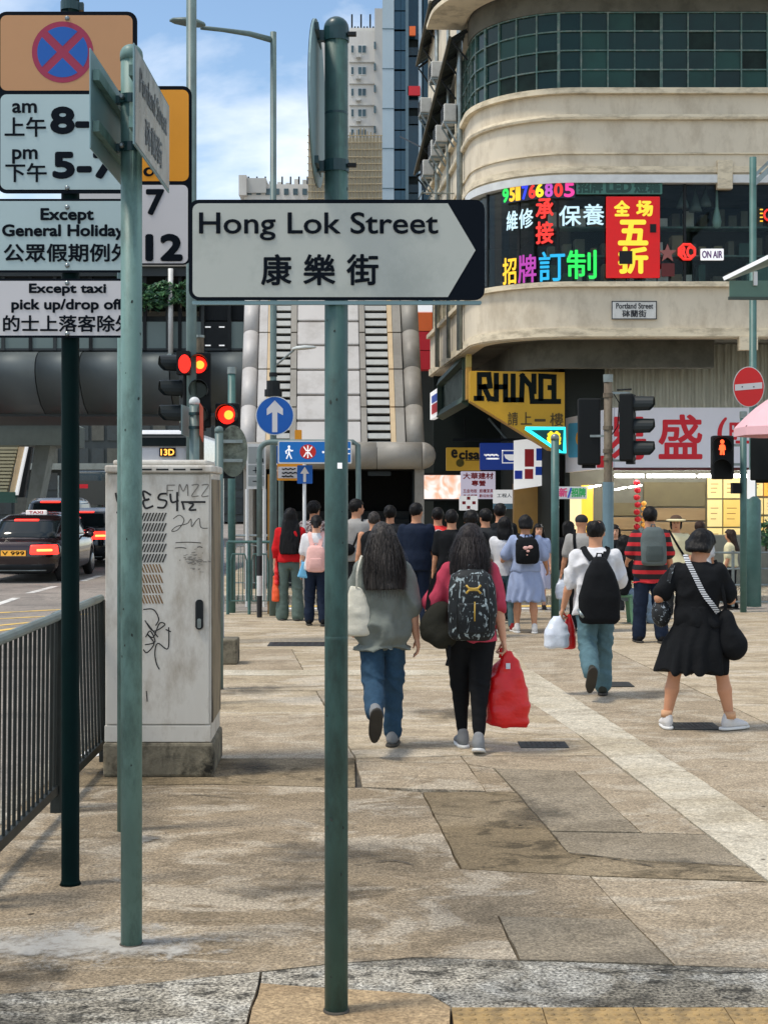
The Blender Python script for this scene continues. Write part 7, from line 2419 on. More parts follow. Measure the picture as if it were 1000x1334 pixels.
car('dark_taxi', 'dark car with glowing tail lights and a white roof sign at the left edge', (79 - CX) * k1 - 1.02, Yc1, 0, p_maroon, W=1.96, plate='V 999', roof_sign=True, Hh=1.48)
Yc2 = GY(749, ROADZ)
car('grey_car', 'silver grey car queueing ahead of the dark car with roof sign', (56 - CX) * 38 / F, 38, 0, p_grey, plate=False, Hh=1.86, suv=True)
Yc3 = GY(739, ROADZ)
car('navy_car', 'dark navy hatchback with hooked tail lights in the lane by the kerb', (146 - CX) * Yc3 / F - .92, Yc3, 0, p_navy, plate=False, Hh=1.58, suv=True)

car('maroon_car', 'dark red car squeezed between the first two queueing cars', (82 - CX) * 34.5 / F - .9, 34.5, 0, p_red, plate=False, Hh=1.5)
# white double-decker with the route display
YBu = 52.0
bs_ = thing('city_bus', 'white double-decker bus showing route 13D behind the cabinet', 'bus', (P(208, 0, YBu).x, YBu, ROADZ))
bw = 1.25
s = Sdf(); s.loft([(.35, 0, 5.5, bw * .97, 5.45), (.6, 0, 5.5, bw, 5.5), (2.2, 0, 5.5, bw, 5.5), (3.6, 0, 5.5, bw * .985, 5.47), (4.15, 0, 5.5, bw * .95, 5.4), (4.33, 0, 5.5, bw * .85, 5.25)], .05, 9.0)
bd = sdf_part(s, .07, 'body', M('bus_paint', srgb(222, 224, 226), rough=.25, var=.03, coat=.5), bs_, 1)
def bpart(x0, x1, z0, z1, name, mat, y=-.05, d=.05, r=.06, parent=bd):
    bb = B(); bb.prism(rrect(x0, z0, x1, z1, r), (0, y, 0), UX, VZ, d)
    o = mesh_obj(name, bb.v, bb.f, mat, None); o.parent = parent
    return o
bpart(-1.12, 1.12, 3.72, 4.05, 'rear_window', mt_cglass)
bpart(-1.15, 1.15, 4.06, 4.16, 'rear_band', M('bus_dark_band', srgb(60, 66, 68), var=.05))
bpart(-1.0, 1.0, 1.0, 1.9, 'engine_cover', M('bus_engine_cover', srgb(160, 160, 160), var=.1))
led_ = bpart(.0, .6, 3.34, 3.66, 'route_display', mt_black, -.06, .03, .02)
bb = B(); add_text(bb, '13D', .06, 3.39, .54, 3.61, (0, -.062, 0), UX, VZ, .008, .002)
o = mesh_obj('route_number', bb.v, bb.f, emis('route_led', srgb(255, 170, 70), 1.2), None); o.parent = led_
for sg in (-1, 1):
    for zz in (1.1, 1.4):
        bpart(sg * 1.08 - .09, sg * 1.08 + .09, zz, zz + .2, 'tail_light', mt_tail, -.06)
    for yy in (2.8, 9.0):
        bb = B(); bb.lathe((sg * 1.1 - .15, yy, .48), [(.4, 0), (.48, .05), (.48, .25), (.4, .3)], 20, 'x')
        o = mesh_obj('wheel', bb.v, bb.f, mt_tyre, None, True); o.parent = bs_
bpart(1.0, 1.3, 3.2, 3.85, 'mirror', mt_darkmetal, -.2, .1)
# dark coach farther left
dc = thing('dark_coach', 'dark green coach seen from behind beyond the grey car', 'coach', (P(112, 0, 56).x, 56, ROADZ))
s = Sdf(); s.loft([(.3, 0, 4.5, 1.02, 4.45), (.7, 0, 4.5, 1.08, 4.5), (2.2, 0, 4.5, 1.06, 4.48), (2.75, 0, 4.5, .98, 4.4), (2.9, 0, 4.5, .85, 4.3)], .05, 7.0)
bd2 = sdf_part(s, .06, 'body', M('coach_paint', srgb(26, 42, 42), rough=.25, var=.06, coat=.5), dc, 1)
bb = B(); bb.prism(rrect(-.9, 1.55, .9, 2.5, .08), (0, -.05, 0), UX, VZ, .05); o = mesh_obj('rear_window', bb.v, bb.f, mt_cglass, None); o.parent = bd2
bb = B(); bb.prism(rrect(-.5, 2.2, .1, 2.36, .02), (0, -.06, 0), UX, VZ, .01); o = mesh_obj('red_sticker', bb.v, bb.f, mt_red, None); o.parent = bd2
for sg in (-1, 1):
    bb = B(); bb.prism(rrect(sg * .9 - .08, .8, sg * .9 + .08, 1.15, .03), (0, -.06, 0), UX, VZ, .04); o = mesh_obj('tail_light', bb.v, bb.f, mt_taild, None); o.parent = bd2
    bb = B(); bb.lathe((sg * .9 - .13, 2.0, .45), [(.36, 0), (.45, .05), (.45, .2), (.36, .25)], 18, 'x'); o = mesh_obj('wheel', bb.v, bb.f, mt_tyre, None, True); o.parent = dc
    bb = B(); bb.tube([(sg * 1.07, .0, .6), (sg * 1.07, .0, 2.7)], .03, 6); o = mesh_obj('corner_trim', bb.v, bb.f, mt_galv, None); o.parent = bd2
# ================================================================== PEOPLE
def skin_mat(n, c): return M('skin_' + n, srgb(*c), rough=.55, var=.06, vscale=9, spec=.35)
sk_a, sk_b = skin_mat('tan', (196, 142, 110)), skin_mat('fair', (214, 164, 136))
def fab(n, c, var=.06, bump=.25, rough=.85): return M('fabric_' + n, srgb(*c), rough=rough, var=var * .6, vscale=30, bump=.4, bscale=30, spec=.2)
def hair_mat(n, c, hi):
    m = bpy.data.materials.new('hair_' + n)
    m.use_nodes = True
    N, L = m.node_tree.nodes, m.node_tree.links
    bs = N['Principled BSDF']
    tc = N.new('ShaderNodeTexCoord'); mp = N.new('ShaderNodeMapping'); mp.inputs['Scale'].default_value = (60, 60, 3)
    nz = N.new('ShaderNodeTexNoise'); nz.inputs['Scale'].default_value = 1.6; nz.inputs['Detail'].default_value = 4; nz.inputs['Distortion'].default_value = .6
    rp = N.new('ShaderNodeValToRGB'); rp.color_ramp.elements[0].position = .35; rp.color_ramp.elements[1].position = .75
    rp.color_ramp.elements[0].color = srgb(*c) + (1,); rp.color_ramp.elements[1].color = srgb(*hi) + (1,)
    bp = N.new('ShaderNodeBump'); bp.inputs['Strength'].default_value = .8; bp.inputs['Distance'].default_value = .006
    L.new(tc.outputs['Object'], mp.inputs['Vector']); L.new(mp.outputs['Vector'], nz.inputs['Vector']); L.new(nz.outputs['Fac'], rp.inputs['Fac'])
    L.new(rp.outputs['Color'], bs.inputs['Base Color']); L.new(nz.outputs['Fac'], bp.inputs['Height']); L.new(bp.outputs['Normal'], bs.inputs['Normal'])
    bs.inputs['Roughness'].default_value = .5; bs.inputs['Specular IOR Level'].default_value = .2
    return m
hr_blk, hr_brn, hr_gry = hair_mat('black', (8, 7, 8), (24, 22, 22)), hair_mat('brown', (30, 20, 16), (70, 52, 42)), hair_mat('charcoal', (16, 15, 15), (84, 78, 74))
def rot(ax, deg):
    return np.array(Matrix.Rotation(math.radians(deg), 3, ax))
_SHOE = {}
def shoe_mesh(key, um, sm):
    if key in _SHOE: return _SHOE[key]
    s = Sdf(); s.ell((0, -.035, -.02), (.037, .05, .046), k=.03).ell((0, .04, -.028), (.04, .1, .038), k=.03).ell((0, .125, -.042), (.043, .06, .028), k=.03).cone((0, -.03, 0), (0, -.028, .03), .042, .04, .02)
    s.ell((0, .03, .0), (.012, .07, .02), k=.01)
    s.cut(lambda x, y, z: -.054 - z + 0 * x + 0 * y)
    u = sdf_part(s, .011, 'shoe', um, None, 2)
    s = Sdf(); s.ell((0, .045, -.06), (.05, .155, .05), k=.02).ell((0, -.04, -.06), (.043, .065, .05), k=.02)
    s.cut(lambda x, y, z: np.maximum(-.074 - z, z + .05) + 0 * x + 0 * y)
    b = sdf_part(s, .010, 'sole', sm, None, 1)
    _SHOE[key] = (u.data, b.data)
    bpy.data.objects.remove(u); bpy.data.objects.remove(b)
    return _SHOE[key]

class Person:
    def __init__(self, label, px, py, H=1.6, head=0.0, legs=((4, 4, 2, 0), (-2, 4, 2, 0)), arms=((2, 8, 12, 0), (2, 8, 12, 0)), look=(0, 0), lean=0.0, wide=1.0, curl=(.5, .5),
                 skin=None, bare=False, h=.013, Y=None, sit=None, group=None, face=False):
        self.H, self.h, self.lean, self.w = H, h, lean, wide
        self.lk = 1.0 if bare else .74
        loc = G(px, py) if Y is None else Vector(((px - CX) * Y / F, Y, 0))
        self.t = thing('person', label, 'person', loc, group, math.radians(head))
        self.skin = skin or sk_a
        self.loc, self.head = loc, head
        th, shn = .245 * H, .235 * H
        self.J = {}
        feet = []
        hw = .052 * H
        raw = []
        for sd, (sw, kn, ab, fp) in zip((-1, 1), legs):
            sw, kn, ab = map(math.radians, (sw, kn, ab))
            hip = np.array((sd * hw, 0, 0))
            d1 = np.array((sd * math.sin(ab), math.sin(sw) * math.cos(ab), -math.cos(sw) * math.cos(ab)))
            d2 = np.array((sd * math.sin(ab) * .7, math.sin(sw - kn), -math.cos(sw - kn))); d2 /= np.linalg.norm(d2)
            knee = hip + d1 * th
            ank = knee + d2 * shn
            raw.append((hip, knee, ank, fp))
        low = min(r[2][2] for r in raw) if sit is None else None
        self.hz = hz = (-low + .045 * H) if sit is None else sit
        up = np.array((0, 0, hz))
        self.legs = [(a + up, b + up, c + up, fp) for a, b, c, fp in raw]
        self.arms = []
        cy = lambda z: lean * (z - hz)
        self.cy = cy
        for sd, (sw, ab, el, inn) in zip((-1, 1), arms):
            sw, ab, el = map(math.radians, (sw, ab, el))
            z = hz + .280 * H
            sh = np.array((sd * .098 * H * wide, cy(z) - .005 * H, z))
            d1 = np.array((sd * math.sin(ab), math.sin(sw) * math.cos(ab), -math.cos(sw) * math.cos(ab)))
            d2 = np.array((sd * (math.sin(ab) - inn), math.sin(sw + el), -math.cos(sw + el))); d2 /= np.linalg.norm(d2)
            e = sh + d1 * .168 * H
            self.arms.append((sh, e, e + d2 * .148 * H, d2))
        self.HR = rot('Z', look[0]) @ rot('X', look[1])
        zc = hz + .340 * H
        self.nb = np.array((0, cy(zc) + .004 * H, zc))
        self.hc = self.nb + self.HR @ np.array((0, .008 * H, .07 * H))
        self._body(curl)
        if face: self._face()

    def hp(self, x, y, z):
        """point given in head axes (fractions of the height)"""
        return self.hc + self.HR @ (np.array((x, y, z)) * self.H)

    def rings(self, grow=0.0, top=.31):
        H, hz, w = self.H, self.hz, self.w
        base = [(-.06, .072, .06), (-.02, .1, .072), (.03, .102, .074), (.1, .086, .062), (.18, .094, .064), (.245, .103, .062), (.28, .092, .054), (.302, .064, .044), (.32, .042, .038)]
        return [(hz + a * H, 0, self.cy(hz + a * H), b * H * w + grow, c * H * w + grow) for a, b, c in base]

    def _body(self, curl):
        H, s = self.H, Sdf()
        s.loft(self.rings(-.006), .03)
        s.cone((0, self.cy(self.hz + .29 * H), self.hz + .29 * H), self.hc - self.HR @ np.array((0, .012 * H, .02 * H)), .039 * H, .036 * H, .02)
        R = self.HR
        s.ell(self.hp(0, -.006, .008), np.array((.047, .058, .056)) * H, R, .02).ell(self.hp(0, .014, -.032), np.array((.036, .042, .036)) * H, R, .02)
        s.ell(self.hp(0, .058, -.012), np.array((.008, .012, .014)) * H, R, .008)
        for sd in (-1, 1):
            s.ell(self.hp(sd * .048, -.004, -.01), np.array((.006, .012, .018)) * H, R, .006)
        for (sh, e, w_, d), sd, cu in zip(self.arms, (-1, 1), curl):
            s.cone(sh, e, .031 * H, .024 * H, .02).cone(e, e + (w_ - e) * .35, .0245 * H, .0235 * H, .015).cone(e + (w_ - e) * .35, w_, .0235 * H, .0155 * H, .012)
            n = np.array((-sd, 0, 0)); n = n - d * (n @ d); n /= np.linalg.norm(n)
            wd = np.cross(d, n) * sd                     # towards the little-finger / thumb side
            wd = wd if wd[1] < 0 else -wd                # little finger side = back
            c = w_ + d * .03 * H
            Rm = np.stack([d, wd, n], 1)
            s.ell(c, np.array((.032, .025, .011)) * H, Rm, .01)
            for i, (off, ln) in enumerate(((-.0185, .044), (-.006, .05), (.0065, .047), (.0185, .037))):
                b0 = w_ + d * .052 * H + wd * off * H
                a1, a2 = cu * .8, cu * 1.8
                p1 = b0 + (d * math.cos(a1) + n * math.sin(a1)) * ln * .5 * H
                p2 = p1 + (d * math.cos(a2) + n * math.sin(a2)) * ln * .5 * H
                s.cone(b0, p1, .0066 * H, .0058 * H, .004).cone(p1, p2, .0058 * H, .0046 * H, .003)
            tb = w_ + d * .018 * H - wd * .02 * H
            p1 = tb + (d * .7 - wd * .55 + n * .45) * .028 * H
            s.cone(tb, p1, .0085 * H, .0068 * H, .006).cone(p1, p1 + (d * .9 + n * (.2 + .5 * cu) - wd * .1) * .024 * H, .0066 * H, .005 * H, .004)
        for (hip, kn, an, fp) in self.legs:
            lk = self.lk; ca = .034 * H * (.5 + .5 * self.w) * lk
            s.cone(hip, kn, .048 * H * self.w * lk, .031 * H * lk, .03).cone(kn, kn + (an - kn) * .35, .031 * H * lk, ca, .015).cone(kn + (an - kn) * .35, an, ca, .019 * H, .015)
        self.body = sdf_part(s, self.h, 'body', self.skin, self.t, 1)

    def _face(self):
        for nm, pts, m, r in (('eye', [(-.017, .050, .004), (.017, .050, .004)], hr_blk, (.0075, .004, .0035)), ('eyebrow', [(-.018, .052, .016), (.018, .052, .016)], hr_blk, (.011, .004, .0022)), ('mouth', [(0, .056, -.036)], M('lip', srgb(150, 72, 66), var=0), (.013, .005, .004))):
            for p in pts:
                s = Sdf(); s.ell(self.hp(*p), np.array(r) * self.H, self.HR)
                sdf_part(s, .003, nm, m, self.body, 0, pad=.01)

    def top(self, mat, ease=.02, hem=-.03, sleeve=.75, sr=.048, flare=1.0, fold=.007, seed=1, name='shirt', end=.32, h=None, fore=0.0, puff=None):
        H, hz = self.H, self.hz
        r = [q for q in self.rings(ease)]
        r[-1] = (hz + end * H, 0, r[-1][2], .048 * H, .043 * H)
        r[-2] = (hz + .303 * H, 0, r[-2][2], .066 * H * self.w + ease * .4, .046 * H + ease * .5)
        r = [q for q in r if q[0] > hz + hem * H + .01]
        r = [(hz + hem * H, 0, self.cy(hz + hem * H), max(.1 * H * self.w + ease, r[0][3]) * flare, max(.074 * H * self.w + ease, r[0][4]) * flare)] + r
        s = Sdf(); s.loft(r, .03, 2.3)
        for (sh, e, w_, d) in self.arms:
            if sleeve > 0:
                s.cone(sh + np.array((0, 0, -.005 * H)), sh + (e - sh) * sleeve, .041 * H, sr * .9 * H, .02)
            if fore > 0:
                s.cone(e, e + (w_ - e) * fore, sr * H, .028 * H, .02)
        def warp(X, Y, Z):
            a = (1 - 2.6 * np.abs(vnoise(X + .5 * Z, Y, Z - .6 * X, (9, 9, 6), seed))) + .5 * vnoise(X - .4 * Z, Y, Z + .3 * X, (22, 22, 12), seed + 40)
            return -fold * a * (.5 + .5 * np.clip((hz + .28 * H - Z) / (.25 * H), 0, 1)) + fold * .1
        s.warp = warp
        return sdf_part(s, h or self.h, name, mat, self.t, 1)

    def trousers(self, mat, r=(.058, .043, .038), end=.95, top=.01, fold=.009, seed=5, name='trousers', h=None):
        H, hz, s = self.H, self.hz, Sdf()
        g = .003
        s.loft([q for q in self.rings(g) if q[0] < hz + top * H] + [(hz + top * H, 0, self.cy(hz + top * H), .094 * H * self.w + g, .068 * H * self.w + g)], .03)
        for (hip, kn, an, fp) in self.legs:
            s.cone(hip + np.array((0, 0, -.01 * H)), kn, r[0] * H * self.w, r[1] * H, .02)
            e = kn + (an - kn) * end
            s.cone(kn, e, r[1] * H, r[2] * H, .02)
        kz = self.legs[0][1][2]
        def warp(X, Y, Z):
            amp = fold * (.35 + np.exp(-((Z - kz) / (.09 * H)) ** 2) + 1.2 * np.exp(-((Z - .1 * H) / (.05 * H)) ** 2))
            return -amp * (.7 - 1.9 * np.abs(vnoise(X + .5 * Z, Y, Z + .3 * X, (8, 8, 15), seed))) + fold * .3 * vnoise(X, Y, Z, 40, seed + 9)
        s.warp = warp
        return sdf_part(s, h or self.h, name, mat, self.t, 1)

    def skirt(self, mat, z1, rx, ry, z0=.1, fold=.012, seed=3, name='skirt', cx=0.0, h=None):
        """from waist offset z0 down to the height z1 (m); hem half axes rx, ry (m)"""
        H, hz, s = self.H, self.hz, Sdf()
        w = .088 * H * self.w + .02
        s.loft([(z1, cx, self.cy(z1), rx, ry), (z1 + (hz - z1) * .5, cx * .5, 0, (rx + .11 * H * self.w) / 2 + .02, (ry + .08 * H * self.w) / 2 + .02), (hz, 0, 0, .108 * H * self.w + .02, .08 * H * self.w + .02), (hz + z0 * H, 0, self.cy(hz + z0 * H), w, .064 * H * self.w + .02)], .02)
        s.warp = lambda X, Y, Z: fold * np.clip((hz - Z) / max(.1, hz - z1) + .3, .2, 1.2) * np.sin(np.arctan2(Y, X) * 11 + 3 * vnoise(X, Y, Z, 5, seed)) * .7 + fold * .4 * vnoise(X, Y, Z, (16, 16, 6), seed)
        return sdf_part(s, h or self.h, name, mat, self.t, 1)

    toe = (7, -7)
    def shoes(self, key, um, sm, sock=None):
        H = self.H
        for (hip, kn, an, fp) in self.legs:
            du, ds = shoe_mesh(key, um, sm)
            o = bpy.data.objects.new('shoe', du); link(o, self.t)
            k = H / 1.6 * (1.0 if H > 1.55 else .97)
            out = math.radians(self.toe[0 if hip[0] < 0 else 1])
            o.matrix_local = Matrix.Translation(Vector(an)) @ Matrix.Rotation(out, 4, 'Z') @ Matrix.Rotation(-math.radians(fp), 4, 'X') @ Matrix.Scale(k, 4)
            b = bpy.data.objects.new('sole', ds); link(b, o)

    def hair(self, mat, style='short', length=.2, seed=2, vol=1.0, strands=0, sway=0.0, width=.07, thick=.03):
        H, s = self.H, Sdf()
        R, hc = self.HR, self.hc
        s.ell(self.hp(0, -.010, .014), np.array((.0525, .0655, .061)) * H * vol, R, .02)
        zb = -.038
        if style in ('long', 'bob'):
            z1 = self.hz + .415 * H - length * H
            zt = hc[2] + .02 * H
            yb = hc[1]
            n = 6
            rr = []
            for i in range(n + 1):
                f = i / n
                z = z1 + (zt - z1) * f
                g = 1 - f
                rr.append((z, sway * g * H, yb - (.012 + .03 * min(1, g * 1.6)) * H - (0 if style == 'bob' else .052 * g * H), (.055 * vol + (width - .055) * math.sin(min(1, g * 1.3) * 1.57) - .01 * max(0, g - .8) * 5) * H, (.055 - (.055 - thick) * min(1, g * 1.5)) * H))
            s.loft(rr, .03, 2.2)
        if style == 'pony':
            a = self.hp(0, -.07, .015)
            s.cone(self.hp(0, -.055, .018), a, .02 * H, .02 * H, .02).cone(a, a + np.array((.0, -.02 * H, -.07 * H)), .02 * H, .026 * H, .02).cone(a + np.array((0, -.02 * H, -.07 * H)), a + np.array((0, -.005 * H, -length * H)), .026 * H, .008 * H, .02)
        if style == 'curly':
            s.ell(self.hp(0, -.012, .02), np.array((.062, .07, .064)) * H, R, .02)
        lo = {'short': -.05, 'pony': -.045, 'bald': -.05, 'curly': -.05}.get(style, -9)
        def cutf(X, Y, Z):
            dx, dy, dz = (X - hc[0]), (Y - hc[1]), (Z - hc[2])
            yl = (R[0, 1] * dx + R[1, 1] * dy + R[2, 1] * dz) / H
            zl = (R[0, 2] * dx + R[1, 2] * dy + R[2, 2] * dz) / H
            d = np.minimum(yl - .022, .026 - zl)
            if lo > -5: d = np.maximum(d, np.maximum(lo - zl, np.minimum(yl + .012, -.004 - zl)))
            if style == 'bald': d = np.maximum(d, .036 - np.sqrt((yl + .025) ** 2 + (zl - .072) ** 2 + (dx / H) ** 2))
            return d * H
        s.cut(cutf)
        a = {'curly': .009, 'long': .005, 'bob': .005}.get(style, .0045)
        fr = {'long': (55, 55, 5), 'bob': (55, 55, 7)}.get(style, (48, 48, 40))
        s.warp = lambda X, Y, Z: a * (vnoise(X, Y, Z, fr, seed) + .6 * vnoise(X, Y, Z, (110, 110, 9), seed + 3)) + (.012 * vnoise(X, Y, Z, (15, 15, 3), seed + 5) if style in ('long', 'bob') else 0)
        o = sdf_part(s, min(self.h, .009) if style in ('long', 'bob') else min(self.h, .011), 'hair', mat, self.t, 0)
        if strands:
            rnd = random.Random(seed)
            vs, fs = [], []
            z1 = self.hz + .415 * H - length * H
            for i in range(strands):
                a0 = rnd.uniform(math.pi * .98, math.pi * 2.02)
                r0 = rnd.uniform(.95, 1.03); fl = rnd.uniform(.98, 1.05) if rnd.random() < .8 else rnd.uniform(1.05, 1.28)
                p = [self.hp(.0535 * vol * math.cos(a0) * r0 * .75, -.010 + .0645 * math.sin(a0) * r0 * .75, .05)]
                x0 = math.cos(a0); y0 = math.sin(a0)
                ze = z1 - rnd.uniform(-.09, .045) * H
                m = 9
                ph = rnd.uniform(0, 6)
                for k in range(m):
                    f = k / (m - 1)
                    z = self.hc[2] + .02 * H + (ze - self.hc[2] - .02 * H) * f
                    wx = (.056 * vol + (width - .056) * math.sin(min(1, f * 1.3) * 1.57)) * H * 1.03
                    wy = (.058 - (.058 - thick) * min(1, f * 1.5)) * H * 1.05
                    cyy = self.hc[1] - (.012 + .03 * min(1, f * 1.6) + .052 * f) * H
                    p.append(np.array((sway * f * H + x0 * wx * (1 + (fl - 1) * f) + .006 * math.sin(ph + 5 * f), cyy + y0 * wy + .004 * math.cos(ph + 6 * f), z)))
                w = rnd.uniform(.0006, .002)
                k0 = len(vs)
                for j, q in enumerate(p):
                    ww = w * (1 if j < len(p) - 2 else .35)
                    vs += [(q[0] - ww * -y0, q[1] - ww * x0, q[2]), (q[0] + ww * -y0, q[1] + ww * x0, q[2])]
                for j in range(len(p) - 1):
                    fs.append((k0 + 2 * j, k0 + 2 * j + 1, k0 + 2 * j + 3, k0 + 2 * j + 2))
            q = mesh_obj('hair_strands', vs, fs, mat, None); q.parent = o; q['kind'] = 'stuff'
        return o

    def bag(self, name, label, cat, h=None):
        """a carried thing: its own top-level object sharing this person's frame"""
        return thing(name, label, cat, self.loc, None, math.radians(self.head))

def lobj(b, name, mat, parent, smooth=True):
    """mesh given in the parent's local frame"""
    o = mesh_obj(name, b.v, b.f, mat, None, smooth); o.parent = parent
    return o

def strap(t, pts, w, mat, name='strap', th=.006):
    """flat band through local points"""
    pts = [Vector(p) for p in pts]
    fine = []
    for i in range(len(pts) - 1):
        p0, p1, p2, p3 = pts[max(i - 1, 0)], pts[i], pts[i + 1], pts[min(i + 2, len(pts) - 1)]
        for k in range(5):
            u = k / 5
            fine.append(.5 * ((2 * p1) + (p2 - p0) * u + (2 * p0 - 5 * p1 + 4 * p2 - p3) * u * u + (3 * p1 - p0 - 3 * p2 + p3) * u ** 3))
    fine.append(pts[-1])
    vs, fs = [], []
    for i, p in enumerate(fine):
        d = (fine[min(i + 1, len(fine) - 1)] - fine[max(i - 1, 0)]).normalized()
        side = d.cross(Vector((0, -1, .25))).normalized() * w / 2
        nr = side.cross(d).normalized() * th
        vs += [tuple(p - side), tuple(p + side), tuple(p + side + nr), tuple(p - side + nr)]
    for i in range(len(fine) - 1):
        k = 4 * i
        for a, b in ((0, 1), (1, 2), (2, 3), (3, 0)):
            fs.append((k + a, k + b, k + 4 + b, k + 4 + a))
    o = mesh_obj(name, vs, fs, mat, None); o.parent = t
    return o

def backpack(p, name, label, mat, W=.30, Hh=.44, D=.17, zt=None, pocket=True, mat2=None, x=0.0, straps=True, h=.012, tp=1.0):
    """zt: height of the top; hangs behind the back (local -Y)"""
    t = p.bag(name, label, 'backpack')
    H = p.H
    zt = zt or p.hz + .27 * H
    y0 = p.cy(zt) - .07 * H * p.w - D / 2 - .02
    w = W / 2
    s = Sdf(); s.loft([(zt - Hh, x, y0, w * .8, D * .42), (zt - Hh * .93, x, y0 - .01, w * .97, D * .5), (zt - Hh * .6, x, y0 - .012, w, D * .54), (zt - Hh * .25, x, y0, w * .96 * tp, D * .5), (zt - Hh * .08, x, y0 + .01, w * .82 * tp * tp, D * .42), (zt, x, y0 + .02, w * .5 * tp * tp, D * .28)], .02, 3.0)
    s.warp = lambda X, Y, Z: .006 * vnoise(X, Y, Z, (14, 14, 9), 17)
    sdf_part(s, h, 'bag_body', mat, t, 1)
    if pocket:
        s = Sdf(); s.loft([(zt - Hh * .9, x, y0 - D * .42, w * .7, D * .2), (zt - Hh * .7, x, y0 - D * .46, w * .74, D * .24), (zt - Hh * .46, x, y0 - D * .44, w * .66, D * .2)], .02, 3.0)
        sdf_part(s, h, 'front_pocket', mat2 or mat, t, 1)
    b = B(); b.tube([(x - .03, y0 + D * .2, zt - .02), (x - .02, y0 + D * .15, zt + .03), (x + .02, y0 + D * .15, zt + .03), (x + .03, y0 + D * .2, zt - .02)], .008, 6); lobj(b, 'grab_handle', mat, t)
    if straps:
        for sd in (-1, 1):
            xs = sd * .062 * H * p.w
            zs = p.hz + .305 * H
            strap(t, [(x * .3 + xs * .5, y0 + D * .3, zt - .03), (xs * .9, -.05 * H + p.cy(zs), zs - .015), (xs, p.cy(zs), zs + .014), (xs * 1.1, .06 * H + p.cy(zs), zs - .05), (xs * 1.2, .07 * H, zs - .2)], .055, mat)
    return t
# ------------------------------------------------------------------ pattern fabrics
def band_mat(name, stops, scale, axis='Z', rough=.85):
    """hard-edged stripes along one object axis: stops = [(pos, srgb), ...]"""
    m = bpy.data.materials.new(name); m.use_nodes = True
    N, L = m.node_tree.nodes, m.node_tree.links
    tc = N.new('ShaderNodeTexCoord'); sp_ = N.new('ShaderNodeSeparateXYZ'); mm = N.new('ShaderNodeMath'); mm.operation = 'MULTIPLY'; mm.inputs[1].default_value = scale
    fr = N.new('ShaderNodeMath'); fr.operation = 'FRACT'; rp = N.new('ShaderNodeValToRGB'); rp.color_ramp.interpolation = 'CONSTANT'
    while len(rp.color_ramp.elements) < len(stops): rp.color_ramp.elements.new(.5)
    for e, (p, c) in zip(rp.color_ramp.elements, stops): e.position = p; e.color = srgb(*c) + (1,)
    L.new(tc.outputs['Object'], sp_.inputs[0]); L.new(sp_.outputs[axis], mm.inputs[0]); L.new(mm.outputs[0], fr.inputs[0]); L.new(fr.outputs[0], rp.inputs['Fac'])
    L.new(rp.outputs['Color'], N['Principled BSDF'].inputs['Base Color']); N['Principled BSDF'].inputs['Roughness'].default_value = rough
    return m
def fleck_mat(name, base, fleck, scale=26, thr=.6, stretch=(1, 1, 1)):
    m = M(name, srgb(*base), rough=.7, var=0)
    N, L = m.node_tree.nodes, m.node_tree.links
    tc = N.new('ShaderNodeTexCoord'); mp = N.new('ShaderNodeMapping'); mp.inputs['Scale'].default_value = stretch; mp.inputs['Rotation'].default_value = (.3, .5, .6)
    nz = N.new('ShaderNodeTexNoise'); nz.inputs['Scale'].default_value = scale; nz.inputs['Detail'].default_value = 3; nz.inputs['Distortion'].default_value = 1.2
    rp = N.new('ShaderNodeValToRGB'); rp.color_ramp.elements[0].position = thr; rp.color_ramp.elements[1].position = thr + .04
    rp.color_ramp.elements[0].color = srgb(*base) + (1,); rp.color_ramp.elements[1].color = srgb(*fleck) + (1,)
    L.new(tc.outputs['Object'], mp.inputs['Vector']); L.new(mp.outputs['Vector'], nz.inputs['Vector']); L.new(nz.outputs['Fac'], rp.inputs['Fac']); L.new(rp.outputs['Color'], N['Principled BSDF'].inputs['Base Color'])
    return m
f_black, f_navy, f_white = fab('black', (20, 22, 25)), fab('navy', (26, 36, 54)), fab('white', (214, 214, 216))
f_jean, f_jean2, f_dark = fab('jeans', (48, 74, 96), .2), fab('faded_jeans', (84, 112, 120), .22), fab('charcoal', (46, 48, 50))
f_red, f_pink, f_grey = fab('red', (196, 28, 34)), fab('rose', (190, 70, 92)), fab('grey_green', (118, 124, 118))
f_sage, f_blue, f_cream = fab('sage', (92, 108, 102), .15), fab('pale_blue', (150, 164, 196)), fab('cream', (222, 214, 176))
f_greyt, f_pk = fab('light_grey', (158, 156, 152)), fab('pale_pink', (226, 178, 170))
sh_w, sh_g, sh_b, sole_w, sole_d = fab('shoe_white', (208, 206, 204)), fab('shoe_grey', (130, 132, 134)), fab('shoe_black', (24, 24, 26)), M('sole_white', (.7, .7, .68), var=.08), M('sole_dark', (.04, .036, .03), rough=.8, var=.2)
mt_plast_r = M('red_plastic', srgb(214, 20, 22), rough=.35, var=.1, vscale=8, bump=.3, bscale=30, spec=.6)
mt_plast_w = M('white_plastic', srgb(206, 214, 226), rough=.3, var=.1, vscale=10, bump=.35, bscale=35, spec=.6)

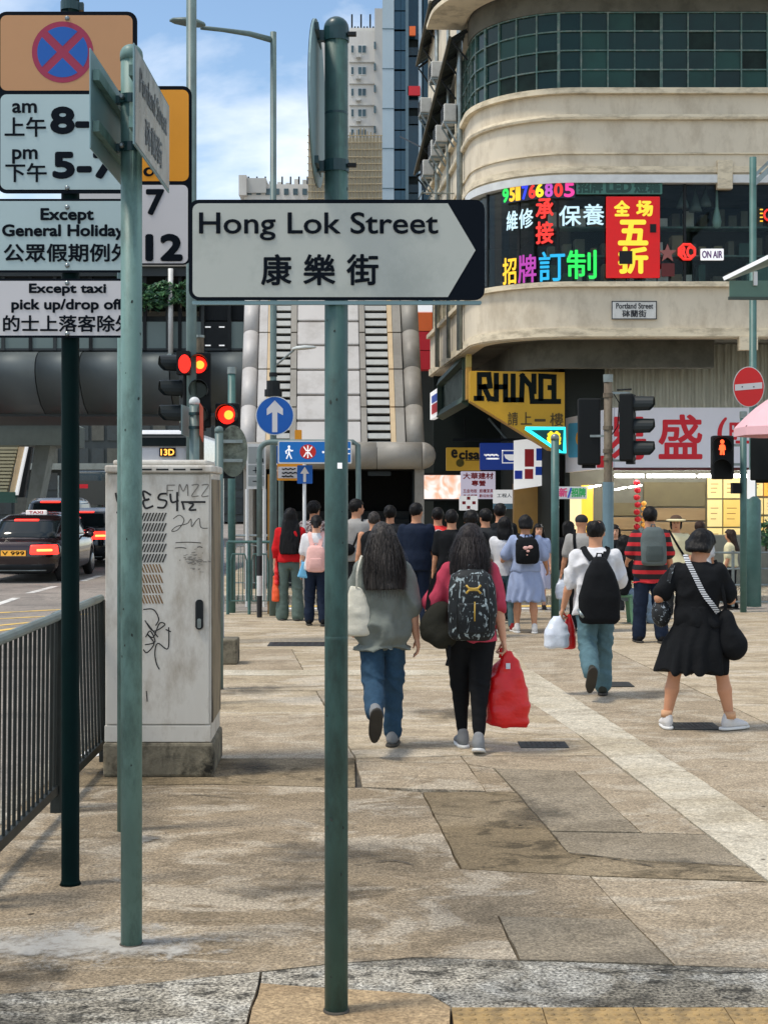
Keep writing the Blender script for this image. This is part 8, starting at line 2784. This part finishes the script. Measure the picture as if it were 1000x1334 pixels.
def sack(t, x, y, z0, z1, w, d, mat, name='bag_body', h=.011, fold=.012, seed=4, neck=.25, n=2.6):
    s = Sdf(); s.loft([(z0, x, y, w * .42, d * .42), (z0 + .04 * (z1 - z0), x, y, w * .5, d * .5), (z0 + .45 * (z1 - z0), x, y, w * .48, d * .46), (z0 + .75 * (z1 - z0), x, y, w * .34, d * .3), (z1, x, y, w * neck * .5, d * neck * .5)], .02, n)
    s.warp = lambda X, Y, Z: fold * (vnoise(X, Y, Z, (18, 18, 7), seed) * np.clip((Z - z0) / (z1 - z0), .3, 1) + .5 * vnoise(X, Y, Z, (12, 12, 26), seed + 1)) - .2 * fold
    return sdf_part(s, h, name, mat, t, 1)

# ------------------------------------------------------------------ the two women walking away
p = Person('woman in loose grey tee and jeans with long dark hair, walking beside the middle post', 498, 974, 1.58, 0, legs=((-16, 50, -3, 58), (10, 7, -1, 0)), arms=((12, 14, 35, .2), (-4, 12, 14, .05)), h=.009, skin=sk_b, wide=.96, look=(0, -8))
p.top(f_grey, .044, -.075, 1.0, .053, 1.05, .016, 3, 'tee', h=.008)
p.trousers(f_jean, (.060, .046, .038), .93, fold=.012, h=.008)
p.hair(hr_gry, 'long', .225, 3, 1.04, 800, .012, .087, .042)
p.shoes('grey', sh_g, sole_d)
t = p.bag('tote_bag', 'cream cloth tote hanging at the hip of the woman in grey tee', 'bag')
sack(t, -.18, -.09, .80, 1.14, .20, .13, fab('tote', (216, 212, 196)), neck=.3)
for dy in (-.02, .03): strap(t, [(-.18, -.09 + dy, 1.12), (-.175, -.10 + dy, 1.25), (-.15, -.04 + dy, 1.345), (-.14, .03, 1.33)], .014, MATS['fabric_tote'])

q = p = Person('woman in rose tee and black leggings, long dark hair over a patterned backpack', 612, 976, 1.58, 0, legs=((13, 9, -3, 0), (-9, 8, -3, 14)), arms=((8, 26, 62, .35), (2, 10, 6, 0)), curl=(.5, 1.15), h=.009, skin=sk_b, wide=.95, look=(0, -4))
p.top(f_pink, .024, -.03, .95, .05, 1.0, .016, 7, 'tee', h=.008)
p.trousers(f_black, (.070, .042, .025), .86, top=.1, fold=.005, name='leggings', h=.009)
p.hair(hair_mat('soft_black', (20, 17, 18), (62, 56, 56)), 'long', .185, 6, 1.04, 700, 0, .083, .058)
p.shoes('silver', sh_g, sole_w)
f_pat = fleck_mat('patterned_nylon', (18, 24, 28), (150, 164, 168), 30, .585, (1, 1, .45))
t = backpack(p, 'patterned_backpack', 'dark backpack with pale flecks and a gold emblem on the woman in rose', f_pat, .33, .48, .19, 1.27, h=.009)
g_ = M('gold_emblem', srgb(196, 160, 70), rough=.4, var=.1)
zl = 1.145; yl = -.375
for sg in (-1, 1):
    b = B(); b.tube([(-.05, yl, zl + sg * .028), (-.03, yl, zl + sg * .006), (0, yl - .004, zl + sg * .003), (.03, yl, zl + sg * .006), (.05, yl, zl + sg * .028)], .008, 6); lobj(b, 'emblem_arc', g_, t)
b = B(); b.tube([(.01, yl + .01, 1.06), (.008, yl - .0, .93)], .005, 6); lobj(b, 'zip_pull', g_, t)
for x in (-.095, .095):
    b = B(); b.tube([(x, -.36, 1.2), (x * 1.15, -.375, 1.03), (x * 1.1, -.355, .86)], .005, 6); lobj(b, 'zip_line', mt_darkmetal, t)
t = p.bag('shoulder_bag', 'dark olive shoulder bag under the left arm of the woman in rose', 'bag')
s = Sdf(); s.ell((-.245, -.05, .90), (.10, .075, .15), rot('Y', 30), .03).ell((-.20, -.08, .80), (.11, .065, .085), None, .04); s.warp = lambda X, Y, Z: .008 * vnoise(X, Y, Z, 18, 8)
sdf_part(s, .011, 'bag_body', fab('olive_dark', (42, 42, 36)), t, 1)
strap(t, [(-.30, -.06, .98), (-.27, -.03, 1.15), (-.16, -.02, 1.335), (-.1, .05, 1.32)], .03, f_black); strap(t, [(-.15, -.12, .74), (-.155, -.13, .66), (-.17, -.13, .60)], .022, f_black, 'loose_strap')
w_ = p.arms[1][2]
hx, hy, hzz = w_[0], w_[1], w_[2] - .085
t = p.bag('red_carrier_bag', 'full red plastic carrier bag in the hand of the woman in rose', 'bag')
sack(t, hx + .03, hy, hzz - .52, hzz - .015, .30, .2, mt_plast_r, h=.010, fold=.016, neck=.2, n=3.2)
b = B(); b.tube([(hx - .02, hy, hzz - .05), (hx - .015, hy + .01, hzz + .01), (hx + .0, hy, hzz + .02), (hx + .02, hy, hzz + .0), (hx + .03, hy, hzz - .05)], .012, 8); lobj(b, 'handle', mt_plast_r, t)
b = B(); b.cbox((hx + .03, hy - .062, hzz - .1), (.03, .004, .04)); lobj(b, 'printed_mark', mt_plast_w, t, False)

# ------------------------------------------------------------------ woman in the black dress
p = Person('short-haired woman in black dress stepping to the right, reading a phone', 908, 950, 1.53, -14, bare=True, legs=((2, 4, 14, 0), (5, 6, 15, 0)), arms=((-14, 30, 70, .5), (18, 20, 78, .35)), curl=(.7, 1.0), look=(-38, -26), wide=1.03, h=.009)
p.top(f_black, .026, 0, .8, .052, 1.0, .011, 9, 'dress_top', h=.01)
p.skirt(fab('black_drape', (18, 20, 23)), .44, .27, .23, .1, .02, 4, 'dress_skirt', cx=-.05, h=.011); p.toe = (14, -50)
p.hair(hr_blk, 'bob', .045, 4, 1.1, 0, 0, .058, .055); p.shoes('white', sh_w, sole_w)
for i, (hip, kn, an, fp) in enumerate(p.legs):
    b = B(); b.lathe(tuple(an + np.array((0, -.02, .02))), [(.043, 0), (.04, .05)], 14); lobj(b, 'sock', fab('sock_tan', (206, 160, 124)), p.t)
t = p.bag('crossbody_pouch', 'black patterned crossbody pouch on a woven white strap, worn over the black dress', 'bag')
f_spot = fleck_mat('spotted_pouch', (20, 24, 28), (150, 160, 168), 40, .6)
s = Sdf(); s.ell((-.27, -.02, .88), (.075, .09, .11), None, .02); sdf_part(s, .01, 'pouch', f_spot, t, 1)
f_wov = band_mat('woven_strap', [(0, (205, 208, 212)), (.55, (60, 66, 72))], 60)
strap(t, [(-.09, .05, 1.32), (-.075, -.085, 1.29), (-.02, -.125, 1.18), (.05, -.14, 1.04), (.11, -.14, .96), (.15, -.10, .90)], .038, f_wov)
strap(t, [(-.18, -.06, 1.25), (-.215, -.10, 1.12), (-.26, -.06, .97)], .03, f_spot)
t = p.bag('black_hand_bag', 'soft black bag swinging at the right hip of the woman in black', 'bag')
s = Sdf(); s.ell((.25, -.04, .67), (.11, .09, .14), rot('Y', -22), .03).ell((.21, -.04, .82), (.07, .06, .1), None, .05); s.warp = lambda X, Y, Z: .007 * vnoise(X, Y, Z, 16, 12)
sdf_part(s, .012, 'bag_body', f_black, t, 1); strap(t, [(.21, -.05, .88), (.19, -.06, 1.05), (.13, -.03, 1.29)], .025, f_black)
w_ = p.arms[1][2]; d_ = p.arms[1][3]
ph = p.bag('phone', 'phone in a yellow case held by the woman in black', 'phone')
c_ = Vector(w_ + d_ * .09)
b = B(); b.cbox(c_, (.012, .075, .15), Matrix.Rotation(.6, 3, 'X')); o = lobj(b, 'case', M('phone_yellow', srgb(230, 180, 50), var=.05), ph, False); bevel(o, .004)
b = B(); b.cbox(c_ + Vector((-.0075, 0, 0)), (.003, .068, .14), Matrix.Rotation(.6, 3, 'X')); lobj(b, 'screen', mt_black, ph, False)

# ------------------------------------------------------------------ man in the white shirt
p = Person('balding man in white polo and faded jeans walking away with plastic bags', 775, 906, 1.56, -4, legs=((-14, 46, -1, 55), (8, 6, -1, 0)), arms=((4, 14, 8, 0), (12, 12, 66, .2)), curl=(1.15, .8), look=(-14, -10), h=.010, wide=1.06)
p.top(f_white, .026, -.055, .92, .053, 1.03, .017, 13, 'polo', h=.009)
s = Sdf(); zc = p.hz + .305 * p.H; s.loft([(zc - .01, 0, p.cy(zc), .062, .056), (zc + .03, 0, p.cy(zc) + .004, .06, .056)], .01); sdf_part(s, .009, 'collar', f_white, p.t, 1)
p.trousers(f_jean2, (.061, .050, .047), .96, fold=.012, h=.009); p.hair(hr_blk, 'bald', vol=1.02); p.shoes('dark', fab('shoe_olive', (56, 58, 52)), sole_d)
t = backpack(p, 'black_backpack', 'plain black tapered backpack on the man in white polo', f_black, .37, .58, .17, 1.24, False, x=.02, h=.011, tp=.72)
b = B(); b.tube([(-.16, -.24, .78), (-.14, -.28, .74), (-.12, -.28, .72)], .02, 6); lobj(b, 'side_clip', mt_galv, t)
w_ = p.arms[0][2]; hx, hy, hzz = w_[0], w_[1], w_[2] - .08
t = p.bag('clear_carrier_bag', 'pale translucent carrier bag in the left hand of the man in white', 'bag')
sack(t, hx - .06, hy - .03, hzz - .28, hzz - .01, .22, .17, mt_plast_w, fold=.014, neck=.25)
b = B(); b.tube([(hx - .08, hy - .03, hzz - .05), (hx - .01, hy, hzz + .02), (hx + .01, hy, hzz - .05)], .009, 6); lobj(b, 'handle', mt_plast_w, t)
t = p.bag('small_red_bag', 'small red bag behind the pale carrier bag', 'bag')
sack(t, hx + .055, hy + .08, hzz - .30, hzz - .0, .12, .12, mt_plast_r, seed=9); b = B(); b.tube([(hx + .05, hy + .07, hzz - .02), (hx, hy, hzz + .02)], .007, 6); lobj(b, 'handle', mt_plast_r, t)

# ------------------------------------------------------------------ people waiting at the crossing
GRP = 'people at the crossing'
def far(label, px, top, Y, H=None, z=0.0, **k):
    H = H or round(CAMZ + (CY - top) * Y / F - z, 2)
    p = Person(label, px, 0, H, Y=Y, h=.015, group=GRP, **k)
    p.t.location.z = z; p.loc = Vector((p.loc.x, p.loc.y, z)); p.t.location = p.loc
    return p
p = far('woman in red sweater and wide sage trousers with waist-long black hair', 378, 663, 20.2, legs=((3, 3, 3, 0), (-2, 3, 3, 0)), skin=sk_b)
p.top(f_red, .03, -.0, 1.0, .05, fold=.008, fore=.5); p.trousers(f_sage, (.058, .047, .058), 1.0); p.hair(hr_blk, 'long', .34, 3, 1.08, 0, 0, .082, .034); p.shoes('black', sh_b, sole_d)
t = p.bag('orange_shopping_bag', 'orange and red shopping bag beside the woman in red sweater', 'bag')
sack(t, -.20, .03, .27, .62, .13, .2, M('bag_orange', srgb(224, 86, 40), rough=.5, var=.25, vscale=9), neck=.5); sack(t, -.19, .0, .5, .88, .06, .14, mt_plast_r, 'red_wrap', neck=.5)
p = far('curly-haired person in checked shirt next to the woman in red', 409, 655, 21.2, look=(-30, 0)); p.top(fleck_mat('checked_shirt', (96, 70, 70), (210, 196, 190), 30, .5), .03, -.04, 1.0); p.trousers(f_dark); p.hair(hr_blk, 'curly'); p.shoes('black', sh_b, sole_d)
p = far('girl with a black ponytail in white tee and navy jeans', 412, 672, 19.4, skin=sk_b, legs=((6, 6, 2, 0), (-4, 6, 2, 0))); p.top(f_white, .026, -.02, .8); p.trousers(f_navy, (.062, .05, .044)); p.hair(hr_blk, 'pony', .17); p.shoes('black', sh_b, sole_w)
backpack(p, 'pink_backpack', 'pale pink backpack of the girl in white tee, half behind the middle post', f_pk, .26, .36, .14, 1.1, h=.015)
t = p.bag('blue_paper_bag', 'light blue bag hanging beside the girl in white tee', 'bag'); s = Sdf(); s.loft([(.62, -.24, -.02, .11, .05), (.84, -.22, -.02, .09, .04)], .01, 5.0, R=rot('Y', 8)); sdf_part(s, .013, 'bag_body', fab('bag_sky', (110, 176, 214)), t, 1)
strap(t, [(-.2, -.02, .84), (-.19, 0, .98)], .012, MATS['fabric_bag_sky'])
p = far('man in pale grey tee turning his head right, just right of the middle post', 464, 651, 20.5, look=(-62, 0), wide=1.05, face=True); p.top(f_greyt, .03, -.04, .85); p.trousers(f_dark); p.hair(hr_blk, 'short', vol=1.05); p.shoes('white', sh_w, sole_w)
t = p.bag('black_sling_bag', 'black sling bag on the man in pale grey tee', 'bag'); s = Sdf(); s.ell((-.13, -.16, 1.0), (.12, .06, .09)); sdf_part(s, .014, 'pouch', f_black, t, 1); strap(t, [(-.05, -.15, 1.03), (.02, -.15, 1.2), (.10, -.06, 1.47)], .03, f_black)
p = far('bare-armed man in black vest behind the woman in grey tee', 487, 667, 19.0, wide=1.1); p.top(f_black, .018, -.04, 0); p.trousers(f_dark); p.hair(hr_gry, 'short'); p.shoes('black', sh_b, sole_d)
p = far('person in black cap and dark jacket between the vest man and the navy man', 508, 660, 21.6); p.top(f_dark, .03, -.04, 1.0, fore=.9); p.trousers(f_black); p.hair(hr_blk, 'curly', seed=6); p.shoes('black', sh_b, sole_d)
p = far('man in navy tee and navy trousers, tallest of the waiting row', 542, 656, 18.9, look=(-25, 0), wide=1.08); p.top(f_navy, .03, -.06, .85); p.trousers(f_navy); p.hair(hr_blk, 'short'); p.shoes('white', sh_w, sole_w)
p = far('man in bright red delivery vest', 570, 662, 20.4, wide=1.05); p.top(M('vest_red', srgb(214, 36, 34), rough=.6, var=.08), .034, -.08, .25); p.trousers(f_dark); p.hair(hr_blk, 'short', vol=1.06); p.shoes('black', sh_b, sole_d)
strap(p.t, [(-.09, -.15, 1.24), (0, -.165, 1.28), (.09, -.15, 1.24)], .02, f_white, 'vest_print'); strap(p.t, [(-.06, -.16, 1.19), (.06, -.16, 1.19)], .02, f_white, 'vest_print')
p = far('man in black tee right of the red delivery vest', 588, 665, 18.5, wide=1.08); p.top(f_black, .03, -.06, .85); p.trousers(f_dark); p.hair(hr_blk, 'short', vol=1.05); p.shoes('white', sh_w, sole_w)
p = far('dark-haired person in black tee directly behind the woman in rose', 613, 667, 17.8); p.top(f_black, .03, -.06, .85); p.trousers(f_black); p.hair(hr_blk, 'curly', seed=8); p.shoes('black', sh_b, sole_d)
p = far('tall man in black tee with a dark shoulder bag beside the blue dress', 651, 657, 20.2, wide=1.08); p.top(f_black, .03, -.06, .9); p.trousers(f_dark); p.hair(hr_blk, 'short', vol=1.05); p.shoes('black', sh_b, sole_d)
p = far('woman with shoulder-length black hair in white tee and jeans left of the blue dress', 657, 676, 18.6, H=1.48, arms=((4, 10, 20, 0), (10, 16, 40, .2))); p.top(f_white, .03, -.03, .8); p.trousers(f_jean2); p.hair(hr_blk, 'bob', .13, 4, 1.1, 0, 0, .07, .05); p.shoes('red', fab('shoe_red', (140, 40, 44)), sole_w)
p = far('woman in pale blue knee-length dress with bare calves', 684, 672, 18.35, legs=((4, 4, 3, 0), (-3, 4, 3, 0)), arms=((10, 24, 50, .2), (6, 20, 40, .1)), wide=1.05, bare=True, skin=sk_a); p.top(f_blue, .034, 0, .9, .058); p.skirt(f_blue, .41, .25, .19, .1, .016); p.hair(hr_blk, 'bob', .045, 4, 1.06, 0, 0, .055, .05); p.shoes('white', sh_w, sole_w)
t = backpack(p, 'pink_logo_backpack', 'black backpack with a pink bow print on the woman in blue dress', f_black, .30, .34, .13, 1.24, h=.013)
for (x, z, r) in ((-.03, 1.11, .035), (.03, 1.12, .035), (.0, 1.07, .025), (-.01, 1.02, .012)):
    s = Sdf(); s.ell((x, -.325 if z > 1.06 else -.325, z), (r, .012, r * .7)); sdf_part(s, .008, 'pink_print', f_pk, t, 0)
p = far('woman in long pale dress crossing towards us right of the blue dress', 701, 683, 24.0, z=ROADZ, head=170, look=(12, 0), face=True, skin=sk_b); p.top(f_blue, .028, 0, .7); p.skirt(fab('pale_lilac', (176, 180, 206)), .35, .2, .17, .1); p.hair(hr_blk, 'long', .2, 9, 1.05); p.shoes('black', sh_b, sole_d)
p = far('man in dark cap and grey tee half hidden behind the man in white', 757, 671, 18.6, wide=1.05, look=(-20, 0), arms=((2, 12, 6, 0), (2, 8, 12, 0))); p.top(f_greyt, .03, -.06, .85); p.trousers(f_black); p.shoes('black', sh_b, sole_d)
s = Sdf(); s.ell(p.hp(0, -.006, .022), np.array((.056, .066, .05)) * p.H); s.ell(p.hp(0, .06, .012), np.array((.045, .05, .008)) * p.H, None, .01); s.cut(lambda X, Y, Z: p.hc[2] + .002 * p.H - Z + 0 * X + 0 * Y); sdf_part(s, .011, 'cap', f_dark, p.t, 1)
strap(p.t, [(-.1, -.13, 1.05), (-.11, -.11, 1.2), (-.09, 0, 1.33)], .04, f_black, 'bag_strap')
t = p.bag('grey_carrier_bag', 'small crumpled grey carrier bag held by the man in dark cap', 'bag'); w_ = p.arms[0][2]; sack(t, w_[0], w_[1], w_[2] - .34, w_[2] - .08, .16, .14, mt_plast_w, fold=.018, seed=21)
p = far('dark-haired man in charcoal tee between the rose tee and the tall man', 632, 664, 19.6, look=(30, 0)); p.top(f_dark, .03, -.06, .85); p.trousers(f_black); p.hair(hr_blk, 'short', vol=1.06); p.shoes('black', sh_b, sole_d)
p = far('woman with dark bob in black top left of the cap man', 740, 680, 21.2, look=(-40, 0), skin=sk_b); p.top(f_black, .026, -.04, .9); p.trousers(f_jean2); p.hair(hr_blk, 'bob', .1, 7, 1.06, 0, 0, .062, .05); p.shoes('white', sh_w, sole_w)
# seated woman on the green stool
p = Person('seated woman in black top and jeans wearing a red and white visor', 806, 0, 1.55, -72, Y=19.7, sit=.47, h=.014, legs=((62, 74, 6, 0), (72, 60, 4, 0)), arms=((25, 8, 50, .2), (25, 8, 55, .2)), look=(10, -12), lean=.12, group=GRP)
p.top(f_black, .03, -.04, 1.0, fore=.5); p.trousers(fab('light_jeans', (120, 140, 160), .2), (.056, .045, .042), .85); p.hair(hr_blk, 'bob', .12, 4, 1.05, 0, 0, .06, .05); p.shoes('black', sh_b, sole_w)
s = Sdf(); s.ell(p.hp(0, .0, .03), np.array((.056, .066, .014)) * p.H, p.HR); s.ell(p.hp(0, .07, .022), np.array((.05, .06, .007)) * p.H, p.HR, .01); sdf_part(s, .01, 'visor', f_red, p.t, 1)
s = Sdf(); s.ell(p.hp(0, .072, .015), np.array((.054, .064, .005)) * p.H, p.HR); sdf_part(s, .008, 'visor_trim', f_white, p.t, 0)
gs = thing('green_stool', 'green plastic stool under the seated woman', 'stool', (P(806, 0, 19.7).x, 19.7, 0))
f_st = M('stool_green', srgb(96, 140, 110), rough=.45, var=.08)
cx_, cy_ = P(806, 0, 19.7).x, 19.7
bevel(B().box(cx_ - .16, cx_ + .16, cy_ - .16, cy_ + .16, .37, .41).part('seat', f_st, gs), .012)
for a in (-1, 1):
    for c in (-1, 1): B().bar((cx_ + a * .13, cy_ + c * .13, .37), (cx_ + a * .17, cy_ + c * .17, 0), .06, .03).part('leg', f_st, gs)
p = far('long-haired woman facing us behind the seated woman', 800, 684, 22.6, z=ROADZ, head=175, face=True, skin=sk_b); p.top(f_black, .03, -.04, .9); p.trousers(f_dark); p.hair(hr_blk, 'long', .2, 5, 1.06); p.shoes('black', sh_b, sole_d)
f_str = band_mat('striped_polo', [(0, (28, 26, 30)), (.5, (190, 34, 42)), (.92, (28, 26, 30))], 9)
p = far('man in red and black striped polo and dark jeans', 846, 661, 17.15, legs=((3, 3, 4, 0), (-2, 3, 4, 0)), arms=((10, 12, 60, .2), (4, 12, 20, 0)), wide=1.08); p.top(f_str, .032, -.08, .85, .055); p.trousers(f_navy, (.062, .052, .048)); p.hair(hr_blk, 'short', vol=1.05); p.shoes('black', sh_b, sole_d)
s = Sdf(); zc = p.hz + .31 * p.H; s.loft([(zc - .02, 0, 0, .075, .068), (zc + .035, 0, .0, .068, .06)], .01); sdf_part(s, .013, 'red_collar', f_red, p.t, 1)
backpack(p, 'grey_backpack', 'grey backpack on the man in striped polo', fab('slate', (92, 102, 102)), .30, .46, .16, 1.40, h=.013, mat2=fab('slate_dark', (74, 84, 84)))
p = far('woman in cream shirt and wide pale hat facing us', 880, 673, 20.4, head=168, face=True, arms=((6, 12, 30, .1), (4, 10, 20, .1))); p.top(f_cream, .034, -.06, .85, .056); p.trousers(f_dark); p.hair(hr_blk, 'bob', .06, 4, 1.0, 0, 0, .055, .05); p.shoes('white', sh_w, sole_w)
s = Sdf(); s.ell(p.hp(0, -.004, .045), np.array((.058, .066, .04)) * p.H, p.HR, .02); sdf_part(s, .011, 'hat_crown', fab('hat_brown', (92, 72, 60)), p.t, 1)
s = Sdf(); s.ell(p.hp(0, .015, .032), np.array((.098, .115, .014)) * p.H, p.HR, .01); sdf_part(s, .010, 'hat_brim', f_cream, p.t, 1)
strap(p.t, [(.10, .10, 1.28), (.0, .135, 1.1), (-.12, .12, .9)], .03, f_black, 'bag_strap')
p = far('man in white shirt crossing behind the woman in the hat', 911, 680, 23.0, z=ROADZ, H=1.5, head=-10); p.top(f_white, .03, -.05, .9); p.trousers(f_dark); p.hair(hr_brn, 'short', vol=1.08); p.shoes('black', sh_b, sole_d)
p = far('small long-haired woman in pale top near the right-hand railing', 951, 693, 24.0, z=ROADZ, H=1.34, head=60); p.top(f_cream, .028, .02, .8); p.trousers(f_black); p.hair(hr_brn, 'long', .2, 12, 1.06); p.shoes('black', sh_b, sole_d)
